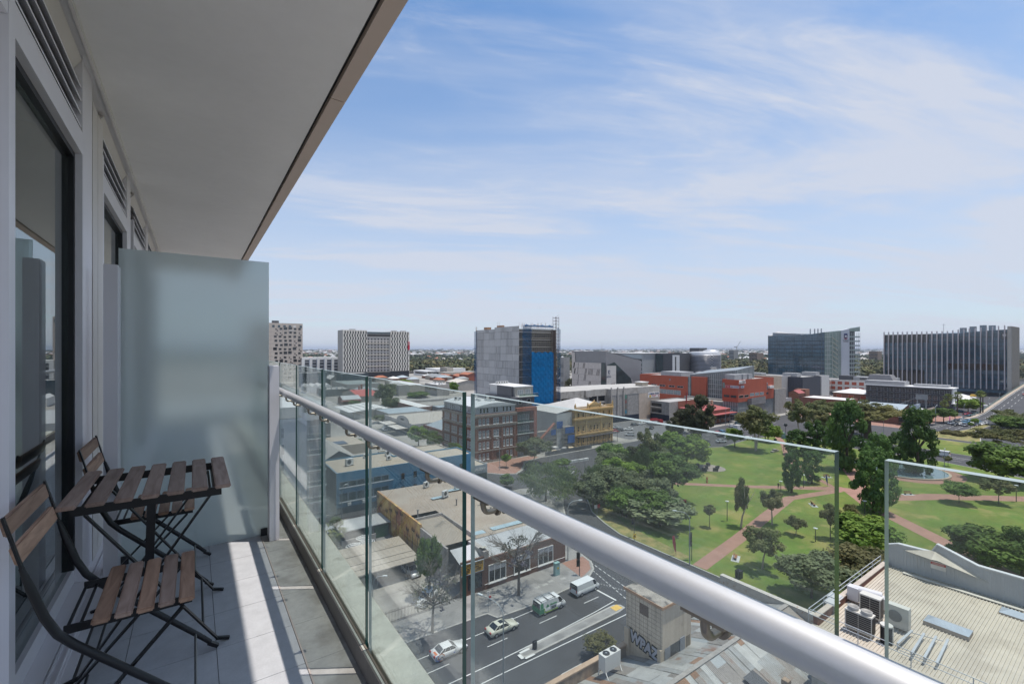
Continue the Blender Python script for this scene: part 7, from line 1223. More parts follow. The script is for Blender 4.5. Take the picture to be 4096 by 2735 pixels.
t = thing('lift_tower', 'old beige concrete lift tower with a tiled grid face, boarded window and silver graffiti', 'lift tower', (38.6, 29, 6)); lt = M('tower_render', (.58, .485, .38), .85, var=.10, vs=.6, streak=.22, patch=((.13, .12, .11), .55, .62, .8)); XL, YL0, YL1 = 38.4, 28.7, 33.35
b = MB(); b.box(XL, YL0, 6.5, 43.2, YL1, 14.0); b.build('wall', lt, t); b = MB(); b.box(XL-.15, YL0-.15, 14.01, 43.35, YL1+.15, 14.2); b.build('roof_slab', M('tower_roof', (.30, .27, .235), .9, var=.25, vs=1.2, patch=((.07, .065, .06), .8, .52, .9)), t); b = MB(); b.box(XL-.22, YL0-.22, 14.0, XL-.16, YL1+.2, 14.28); b.box(XL-.16, YL0-.22, 14.0, 43.4, YL0-.16, 14.28); b.build('roof_edge', M('edge_rust', (.42, .25, .15), .8, var=.2, vs=2), t)
b = MB(); XG = XL-.012
for k in range(9): z = 10.2+.45*k; b.box(XG, YL0, z-.014, XL-.001, YL1, z+.014)
for k in range(9): y = YL0+.25+.52*k; b.box(XG, y-.014, 9.9, XL-.001, y+.014, 13.98)
b.build('tile_joint', M('joint_dark', (.20, .17, .14), .9), t); bx(t, 'boarded_window', M('board_brown', (.13, .085, .06), .8, var=.2, vs=3), XL-.04, 30.4, 12.3, XL-.013, 31.5, 13.4); bx(t, 'pier', lt, XL-.3, YL1-.55, 6.6, XL-.002, YL1, 10.1); bx(t, 'pier', lt, XL-.3, YL0, 6.6, XL-.002, YL0+.4, 9.9)
g = random.Random(2); b = MB(); k_ = MB()
for i, ch in enumerate('WPAZ'): pass
gm_ = text_mesh('WPAZ', 1.3, .015, .05); gm_.materials.clear(); gm_.materials.append(M('graffiti_silver', (.40, .40, .45), .5)); gm_.transform(Matrix.Translation((XL-.016, 31.0, 9.15)) @ Matrix.Rotation(-math.pi/2, 4, 'Z') @ Matrix.Rotation(R(90), 4, 'X') @ Matrix.Rotation(-.12, 4, 'Z') @ Matrix.Diagonal((.95, 1.15, 1, 1))); link('graffiti', gm_, t)
gm2 = text_mesh('WPAZ', 1.34, .008, .13); gm2.materials.clear(); gm2.materials.append(M('graffiti_ink', (.03, .03, .035), .6)); gm2.transform(Matrix.Translation((XL-.006, 31.0, 9.15)) @ Matrix.Rotation(-math.pi/2, 4, 'Z') @ Matrix.Rotation(R(90), 4, 'X') @ Matrix.Rotation(-.12, 4, 'Z') @ Matrix.Diagonal((.95, 1.2, 1, 1))); link('graffiti_outline', gm2, t)
bx(t, 'dark_opening', MC['glass_dark'], 39.6, YL0-.03, 8.6, 41.2, YL0-.004, 9.9); bx(t, 'iron_shutter', M('shutter_iron', (.27, .28, .30), .6, corr=('X', .12, .02)), 38.7, YL0-.06, 8.2, 39.6, YL0-.031, 9.9); bx(t, 'iron_shutter', MC['shutter_iron'], 41.2, YL0-.10, 8.7, 42.0, YL0-.031, 10.1); bx(t, 'door', M('door_tan', (.20, .16, .11), .8), 42.3, YL0-.03, 8.3, 43.0, YL0-.004, 9.9); bx(t, 'sill', wht, 39.5, YL0-.2, 8.5, 41.3, YL0-.004, 8.6)
# twin fan unit on the iron roof
t = thing('condenser_unit', 'white twin fan air conditioning unit on angled legs on the rusty roof by the parapet', 'air conditioner', (33.4, 31, 8)); b = MB(); b.box(32.9, 31.2, 8.35, 35.1, 32.1, 9.85); b.build('casing', M('casing_white', (.58, .57, .55), .5, var=.05), t)
for x in (33.5, 34.5): b = MB(); b.cyl(x, 31.65, 9.85, 9.90, .36, .36, 24); b.build('fan', MC['frame_dark'], t); b = MB(); b.cyl(x, 31.65, 9.901, 9.92, .09, .09, 12); b.build('fan_hub', MC['steel'], t)
for x in (33.0, 35.0):
    for y, d in ((31.25, -.5), (32.05, .2)): MB().bar((x, y, 8.4), (x, y+d, 7.55), .08, .08).build('leg', wht, t)
# ------------------------------------------------------------------ white ribbed roof with plant on it
t = thing('plant_roof_building', 'building with a cream ribbed iron roof, guard rails and a tall white gabled parapet', 'building', (46, 0, .1)); RZ2 = 15.0; X0, X1, Y0, Y1 = 46.2, 65.3, -14, 18.4; b = MB(); b.box(X0, Y0, .1, X1, Y1, RZ2-.35); b.build('wall', ck2, t)
rb = M('ribbed_cream', (.50, .445, .37), .55, var=.08, vs=.5, patch=((.38, .33, .27), .4, .5, .6)); b = MB(); y = Y0
while y < Y1-.35:                                                    # ribs run across the building, along X
    p = .24
    for (u0, u1, h0, h1) in ((0, .62, 0, 0), (.62, .66, 0, .075), (.66, .96, .075, .075), (.96, 1, .075, 0)):
        b.quad((X0+.3, y+p*u0, RZ2-.30+h0), (X1, y+p*u0, RZ2+.2+h0), (X1, y+p*u1, RZ2+.2+h1), (X0+.3, y+p*u1, RZ2-.30+h1)) if 0 else b.add([(X0+.3, y+p*u0, RZ2-.30+h0), (X1, y+p*u0, RZ2+.2+h0), (X1, y+p*u1, RZ2+.2+h1), (X0+.3, y+p*u1, RZ2-.30+h1)], [(0, 1, 2, 3)])
    y += p
b.build('ribbed_roof', rb, t); b = MB(); b.box(X0-.15, Y0, RZ2-.35, X0+.3, Y1, RZ2-.12); b.build('gutter', M('gutter_cream', (.46, .41, .34), .6), t); bx(t, 'edge_wall', BR, X0+.35, Y1-.35, RZ2-.4, X1, Y1, RZ2+.55); bx(t, 'edge_cap', M('cap_cream', (.44, .38, .32), .8), X0+.35, Y1-.4, RZ2+.552, X1, Y1+.06, RZ2+.64)
wp = M('parapet_ribbed', (.44, .445, .46), .5, var=.05, streak=.06); b = MB(); yy = [Y1, 17.2, 15.6, 14.4, 13.9, 10.8, Y0]; zz = [17.4, 17.9, 17.95, 18.0, 19.0, 17.9, 17.6]
for i in range(6): b.add([(X1+.02, yy[i], RZ2), (X1+.02, yy[i+1], RZ2), (X1+.02, yy[i+1], zz[i+1]), (X1+.02, yy[i], zz[i]), (X1+.32, yy[i], .1), (X1+.32, yy[i+1], .1), (X1+.32, yy[i+1], zz[i+1]), (X1+.32, yy[i], zz[i])], [(0, 1, 2, 3), (7, 6, 5, 4), (3, 2, 6, 7)])
b.build('parapet_wall', wp, t); b = MB()
y = Y1-.1
while y > Y0: b.box(X1-.03, y-.05, RZ2+.2, X1+.018, y+.05, min(np.interp(-y, [-v for v in yy], zz)-.15, 17.6)); y -= .3
b.build('parapet_rib', wp, t); b = MB()
for i in range(6): b.bar((X1+.15, yy[i], zz[i]+.05), (X1+.15, yy[i+1], zz[i+1]+.05), .5, .12)
b.build('parapet_cap', M('cap_white', (.56, .56, .56), .5), t); b = MB(); b.add([(X1-.1, 16.8, 17.5), (X1-1.3, 14.1, 17.7), (X1-1.1, 13.7, 17.7), (X1-.1, 9.9, 16.6), (X1-.1, 14.0, 18.4)], [(0, 1, 4), (1, 2, 4), (2, 3, 4)]); b.build('apex_roof', rb, t)
b = MB(); b.box(X1-1.3, Y0, RZ2+.28, X1-.9, 16.5, RZ2+.36); b.build('flashing', M('flash_white', (.58, .54, .48), .5), t); bx(t, 'warning_sign', MC['sign_white'], X1-.06, 13.2, 16.4, X1-.035, 14.4, 17.2); bx(t, 'warning_sign_top', rd, X1-.075, 13.2, 16.85, X1-.062, 14.4, 17.1); lettering('WARNING', .2, (X1-.085, 13.8, 16.97), 'S', MC['sign_white'], t, depth_=.01)
for (xa, ya) in [tuple(at('m', *c, 15.2))[:2] for c in ((915, 1125), (1485, 1060))]:
    b = MB(); b.box(xa-1, ya-1.6, RZ2-.1, xa+.6, ya+1.4, RZ2+.3); v = [(xa-1, ya-1.6, RZ2+.31), (xa+.6, ya-1.6, RZ2+.31), (xa+.6, ya+1.4, RZ2+.31), (xa-1, ya+1.4, RZ2+.31), (xa-.2, ya-.9, RZ2+.62), (xa-.2, ya+.7, RZ2+.62)]; b.add(v, [(0, 1, 4), (1, 2, 5, 4), (2, 3, 5), (3, 0, 4, 5)], 1); b.build('skylight', [M('skylight_curb', (.36, .31, .27), .7), M('skylight_dome', (.36, .40, .45), .25, spec=.7)], t)
p = at('m', 230, 905, RZ2); q_ = at('m', 440, 990, RZ2); bx(t, 'brick_upstand', BRL, p.x-.2, q_.y, RZ2-.2, p.x+.2, p.y, RZ2+.8)
# guard rails
t = thing('guard_rail', 'galvanised two bar guard rail round the edge of the ribbed plant roof', 'railing', (46.4, 18, 15)); b = MB()
for z in (RZ2+.7, RZ2+1.15): b.tube([(46.35, 18.7, z), (65, 18.7, z)], .035, 6); b.tube([(46.35, 18.7, z), (46.35, -14, z)], .035, 6)
b.build('rail_bar', MC['galv'], t)
for x in (46.35, 49.6, 52.8, 56, 59.2, 62.4, 65): MB().tube([(x, 18.7, RZ2-.3), (x, 18.7, RZ2+1.15)], .035, 6).build('post', MC['galv'], t)
for y in (14.9, 11.4, 7.9, 4.4, .9, -2.6, -6): MB().tube([(46.35, y, RZ2-.3), (46.35, y, RZ2+1.15)], .035, 6).build('post', MC['galv'], t)
# plant
gr = M('coil_dark', (.022, .022, .024), .5); cs = M('unit_cream', (.54, .52, .47), .45, var=.05)
def unit(x, y, w, d, h, label, fans=0, grid=True, rz=0, cat='air conditioner'):
    t = thing('cooling_unit', label, cat, (x, y, RZ2-.1)); b = MB(); b.box(x-w/2, y-d/2, RZ2+.12, x+w/2, y+d/2, RZ2+h); b.build('casing', cs, t)
    if grid:
        q = MB(); m_ = 2
        for k in range(m_): y0 = y-d/2+.06+(d-.12)*k/m_; y1 = y-d/2+.02+(d-.12)*(k+1)/m_; q.box(x-w/2-.02, y0, RZ2+.25, x-w/2-.003, y1, RZ2+h-.12)
        q.build('coil_grille', gr, t); q = MB()
        for k in range(9): z = RZ2+.25+(h-.37)*k/8; q.box(x-w/2-.032, y-d/2+.05, z, x-w/2-.021, y+d/2-.05, z+.018)
        q.build('grille_wire', MC['unit_cream'], t); q = MB(); q.box(x-w/2+.06, y-d/2-.02, RZ2+.25, x+w/2-.06, y-d/2-.003, RZ2+h-.12); q.build('side_grille', gr, t)
    for k in range(fans):
        yc = y+(k-(fans-1)/2)*d/fans; q = MB(); q.lathe([(.40, 0), (.42, .28), (.38, .30), (.37, .05), (.02, .05)], 24, 0, (x, yc, RZ2+h)); q.build('fan_shroud', M('shroud_grey', (.33, .32, .30), .5), t)
    for sx in (-1, 1):
        for sy in (-1, 1): bx(t, 'foot', MC['galv'], x+sx*(w/2-.1)-.05, y+sy*(d/2-.1)-.05, RZ2-.25, x+sx*(w/2-.1)+.05, y+sy*(d/2-.1)+.05, RZ2+.119)
    return t
Q = lambda x, y, z=RZ2: at('m', x, y, z)
p = Q(262, 1170); unit(p.x, p.y, .9, 2.0, 1.75, 'cream cooling unit with two round fan shrouds on top and black grilles', 2); p = Q(348, 1060); unit(p.x, p.y, .9, 1.6, 2.0, 'tall cream cooling unit with black grille behind the twin shroud one', 0); p = Q(556, 1145); u_ = unit(p.x, p.y, .7, 1.5, 2.0, 'pale box shaped cooling unit with a plain fan face to the right', 0, False)
q = MB(); q.tube([(p.x-.36, p.y+.2, RZ2+1.1), (p.x-.38, p.y+.2, RZ2+1.1)], .5, 24); q.build('fan_face', M('fan_grey', (.20, .20, .20), .5), u_)
p = Q(462, 1240); t = thing('round_condenser', 'black ribbed cylindrical condenser with a pale fan lid', 'air conditioner', (p.x, p.y, RZ2)); b = MB(); b.cyl(p.x, p.y, RZ2-.2, RZ2+1.25, .42, .42, 24); b.build('coil_drum', gr, t); b = MB(); b.cyl(p.x, p.y, RZ2+1.251, RZ2+1.38, .45, .45, 24); b.build('lid', MC['unit_cream'], t); b = MB(); b.box(p.x-.04, p.y-.43, RZ2-.2, p.x+.22, p.y+.44, RZ2+1.24); b.build('strut', MC['unit_cream'], t)
p, q_ = Q(225, 855, 16.2), Q(430, 915, 16.2); b = MB(); b.tube([tuple(p), tuple(q_)], [.42, .42], 16); b.box(p.x-.5, p.y-.4, RZ2+.2, p.x+.3, p.y+.5, RZ2+1.5); b.box(q_.x-.4, q_.y-.4, RZ2+.2, q_.x+.4, q_.y+.4, RZ2+1.2); tag(b.build('vent_duct', M('duct_white', (.56, .55, .56), .5, var=.06)), 'white rounded ventilation duct lying by the brick upstand on the plant roof', 'duct')
for i, (x, y) in enumerate(((50, 1000), (75, 960))):
    p = Q(x, y); t = thing('roof_ventilator', 'grey capped roof ventilator at the railing corner of the plant roof', 'ventilator', (p.x, p.y, RZ2), 'roof ventilators at the railing corner'); b = MB(); b.box(p.x-.45, p.y-.4, RZ2-.3, p.x+.45, p.y+.4, RZ2+.5); b.build('base', M('vent_base', (.28, .27, .26), .7), t); b = MB(); b.box(p.x-.65, p.y-.55, RZ2+.5, p.x+.65, p.y+.55, RZ2+.75); me = b.mesh('cap', M('vent_cap', (.48, .48, .48), .5)); bm = bmesh.new(); bm.from_mesh(me); bmesh.ops.bevel(bm, geom=bm.edges[:], offset=.1, segments=3, affect='EDGES'); bm.to_mesh(me); bm.free(); link('cap', me, t)
t = thing('pipe_rack', 'low galvanised steel pipe support frame across the ribbed roof', 'steel frame', (50, 4.5, RZ2))
for i in range(4):
    p, q_ = Q(655+90*i, 1195+22*i), Q(555+95*i if i else 545, 1330+35*i if i else 1290); MB().bar((p.x, p.y, RZ2+.35), (q_.x, q_.y, RZ2+.3), .16, .10).build('cross_beam', MC['galv'], t); MB().bar((q_.x, q_.y, RZ2-.3), (q_.x, q_.y, RZ2+.25), .08, .08).build('leg', MC['galv'], t)
for (x0, y0, x1, y1) in ((620, 1190, 890, 1262), (560, 1330, 800, 1425)): p, q_ = Q(x0, y0), Q(x1, y1); MB().bar((p.x, p.y, RZ2+.2), (q_.x, q_.y, RZ2+.2), .05, .05).build('runner', MC['galv'], t)
# ------------------------------------------------------------------ vehicles (all face local +X)
CG = M('car_glass', (.012, .015, .017), .05, var=0, spec=.9); TYR = MC['rubber']; RIM = M('rim', (.42, .42, .43), .35, .7, var=0); RED = M('tail_red', (.35, .015, .012), .3, var=0); HL = M('head_lamp', (.65, .66, .68), .15, var=0); BLK = M('trim_black', (.015, .015, .017), .5, var=0)
def paint(n, c): return M('paint_'+n, c, .28, var=.03, spec=.5, coat=.6)
PC = {'white': paint('white', (.66, .66, .65)), 'cream': paint('cream', (.58, .57, .47)), 'silver': paint('silver', (.40, .41, .42)), 'black': paint('black', (.015, .016, .018)), 'red': paint('red', (.36, .025, .03)), 'grey': paint('grey', (.12, .125, .135)), 'blue': paint('blue', (.02, .05, .14)), 'teal': paint('teal', (.02, .07, .09)), 'green': paint('green', (.02, .20, .09))}
SPEC = {  # length, half width, lower body top profile (x, z), cabin: windscreen base/top x, rear top/base x, roof z, belt z
 'sedan': (4.8, .90, [(2.38, .50), (2.30, .70), (1.2, .90), (.95, .95), (-1.55, .98), (-2.2, .98), (-2.36, .78), (-2.38, .45)], .98, .20, -1.05, -1.80, 1.45, .95),
 'wagon': (4.7, .90, [(2.33, .50), (2.26, .72), (1.2, .92), (.95, .97), (-1.55, 1.0), (-2.25, 1.0), (-2.33, .8), (-2.35, .45)], .98, .25, -1.75, -2.18, 1.52, .97),
 'suv': (4.6, .93, [(2.28, .55), (2.2, .85), (1.15, 1.03), (.95, 1.07), (-1.5, 1.1), (-2.2, 1.1), (-2.28, .85), (-2.3, .5)], .98, .35, -1.8, -2.15, 1.70, 1.08),
 'van': (5.2, .95, [(2.58, .50), (2.55, .85), (2.35, 1.05), (2.1, 1.12), (-2.5, 1.12), (-2.56, 1.1), (-2.58, .8), (-2.6, .45)], 2.12, 1.45, -2.45, -2.52, 1.98, 1.12)}
VM = {}
def renorm(me):
    bm = bmesh.new(); bm.from_mesh(me); bmesh.ops.recalc_face_normals(bm, faces=bm.faces[:]); bm.to_mesh(me); bm.free(); return me
def vmesh(kind):
    if kind in VM: return VM[kind]
    L_, W_, prof, wb, wt, rt, rb_, zr, zb = SPEC[kind]; n = len(prof); b = MB(); secs = []
    for i, (x, z) in enumerate(prof):
        e = 0.86 if i in (0, n-1) else (.94 if i in (1, n-2) else 1); w = W_*e
        secs.append([(x, -w*.9, .28), (x, -w, .52 if z > .55 else .4), (x, -w*.97, z-.08), (x, -w*.86, z), (x, w*.86, z), (x, w*.97, z-.08), (x, w, .52 if z > .55 else .4), (x, w*.9, .28)])
    vs = [v for s in secs for v in s]; b.add(vs, [(i*8+k, i*8+k+1, (i+1)*8+k+1, (i+1)*8+k) for i in range(n-1) for k in range(7)]+[tuple(range(7, -1, -1)), tuple(range((n-1)*8, n*8))], 0, True)
    wr = W_*(.76 if kind != 'van' else .86); g = MB(); wbt = W_*(.88 if kind != 'van' else .93)
    lo = [(wb, -wbt, zb-.03), (wb, wbt, zb-.03), (rb_, wbt, zb-.03), (rb_, -wbt, zb-.03)]; hi = [(wt, -wr, zr-.05), (wt, wr, zr-.05), (rt, wr, zr-.05), (rt, -wr, zr-.05)]
    b.add([(wt+.04, -wr, zr-.055), (wt+.04, wr, zr-.055), (rt-.04, wr, zr-.055), (rt-.04, -wr, zr-.055), (wt-.1, -wr*.82, zr), (wt-.1, wr*.82, zr), (rt+.1, wr*.82, zr), (rt+.1, -wr*.82, zr)], [(4, 5, 6, 7), (0, 1, 5, 4), (1, 2, 6, 5), (2, 3, 7, 6), (3, 0, 4, 7)], 0)
    for k in range(4): b.bar(lo[k], hi[k], .09, .07, 0)
    if kind == 'van':
        b.add([(1.3, -wbt-.012, zb-.04), (-2.4, -wbt-.012, zb-.04), (-2.4, -wr-.014, zr-.05), (1.0, -wr-.014, zr-.05)], [(3, 2, 1, 0)]); b.add([(1.3, wbt+.012, zb-.04), (-2.4, wbt+.012, zb-.04), (-2.4, wr+.014, zr-.05), (1.0, wr+.014, zr-.05)], [(0, 1, 2, 3)])
    else:
        for f in (.36, .72): x0, x1 = wb+(rb_-wb)*f, wt+(rt-wt)*f; [b.bar((x0, s*wbt, zb-.03), (x1, s*wr, zr-.05), .07, .05, 0) for s in (-1, 1)]
    g.add(lo+hi, [(1, 0, 4, 5), (2, 1, 5, 6), (3, 2, 6, 7), (0, 3, 7, 4), (4, 7, 6, 5)], 0)
    wh = MB(); r = .33; wh.tube([(0, -.11, 0), (0, .11, 0)], r, 18, 0); ri = MB(); ri.tube([(0, -.115, 0), (0, .115, 0)], r*.62, 14, 0)
    tl = MB().box(-L_/2-.01, -.16, 0, -L_/2+.14, .16, .22).mesh('tail_light', RED) if kind != 'van' else MB().box(-L_/2-.01, -.08, -.1, -L_/2+.1, .08, .38).mesh('tail_light', RED); hd = MB().box(L_/2-.22, -.2, 0, L_/2-.01, .2, .13).mesh('headlight', HL)
    bp = MB(); bp.box(-L_/2-.03, -W_*.86, .26, -L_/2+.1, W_*.86, .42); bp.box(L_/2-.14, -W_*.86, .24, L_/2+.0, W_*.86, .40)
    VM[kind] = (renorm(b.mesh('body', PC['white'])), g.mesh('glass', CG), wh.mesh('wheel', TYR), ri.mesh('rim', RIM), tl, hd, bp.mesh('bumper', BLK)); return VM[kind]
def car(kind, col, p, rz, label, cat='car', name=None, detail=True, group=None, sc=1):
    L_, W_, prof = SPEC[kind][:3]; t = thing(name or {'van': 'parked_van'}.get(kind, 'car'), label, cat, (p[0], p[1], p[2] if len(p) > 2 else .005), group); t.rotation_euler = (0, 0, rz); t.scale = (sc,)*3; mb, mg, mw, mr, tl, hd, bp = vmesh(kind)
    def ch(n, me, loc=(0, 0, 0), par=t): o = bpy.data.objects.new(n, me); COL.objects.link(o); o.parent = par; o.location = loc; return o
    o = ch('body', mb); o.material_slots[0].link = 'OBJECT'; o.material_slots[0].material = PC[col]; ch('glass', mg); xw = L_*.305
    for x in (-xw, xw):
        for y in (-W_+.1, W_-.1):
            w = ch('wheel', mw, (x, y, .33))
            if detail: ch('rim', mr, (0, 0, 0), w)
    if detail:
        ch('bumper', bp); zt = prof[2][1]*.78
        for y in (-W_*.72, W_*.72): ch('tail_light', tl, (0, y, .70 if kind != 'van' else .85)); ch('headlight', hd, (0, y, .56))
        for s in (-1, 1): m_ = MB().box(-.08, -.1, 0, .08, .1, .14).mesh('mirror', PC[col]); ch('mirror', m_, (SPEC[kind][3]-.35, s*(W_+.08), SPEC[kind][8]))
    return t
# street below
c1 = car('sedan', 'white', (27.4, 53.75), 0, 'white sedan with blue and orange swirl decals on its rear, nearest lane car'); c2 = car('sedan', 'cream', (35.8, 53.75), 0, 'cream sedan with an open dark sunroof between the swirl sedan and green van')
MB().box(-.55, -.38, 1.452, .1, .38, 1.462).build('sunroof', CG, c2).matrix_parent_inverse = Matrix()
def child(t, name, mb, mat): o = mb.build(name, mat); o.parent = t; return o
b = MB(); ob = M('decal_orange', (.60, .16, .05), .4, var=0); 
def swirl(cx_, cz_, r, y, a0, a1, w=.06):
    b = MB(); n = 14
    for i in range(n): t0, t1 = a0+(a1-a0)*i/n, a0+(a1-a0)*(i+1)/n; b.quad((cx_+(r-w)*math.cos(t0), y, cz_+(r-w)*math.sin(t0)), (cx_+(r+w)*math.cos(t0), y, cz_+(r+w)*math.sin(t0)), (cx_+(r+w)*math.cos(t1), y, cz_+(r+w)*math.sin(t1)), (cx_+(r-w)*math.cos(t1), y, cz_+(r-w)*math.sin(t1)))
    return b
child(c1, 'decal', swirl(-1.5, .62, .42, -.915, 0, 5.2), ob); child(c1, 'decal', swirl(-1.95, .6, .32, -.917, 1, 6.2), M('decal_blue', (.06, .14, .42), .4, var=0)); b = MB(); b.box(-2.2, -.7, .985, -1.9, .1, .992); child(c1, 'decal', b, ob); lettering('a', .35, (.35, -.92, .6), 0.0, MC['decal_blue'], None, 'decal').parent = c1
v1 = car('van', 'white', (44.8, 54.1), 0, 'green and white tradesman van with a ladder roof rack waiting in the lane', 'van', 'work_van'); v2 = car('van', 'white', (52.9, 54.75), .03, 'plain white delivery van first in line at the stop line', 'van', 'delivery_van')
gm_ = M('wrap_green', (.03, .24, .10), .35, var=.05); gl_ = M('wrap_lime', (.30, .46, .06), .35, var=.05); b = MB(); b.box(-2.615, -.90, .45, -2.59, .90, 1.2); b.box(-2.6, -.965, .42, -1.75, -.952, 1.1); b.quad((-2.5, -.90, 1.1), (-1.85, -.90, 1.1), (-1.85, -.845, 1.88), (-2.5, -.845, 1.88)); child(v1, 'wrap', b, gm_)
b = MB(); b.box(-1.75, -.967, .42, -1.62, -.953, 1.1); b.box(-1.6, -.966, .36, .9, -.952, .52); child(v1, 'wrap_stripe', b, gl_); o = lettering('Absolute', .36, (.05, -.96, 1.35), 0.0, gm_, None, 'lettering'); o.parent = v1; b = MB(); b.add([(-1.45, -.955, 1.12), (-.75, -.955, 1.12), (-1.1, -.955, 1.62)], [(0, 1, 2)]); child(v1, 'triangle_logo', b, gm_); o = lettering('electrical services', .15, (.1, -.975, .95), 0.0, BLK, None, 'lettering'); o.parent = v1; o = lettering('1300 AIR DATA', .13, (.1, -.975, .75), 0.0, BLK, None, 'lettering'); o.parent = v1
b = MB()
for x in (-2.2, -.9, .5): b.box(x-.04, -.8, 2.05, x+.04, .8, 2.12); b.box(x-.04, -.8, 1.95, x+.04, -.74, 2.05); b.box(x-.04, .74, 1.95, x+.04, .8, 2.05)
for y in (-.78, .78): b.box(-2.3, y-.03, 2.12, .6, y+.03, 2.17)
child(v1, 'roof_rack', b, BLK); b = MB()
for y in (.2, .6): b.box(-2.4, y-.03, 2.18, .6, y+.03, 2.25)
for i in range(10): b.box(-2.3+.3*i, .2, 2.19, -2.26+.3*i, .6, 2.23)
tag(child(v1, 'ladder', b, MC['galv'])); b = MB(); b.box(-1.8, -.955, 1.0, 1.2, -.951, 1.03); child(v2, 'stripe', b, gm_); b = MB(); b.box(-2.605, -.75, 1.2, -2.53, .75, 1.75); child(v1, 'rear_window', b, CG); b = MB(); b.box(-2.59, -.78, 1.2, -2.51, .78, 1.8); child(v2, 'rear_window', b, CG)
car('sedan', 'white', (20.6, 56.6), 0, 'white car parked at the kerb, mostly hidden by the balcony ledge'); car('sedan', 'black', (20.8, 51.2), 0, 'black car half hidden by the balcony ledge at lower left'); car('suv', 'white', (31.6, 76.6), -1.5, 'white car nosing out from under the tan carport'); car('wagon', 'white', (30.2, 66.9), -2.4, 'white wagon parked in the yard behind the bare tree', sc=1.05)
def pc(r, x, y, kind, col, rz, label, **k): p = at(r, x, y, .02); return car(kind, col, (p.x, p.y), rz, label, detail=k.pop('detail', False), **k)
lot = M('lot_asphalt', (.13, .13, .135), .9, var=.1); tag(MB().sheet([(157, 134.5), (214, 134.5), (214, 169), (157, 169)], .128).build('car_lot', lot), kind='structure')
pc(5, 995, 1098, 'wagon', 'silver', 2.4, 'silver wagon beside the car park wall in the small lot') if 0 else None
for a in (('5', 992, 1098, 'wagon', 'silver', 2.5, 'silver wagon behind the dark wagon in the small lot'), ('5', 1012, 1118, 'wagon', 'grey', 2.5, 'dark grey wagon between the silver one and red car in the lot'), ('5', 1096, 1110, 'sedan', 'white', 2.5, 'white sedan alone in the middle of the small lot'), ('5', 1106, 1160, 'suv', 'silver', 2.4, 'silver four wheel drive at the front of the small lot'), ('5', 966, 1130, 'wagon', 'red', 2.6, 'red hatchback against the ornate hotel side'), ('5', 1150, 1072, 'wagon', 'grey', 0, 'dark car under the car park wall at the rear of the lot'), ('5', 1215, 1062, 'sedan', 'white', .1, 'white car at the rear of the lot beside the car carrier'), ('5', 1295, 1100, 'sedan', 'black', .5, 'dark car among trees at the right of the small lot'),
          ('g', 1320, 850, 'wagon', 'red', 1.2, 'red car parked left of the leafy lawn corner tree'), ('g', 1388, 835, 'wagon', 'blue', 1.2, 'dark blue car parked behind the red one on the park road'), ('g', 1400, 890, 'sedan', 'black', -.5, 'dark car beside the bright small tree on the park road'), ('g', 1785, 935, 'suv', 'white', -.4, 'white four wheel drive on the park road before the white trunk tree'), ('g', 1390, 975, 'sedan', 'silver', -.4, 'silver sedan just behind the top edge of the long glass panel'), ('g', 1520, 915, 'sedan', 'white', -.4, 'white sedan behind the bright small lawn tree'), ('g', 1640, 905, 'wagon', 'white', -.4, 'white wagon right of the bright small lawn tree'), ('g', 1190, 1035, 'wagon', 'white', .5, 'white car half hidden under the dark trees at the lawn corner'), ('g', 1635, 710, 'wagon', 'teal', .05, 'dark green wagon in front of the arts college entrance'), ('g', 1550, 745, 'wagon', 'white', .05, 'white wagon on the street before the arts college'),
          ('5', 1660, 1000, 'sedan', 'white', 0, 'white car by the corner pub verandah'), ('6', 985, 1240, 'sedan', 'silver', 1.6, 'silver car passing below the huge fig tree'), ('6', 8, 1195, 'sedan', 'white', 0, 'white car at the lawn edge left of the gum trunk'), ('6', 640, 1225, 'sedan', 'white', 1.6, 'white car glimpsed behind the long bare gum trunk')): pc(*a)
for i, (x, y, kd_, c, l) in enumerate(((915, 650, 'sedan', 'white', 'white sedan at the left front of the queue at the lights'), (990, 680, 'sedan', 'black', 'black sedan with red tail lights in the front row of the queue'), (1160, 692, 'suv', 'grey', 'dark grey four wheel drive nearest in the queue at the lights'), (1065, 665, 'wagon', 'white', 'white hatchback behind the black sedan in the queue'), (1005, 615, 'suv', 'black', 'black four wheel drive at the back left of the queue'), (1090, 600, 'suv', 'silver', 'silver four wheel drive at the back of the queue'), (1155, 640, 'suv', 'blue', 'dark blue car in the middle of the queue'), (1225, 615, 'wagon', 'blue', 'blue wagon at the rear of the queue'), (1260, 675, 'sedan', 'black', 'black sedan behind the thin island trees in the queue'), (1320, 640, 'sedan', 'white', 'white sedan between two dark cars in the queue'), (1385, 685, 'sedan', 'black', 'black sedan at the right front of the queue'), (1405, 635, 'sedan', 'blue', 'dark blue sedan near the right end of the queue'), (1470, 665, 'sedan', 'white', 'white sedan second from the right end of the queue'), (1530, 655, 'wagon', 'white', 'white hatchback last at the right end of the queue'), (1200, 490, 'wagon', 'red', 'bright red hatchback turning by the fan palms'), (1270, 512, 'sedan', 'teal', 'dark teal car beside the red hatchback'), (1312, 452, 'sedan', 'silver', 'silver sedan beneath the lime green tree'), (955, 440, 'suv', 'black', 'black car under the fan palms'), (1065, 435, 'sedan', 'blue', 'blue car in the shade of the lime green tree'))):
    pc('k', x, y, kd_, c, 3.0 if i < 14 else 2.6, l)
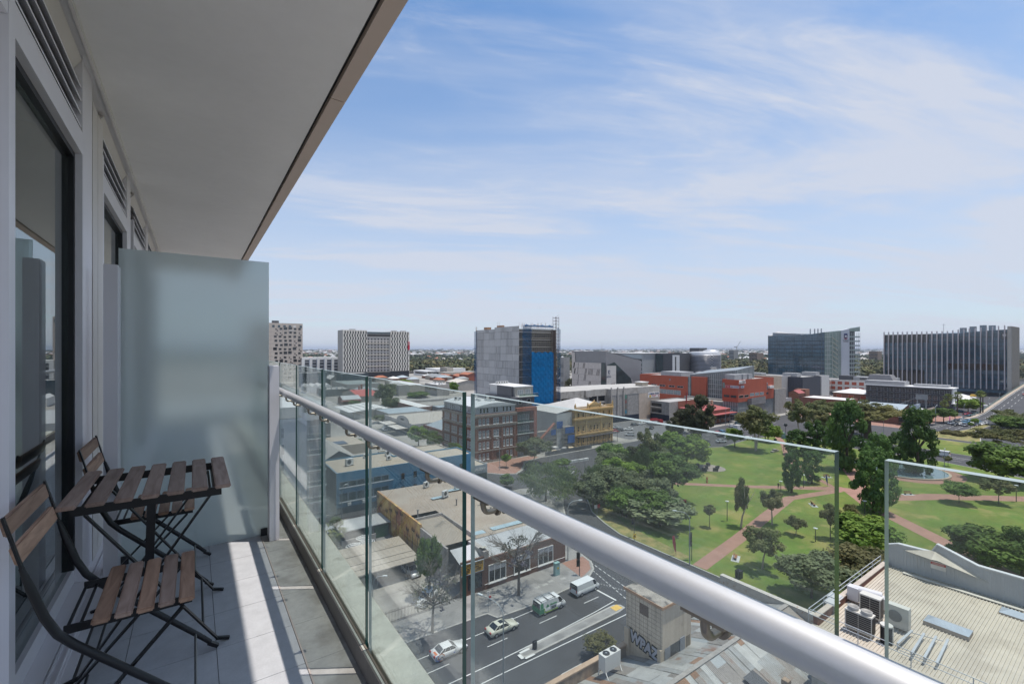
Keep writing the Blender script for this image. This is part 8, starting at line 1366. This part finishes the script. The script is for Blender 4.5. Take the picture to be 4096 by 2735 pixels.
pc('k', 700, 1225, 'van', 'white', math.pi/2, 'white minibus on the wide road right of the pond', cat='van', name='minibus', detail=True, sc=1.15); pc('k', 2150, 445, 'sedan', 'white', 0, 'white car at the far right edge behind the bridge tree'); car('wagon', 'red', (505, 59, 5.7), math.pi, 'dark red car driving down the bridge road'); pc('3', 1150, 1115, 'van', 'white', 1.5, 'white van parked by the black shop canopies', cat='van'); pc('3', 1612, 1325, 'sedan', 'white', 1.5, 'white car beside the brown warehouse side street')
t = thing('box_truck', 'small white box truck behind the bright lawn tree', 'truck', tuple(at('g', 1630, 815, .01))); MB().box(-2.6, -1.1, .9, 1.4, 1.1, 3.3).build('cargo_box', PC['white']).parent = t; MB().box(1.45, -1.0, .6, 3.0, 1.0, 2.3).build('cab', PC['white']).parent = t; MB().box(2.4, -1.02, 1.4, 3.02, 1.02, 2.1).build('glass', CG).parent = t
for x in (-1.6, 2.0):
    for y in (-.95, .95): MB().tube([(x, y-.15, .45), (x, y+.15, .45)], .45, 14).build('wheel', TYR).parent = t
t.rotation_euler = (0, 0, .05)
for i, (x, y) in enumerate(((1530, 395), (1640, 375))):
    t = thing('bus', 'white bus parked beside the bridge ramp, %s the ramp railing' % ('left one nearer' if i == 0 else 'right one against'), 'bus', tuple(at('k', x, y, .1))); MB().box(-5.5, -1.25, .5, 5.5, 1.25, 3.0).build('body', PC['white']).parent = t; MB().box(-5.4, -1.28, 1.5, 5.3, 1.28, 2.4).build('glass', CG).parent = t; t.rotation_euler = (0, 0, .25)
    for xx in (-3.4, 3.4):
        for yy in (-1.1, 1.1): MB().tube([(xx, yy-.16, .5), (xx, yy+.16, .5)], .5, 12).build('wheel', TYR).parent = t
t = thing('car_carrier', 'red and white truck loaded with cars at the back of the small lot', 'truck', tuple(at('5', 1312, 1068, .13))); MB().box(-4, -1.1, .8, 3, 1.1, 1.1).build('deck', BLK).parent = t; MB().box(3.1, -1.1, .6, 5, 1.1, 2.8).build('cab', PC['red']).parent = t; MB().box(-3.8, -.9, 1.15, .4, .9, 2.4).build('load', PC['white']).parent = t; MB().box(-1.5, -.9, 2.45, 2.4, .9, 3.4).build('load', PC['red']).parent = t; t.rotation_euler = (0, 0, -.3)
# ------------------------------------------------------------------ lamps, signals, signs, benches
LG = M('lamp_grey', (.33, .36, .37), .5, .3, var=0); LHD = M('lamp_head', (.52, .55, .55), .4, var=0); PB = M('pole_dark', (.05, .055, .055), .5, var=0)
def street_lamp(base, h, ang, label, arm=2.2, group=None, mat=None):
    t = thing('street_lamp', label, 'street lamp', base, group); b = MB(); ca, sa = math.cos(ang), math.sin(ang); p = [(0, 0, 0), (0, 0, h-1.6)]
    for k in range(1, 7): a = math.pi/2*k/6; p.append((arm*.62*(1-math.cos(a))*ca, arm*.62*(1-math.cos(a))*sa, h-1.6+1.5*math.sin(a)))
    p.append((arm*ca, arm*sa, h-.02)); b.tube(p, [.10, .075]+[.05]*7, 8); o = b.build('pole', mat or LG); o.parent = t; b = MB(); b.bar((arm*ca-.1*ca, arm*sa-.1*sa, h-.02), ((arm+.6)*ca, (arm+.6)*sa, h-.0), .28, .14); b.build('lamp_head', LHD).parent = t; return t
def plamp(r, bx_, by_, ty, ang, label, arm=2.2, **k): p = at(r, bx_, by_, .12); return street_lamp(tuple(p), hgt(r, ty, p), ang, label, arm, **k)
p = at('p', 1020, 1455, .13); street_lamp((p.x, p.y, .13), 9.6, math.pi*.62, 'tall curved street lamp rising from the near kerb over the road', 3.2)
plamp('7', 510, 640, 195, math.pi*1.85, 'curved street lamp behind the rail at the shop corner'); plamp('7', 1425, 670, 280, math.pi*.72, 'curved street lamp at the near park path corner', 2.4); plamp('4', 922, 1010, 760, -.6, 'short curved lamp standing in the concrete yard', 1.6); plamp('4', 690, 318, 80, .2, 'street lamp in front of the blue office wall', .9); plamp('d', 975, 1295, 800, math.pi*.9, 'straight post lamp on the brick corner plaza', .6); plamp('d', 625, 1400, 1195, -.3, 'curved lamp above the plaza kerb', 2.8); plamp('q', 760, 260, 125, math.pi*.9, 'curved lamp by the fenced building site', 3); plamp('3', 1505, 1330, 1228, .1, 'curved lamp in front of the black shop canopies')
for i, a in enumerate((('6', 968, 1250, 1062, .6, 'curved lamp just before the fig tree trunk'), ('6', 1145, 1215, 1030, .6, 'straight lamp right of the fig tree trunk'), ('g', 1455, 745, 480, .2, 'taller curved lamp before the arts college corner'), ('g', 1512, 690, 512, 0, 'shorter curved lamp closest to the arts college corner'), ('k', 640, 640, 325, 0, 'street lamp between the theatre awning and the queue'), ('k', 990, 560, 290, 0, 'street lamp behind the left end of the car queue'), ('k', 1145, 555, 308, 0, 'street lamp left of the red hatchback'), ('k', 1590, 420, 195, 0, 'lamp at the foot of the bridge ramp'), ('k', 1780, 330, 108, 0, 'lamp midway along the bridge railing'), ('k', 1905, 190, 12, 0, 'highest lamp on the bridge railing'), ('k', 795, 1510, 1105, 0, 'thin pole on the lawn in front of the white minibus'), ('6', 1590, 1070, 905, 0, 'grey lamp beside the street tree at the intersection'))): plamp(*a, arm=.3 if 'thin pole' in a[5] or 'straight' in a[5] else 2.2)
def park_lamp(r, bx_, by_, ty, label):
    p = at(r, bx_, by_, .12); h = hgt(r, ty, p); t = thing('park_lamp', label, 'park lamp', tuple(p), 'disc topped lamps in the park'); MB().tube([(0, 0, 0), (0, 0, h-.2)], [.09, .07], 8).build('pole', PB).parent = t; b = MB(); b.lathe([(.02, 0), (.16, .05), (.42, .18), (.40, .25), (.02, .28)], 16, 0, (0, 0, h-.25)); b.build('lamp_head', LHD).parent = t
for a in (('l', 425, 1500, 1195, 'disc topped lamp on the open lawn by the slim young tree'), ('l', 1265, 1135, 880, 'disc topped lamp beside the walking person on the brick path'), ('l', 1310, 410, 272, 'disc topped lamp at the top of the lawn by the poplars'), ('l', 2135, 780, 567, 'disc topped lamp right of the glass edge near the sitting person'), ('8', 492, 500, 400, 'disc topped lamp left of the standing glass edge'), ('8', 862, 290, 195, 'disc topped lamp at the crossing behind the bright round tree'), ('8', 2000, 200, 78, 'disc topped lamp at the far right path'), ('6', 290, 1260, 1220, 'disc topped lamp behind the shortest pond tree'), ('l', 1620, 980, 780, 'thin park lamp between the two upright path trees')): park_lamp(*a)
def signal(r, bx_, by_, ty, label, n=2):
    p = at(r, bx_, by_, .12); h = hgt(r, ty, p); t = thing('traffic_light', label, 'traffic light', tuple(p)); MB().tube([(0, 0, 0), (0, 0, h)], .07, 8).build('pole', PB).parent = t
    for k in range(n):
        z = h-.9-1.3*k; b = MB(); b.box(-.22, .08, z-.5, .22, .35, z+.5); b.box(-.35, .36, z-.62, .35, .39, z+.62); b.build('signal_head', BLK).parent = t
        for j in range(3): MB().tube([(0, .39, z-.3+.3*j), (0, .42, z-.3+.3*j)], .1, 10).build('lens', RED if j == 2 else PB).parent = t
signal('7', 597, 755, 575, 'traffic light pole on the paved shop corner'); signal('7', 1008, 470, 322, 'traffic light at the dry park corner', 1); signal('7', 1440, 640, 430, 'dark traffic signals on the lamp post at the near path', 2); signal('7', 1790, 790, 705, 'short traffic signal at the kerb before the gum tree', 1); signal('g', 1507, 760, 655, 'traffic light with a red lamp before the arts college', 1); signal('k', 985, 590, 480, 'traffic light with red lamp at the left of the queue', 1); signal('k', 1145, 520, 440, 'traffic light with red lamp behind the queue', 1); signal('7', 272, 1310, 1240, 'short keep left signal post on the traffic island tip', 1)
t = thing('bus_stop_sign', 'thin street sign pole with a white plate and a red marker by the bus bay', 'sign', tuple(at('4', 1790, 1030, .12))); MB().tube([(0, 0, 0), (0, 0, 3.1)], .04, 8).build('pole', LG).parent = t; MB().box(-.2, -.03, 2.5, .2, .03, 3.2).build('plate', MC['sign_white']).parent = t; MB().box(.05, -.2, 2.2, .4, -.1, 2.5).build('marker', RED).parent = t
t = thing('utility_cabinet', 'tall pale green utility cabinet with a yellow label on the footpath', 'cabinet', (52.5, 61.4, .13)); cgm = M('cabinet_green', (.24, .38, .37), .5, var=.05); MB().box(-.5, -.3, 0, .5, .3, 2.1).build('body', cgm).parent = t; MB().box(-.54, -.34, 2.1, .54, .34, 2.2).build('lid', cgm).parent = t; MB().box(-.1, -.31, 1.1, .25, -.301, 1.45).build('label_plate', M('label_yellow', (.6, .4, .04), .6)).parent = t
t = thing('utility_cabinet', 'pale green cabinet at the road end of the park behind the shortest pond tree', 'cabinet', tuple(at('l', 1305, 205, .12))); MB().box(-.9, -.5, 0, .9, .5, 2.4).build('body', cgm).parent = t; MB().box(-.95, -.55, 2.4, .95, .55, 2.5).build('lid', cgm).parent = t
def flag(r, bx_, by_, ty, c, label, ln):
    p = at(r, bx_, by_, .12); h = hgt(r, ty, p); t = thing('feather_flag', label, 'flag', tuple(p)); MB().tube([(0, 0, 0), (-.1*ln, 0, h*.6), (-.5*ln, .1, h)], .03, 6).build('pole', PB).parent = t; b = MB(); n = 8
    for i in range(n): f0, f1 = .18+.8*i/n, .18+.8*(i+1)/n; g_ = lambda f, u: ((-.5*f*f-u*.75*math.sin(min(1, f*1.6)*math.pi/2))*ln, .06*math.sin(f*7+u*3), f*h); b.add([g_(f0, 0), g_(f0, 1), g_(f1, 1), g_(f1, 0)], [(0, 1, 2, 3)], 0, True)
    b.build('banner', c).parent = t
flag('7', 1322, 600, 448, M('flag_red', (.36, .04, .06), .7, tr=.2), 'red feather flag on the dry verge of the park', 1.0); flag('l', 2000, 960, 770, M('flag_blue', (.02, .05, .16), .7, tr=.2), 'dark blue feather flag on the lawn by the path crossing', 1.3)
wdb = M('bench_wood', (.32, .15, .08), .7)
def bench(r, x, y, rz, label):
    p = at(r, x, y, .14); t = thing('park_bench', label, 'bench', tuple(p)); b = MB(); [b.box(-.95, -.25+.12*k, .42, .95, -.16+.12*k, .46) for k in range(4)]; b.build('seat', wdb).parent = t; b = MB(); [b.box(-.95, .27+.03*k, .55+.13*k, .95, .30+.03*k, .65+.13*k) for k in range(3)]; b.build('backrest', wdb).parent = t
    for s in (-.8, .8): MB().box(s-.03, -.22, 0, s+.03, .3, .42).build('leg', PB).parent = t
    MB().box(-1.5, -.7, -.01, 1.5, .7, .012).build('base_slab', M('slab_pale', (.4, .4, .4))).parent = t; t.rotation_euler = (0, 0, rz)
bench('8', 1187, 145, -.6, 'wooden park bench on a slab beside the far right path'); bench('8', 475, 225, .7, 'wooden bench on a pale slab left of the standing glass edge'); bench('7', 1770, 625, .4, 'dark bench on a framed slab beside the near brick path'); bench('l', 1985, 815, -.5, 'brown bench behind the blue feather flag')
b = MB(); b.lathe([(.3, 0), (.22, .5), (.16, .9), (.3, 1.3), (.12, 1.7), (.02, 1.9)], 10); o = b.build('orange_post', M('post_orange', (.42, .12, .04), .7)); o.location = at('l', 110, 900, .13); tag(o, 'orange brown post standing beside the long brick path', 'post')
b = MB(); b.box(-1.8, -.1, .5, 1.8, .1, .8); [b.box(x-.05, -.25, 0, x+.05, .25, .5) for x in (-1.6, 1.6)]; o = b.build('red_barrier', M('barrier_red', (.52, .03, .03), .6)); o.location = at('r', 835, 675, .13); tag(o, 'low red and white barrier on the grass under the dense green tree', 'barrier')
t = thing('road_sign', 'small round speed sign beside a red board at the curved park kerb', 'sign', tuple(at('q', 870, 620, .12))); MB().tube([(0, 0, 0), (0, 0, 2.4)], .04, 6).build('pole', LG).parent = t; MB().box(-.9, -.05, 1.5, .0, -.02, 2.4).build('plate', MC['sign_white']).parent = t; MB().box(.1, -.05, 1.5, .95, -.02, 2.4).build('board', M('barrier_red', (.5, .03, .03))).parent = t
t = thing('arrow_sign', 'black and yellow arrow board at the dry park corner', 'sign', tuple(at('7', 1010, 490, .12))); MB().box(-.4, -.05, .5, .4, 0, 1.4).build('board', MC['label_yellow']).parent = t; b = MB(); b.add([(-.25, -.06, .95), (.15, -.06, .6), (.15, -.06, 1.3)], [(0, 1, 2)]); b.build('arrow', BLK).parent = t; MB().tube([(0, 0, 0), (0, 0, .6)], .05, 6).build('post', PB).parent = t
b = MB(); b.box(-.45, -.35, 0, .45, .35, 1.1); b.box(-.5, -.4, 1.1, .5, .4, 1.2); o = b.build('litter_bin', BLK); o.location = at('l', 1180, 258, .13); tag(o, 'black litter bin on the lawn by the brick path end', 'bin')
b = MB(); b.box(-.5, -.4, 0, .5, .4, 1.2); b.box(-.55, -.45, 1.2, .55, .45, 1.35); o = b.build('litter_bin', BLK); o.location = at('n', 752, 325, .13); tag(o, 'dark bin beside a grey bollard at the near park kerb', 'bin')
b = MB(); b.box(-2.4, -.5, 0, 2.4, .5, .5); b.box(-.8, -.6, .5, .8, .6, 1.1); o = b.build('stone_plinth', M('plinth_stone', (.27, .25, .22), .9)); o.location = at('l', 1170, 418, .12); tag(o, 'low stone memorial block on the open lawn below the top path', 'memorial')
b = MB(); b.lathe([(.05, 0), (.6, .3), (.85, .9), (.6, 1.5), (.05, 1.8)], 14); b.cyl(0, 0, -3, 0, .08); o = b.build('sphere_sculpture', PB); p = at('6', 305, 1140, .1); o.location = (p.x, p.y, 3.2); tag(o, 'dark round sculpture on a thin pole by the west road', 'sculpture')
b = MB(); b.tube([(-.5, 0, 0), (0, 0, 3.4), (.5, 0, 0)], .16, 8); b.tube([(-.25, .1, 1.9), (.25, .1, 1.9)], .13, 8); o = b.build('pink_sculpture', M('pink_paint', (.55, .12, .36), .5)); o.location = at('k', 892, 605, .12); tag(o, 'bright pink A shaped sculpture on the corner pavement', 'sculpture')
# ------------------------------------------------------------------ people
SKN, SHT, TRS, HAIR = M('skin', (.42, .25, .18), .6, var=.03), M('cloth_dark', (.03, .03, .035), .9), M('cloth_grey', (.10, .10, .11), .9), M('hair_dark', (.03, .02, .015), .8)
def person(r, x, y, pose, label, rz=0, shirt=None):
    J = {'stand': [((0, 0, .92), .13), ((0, 0, 1.2), .14), ((0, 0, 1.45), .15), ((0, .01, 1.56), .06), ((0, .03, 1.68), .10), ((.1, 0, .88), .09), ((.11, .12, .48), .065), ((.11, .08, .06), .045), ((.11, .22, .03), .04), ((-.1, 0, .88), .09), ((-.11, -.08, .48), .065), ((-.11, -.2, .08), .045), ((-.11, -.07, .03), .04), ((.2, 0, 1.42), .06), ((.25, -.05, 1.14), .045), ((.25, .1, .9), .035), ((-.2, 0, 1.42), .06), ((-.25, .1, 1.14), .045), ((-.22, .25, .95), .035)],
         'sit': [((0, 0, .12), .14), ((0, -.05, .4), .14), ((0, -.02, .62), .14), ((0, .02, .73), .06), ((0, .05, .85), .10), ((.1, .05, .13), .09), ((.14, .42, .42), .065), ((.14, .75, .06), .045), ((.14, .88, .04), .04), ((-.1, .05, .13), .09), ((-.14, .42, .3), .065), ((-.16, .72, .06), .045), ((-.16, .85, .04), .04), ((.2, 0, .6), .06), ((.24, .15, .38), .045), ((.15, .38, .4), .035), ((-.2, 0, .6), .06), ((-.26, -.1, .32), .045), ((-.24, -.2, .05), .035)]}[pose]
    E_ = [(0, 1), (1, 2), (2, 3), (3, 4), (0, 5), (5, 6), (6, 7), (7, 8), (0, 9), (9, 10), (10, 11), (11, 12), (2, 13), (13, 14), (14, 15), (2, 16), (16, 17), (17, 18)]
    me = bpy.data.meshes.new('sk'); me.from_pydata([j[0] for j in J], E_, []); o = bpy.data.objects.new('sk', me); COL.objects.link(o); md = o.modifiers.new('s', 'SKIN'); sd_ = o.modifiers.new('d', 'SUBSURF'); sd_.levels = 1
    for i, v in enumerate(me.skin_vertices[0].data): v.radius = (J[i][1],)*2; v.use_root = i == 0
    bpy.context.view_layer.update(); m2 = bpy.data.meshes.new_from_object(o.evaluated_get(bpy.context.evaluated_depsgraph_get())); bpy.data.objects.remove(o); m2.materials.clear(); [m2.materials.append(k) for k in (SKN, shirt or SHT, TRS, HAIR)]
    hy = J[3][0][2]; wy = J[0][0][2]
    for pg in m2.polygons:
        c = pg.center; pg.use_smooth = True; pg.material_index = 3 if c.z > hy+.16 or (c.z > hy+.04 and c.y < J[4][0][1]-.04) else 0 if c.z > hy-.02 else (1 if (c.z > wy+.06 or pose == 'sit') and c.y < .3 else 2)
    o = link('person', m2); o.location = at(r, x, y, .14); o.rotation_euler = (0, 0, rz); return tag(o, label, 'person')
person('l', 1228, 992, 'stand', 'person in dark clothes walking along the long brick path', 1.9); person('l', 2180, 700, 'sit', 'person in blue sitting on the grass under the tallest pond tree', 1, M('cloth_blue', (.03, .08, .3), .9)); person('l', 1636, 910, 'sit', 'person in pale top sitting on the grass between upright trees', 2, M('cloth_pale', (.45, .45, .45), .9)); person('l', 1690, 905, 'sit', 'person in brown sitting beside the pale topped one on the grass', 3, M('cloth_brown', (.2, .13, .09), .9)); person('8', 2025, 75, 'sit', 'person sitting in the shade at the far right behind the glass', 1)
# ------------------------------------------------------------------ far woods, suburbs, skyline
G = np.random.default_rng(42); rf_ = random.Random(42)
def polar(u, d): return d*(SN+u*CN), d*(CN-u*SN)
BLOCK = [(110, 300, 1500, 620)]
def leaf_cloud(name, trees, cards, mats, label=None, size=.34, kind='stuff'):
    """trees: array x,y,height,width; scattered leaf cards over each crown, one mass"""
    T = np.array(trees); n = len(T); d = G.normal(size=(n, cards, 3)); d /= np.linalg.norm(d, axis=2, keepdims=True); d[:, :, 2] = np.abs(d[:, :, 2])*1.0-.25
    rr = G.uniform(.72, 1.08, (n, cards, 1)); lump = .16*np.sin(d[:, :, 0:1]*5+T[:, None, 0:1])*np.sin(d[:, :, 1:2]*5+T[:, None, 1:2]*1.3)
    C = np.stack([T[:, 0], T[:, 1], T[:, 2]*.55], 1)[:, None, :]; S = np.stack([T[:, 3]/2, T[:, 3]/2, T[:, 2]*.46], 1)[:, None, :]; P = (C+d*S*(rr+lump)).reshape(-1, 3); N_ = (d+G.normal(size=d.shape)*.45+np.array([0, 0, .3])).reshape(-1, 3); N_ /= np.linalg.norm(N_, axis=1, keepdims=True)
    t = np.cross(N_, G.normal(size=N_.shape)); t /= np.linalg.norm(t, axis=1, keepdims=True); bt = np.cross(N_, t); s = (np.repeat(T[:, 3], cards)*size*.5)[:, None]*G.uniform(.7, 1.3, (len(P), 1))
    V = np.stack([P-t*s-bt*s*.5, P+bt*s*.9, P+t*s+bt*s*.3, P-bt*s*.8], 1).reshape(-1, 3); m = len(P); me = bpy.data.meshes.new(name); me.vertices.add(m*4); me.vertices.foreach_set('co', V.astype(np.float32).ravel()); me.loops.add(m*4); me.loops.foreach_set('vertex_index', np.arange(m*4, dtype=np.int32)); me.polygons.add(m); me.polygons.foreach_set('loop_start', np.arange(0, m*4, 4, dtype=np.int32)); me.polygons.foreach_set('loop_total', np.full(m, 4, dtype=np.int32))
    for x in mats: me.materials.append(x)
    me.polygons.foreach_set('material_index', np.repeat(G.integers(0, len(mats), n), cards).astype(np.int32)); me.update(calc_edges=True); return tag(link(name, me), label, 'trees' if label else None, kind=kind)
lf = [M('far_leaf_a', (0.088, 0.105, 0.048), .9, var=.3, vs=.05), M('far_leaf_b', (0.128, 0.128, 0.054), .9, var=.3, vs=.05), M('far_leaf_c', (0.076, 0.085, 0.051), .9, var=.3, vs=.05), M('far_leaf_d', (0.145, 0.128, 0.060), .9, var=.3, vs=.05)]
trees = []
for i in range(4200):                                     # parkland belt round the city
    u = G.uniform(-.5, 1.3); d0 = 690 if u < .5 else (600 if u < .72 else 560); d = d0+(1150-d0)*G.uniform(0, 1)**.8; x, y = polar(u, d)
    if u < -.02 and d < 720: continue
    h = G.uniform(9, 17); trees.append((x, y, h, h*G.uniform(.8, 1.25)))
leaf_cloud('parkland_trees', trees, 64, lf, 'dense olive gum woodland encircling the city blocks')
trees = []
for i in range(7000):                                     # suburban canopy, even in picture rows
    u = G.uniform(-.5, 1.25); dy = 2.2+62*G.uniform(0, 1)**1.25; d = 40*F_/dy
    if d < 1150 or (u < .3 and d > 14000): continue
    x, y = polar(u, d); h = G.uniform(5, 9.5)*(1+d/12000); trees.append((x, y, h, h*G.uniform(1.0, 2.4)*(1+d/5000)))
leaf_cloud('suburb_trees', trees, 22, [M('sub_leaf_a', (0.076, 0.095, 0.051), .9, var=.3, vs=.01), M('sub_leaf_b', (0.102, 0.112, 0.060), .9, var=.3, vs=.01), M('sub_leaf_c', (0.068, 0.085, 0.054), .9, var=.3, vs=.01)], 'grey green canopy of the distant flat suburbs', .5)
# houses: the nearer ones each an object, the rest one mass
hw = M('far_wall', (.46, .42, .36), .9, var=.1); hr_ = [M('far_roof_white', (.62, .61, .60), .6), M('far_roof_grey', (.36, .36, .37), .7), M('far_roof_tile', (.30, .14, .09), .85), M('far_roof_pale', (.50, .46, .41), .7)]
def hip_b(b, x0, y0, x1, y1, h, r, m):
    b.box(x0, y0, 0, x1, y1, h, 0); s_ = min(x1-x0, y1-y0)/2; a = .4
    A, B, C, D = (x0-a, y0-a, h), (x1+a, y0-a, h), (x1+a, y1+a, h), (x0-a, y1+a, h)
    if x1-x0 >= y1-y0: p, q = (x0+s_, (y0+y1)/2, h+r), (x1-s_, (y0+y1)/2, h+r); b.quad(A, B, q, p, m); b.quad(C, D, p, q, m); b.add([B, C, q, D, A, p], [(0, 1, 2), (3, 4, 5)], m)
    else: p, q = ((x0+x1)/2, y0+s_, h+r), ((x0+x1)/2, y1-s_, h+r); b.quad(B, C, q, p, m); b.quad(D, A, p, q, m); b.add([A, B, p, C, D, q], [(0, 1, 2), (3, 4, 5)], m)
hm = []
for k in range(4): b = MB(); hip_b(b, -8, -6, 8, 6, 3.2, 2.6, 1); hm.append(b.mesh('house', [hw, hr_[k]]))
n = 0
while n < 240:
    u = G.uniform(-.45, 1.2); dy = 24+34*G.uniform(0, 1); d = 40*F_/dy; x, y = polar(u, d)
    if d < 1180: continue
    o = bpy.data.objects.new('house', hm[n % 4]); COL.objects.link(o); o.location = (x, y, 0); o.rotation_euler = (0, 0, G.uniform(0, 3)); o.scale = (G.uniform(.9, 1.8), G.uniform(.9, 1.5), G.uniform(1.7, 2.7)); tag(o, 'distant suburban house with a pale, grey or tiled roof among trees', 'house', 'distant suburban houses'); n += 1
b = MB()
for i in range(2100):
    u = G.uniform(-.5, 1.25); dy = 2.4+28*G.uniform(0, 1)**1.3; d = 40*F_/dy
    if u < .3 and d > 14000: continue
    x, y = polar(u, d); w = G.uniform(8, 22)*(1+d/4000)*(2.2 if i % 9 == 0 else 1); hip_b(b, x-w/2, y-w*.35, x+w/2, y+w*.35, G.uniform(6, 10)*(1+d/9000), 2+d/4000, 1+(0 if i % 9 == 0 else int(G.integers(0, 4))))
tag(b.build('distant_houses', [hw]+hr_), 'scatter of tiny pale roofs across the distant suburbs', 'houses', kind='stuff')
for (r, x, y0, y1, w, lab) in (('6', 1075, 490, 440, 100, 'blocky brown apartment building among the trees between the two glass towers'), ('5', 1995, 455, 425, 70, 'grey concrete shell building under the distant crane'), ('6', 55, 470, 452, 110, 'low white office roof on the far left of the glass tower'), ('b', 1180, 268, 248, 200, 'long white shed roof in the far suburbs between the towers'), ('5', 555, 545, 490, 70, 'grey banded flats behind the tower at the angular building')):
    d = 1150 if r != '5' or x > 1000 else 420; d = {'b': 2300}.get(r, d); rr = ray(r, x, y0); base = EYE+rr*d; ww = w/REG[r][2]*d/F_; hh = 40+d*(HY_-(REG[r][1]+y1/REG[r][2]))/F_
    t = bldg('far_block', lab, base.x-ww/2, base.y-ww*.3, base.x+ww/2, base.y+ww*.3, max(5, hh), M('far_block_%s%d' % (r, x), {'6': (.22, .16, .12), 'b': (.6, .6, .6)}.get(r, (.27, .265, .26)), .8), tinw, .2)
    for k in range(3): wrow(t, 'S', base.x-ww/2, [base.y-ww*.25+ww*.5*j/5 for j in range(6)], max(5, hh)*(.2+.25*k), ww*.05, max(5, hh)*.12)
p = EYE+ray('5', 2022, 430)*1500; t = thing('tower_crane', 'thin white tower crane on the skyline left of the glass tower', 'crane', (p.x, p.y, 0)); z1 = 40+1500*(HY_-(1200+405/2.1355))/F_; MB().bar((p.x, p.y, 0), (p.x, p.y, z1+4), 2.2, 2.2).build('mast', PC['white'], t); e = EYE+ray('5', 2053, 352)*1500; MB().bar((p.x, p.y, z1), tuple(e), 1.6, 1.6).build('jib', PC['white'], t); MB().bar((p.x, p.y, z1+2), (p.x-8, p.y+4, z1+2), 2.4, 2.4).build('counterweight', MC['plant_grey'], t)
b = MB(); p = EYE+ray('5', 340, 70)*260
for s in (-1, 1): b.add([(0, 0, 0), (.35, 0, .02), (.1, s*.5, .16), (-.15, s*.45, .15)], [(0, 1, 2, 3)]); b.add([(0, s*.45, .15), (.1, s*.5, .16), (-.15, s*1.0, .05)], [(0, 1, 2)])
b.tube([(-.5, 0, 0), (0, 0, .02), (.45, 0, 0)], [.02, .1, .03], 8); o = b.build('bird', BLK); o.location = p; o.rotation_euler = (0, 0, .6); tag(o, 'small dark bird flying above the concrete tower', 'bird')
flush_windows()
# ------------------------------------------------------------------ haze
hz_ = bpy.data.materials.new('haze'); hz_.use_nodes = True; N = hz_.node_tree.nodes; L = hz_.node_tree.links; N.clear(); o_ = N.new('ShaderNodeOutputMaterial'); pv = N.new('ShaderNodeVolumePrincipled'); pv.inputs['Color'].default_value = (.78, .86, 1, 1); pv.inputs['Density'].default_value = 6e-5; pv.inputs['Anisotropy'].default_value = .2; L.new(pv.outputs[0], o_.inputs['Volume'])
tag(MB().box(-25000, -15000, -1.2, 50000, 50000, 150).build('haze', hz_), kind='stuff')
SC.cycles.volume_bounces = 0; SC.cycles.volume_step_rate = 4
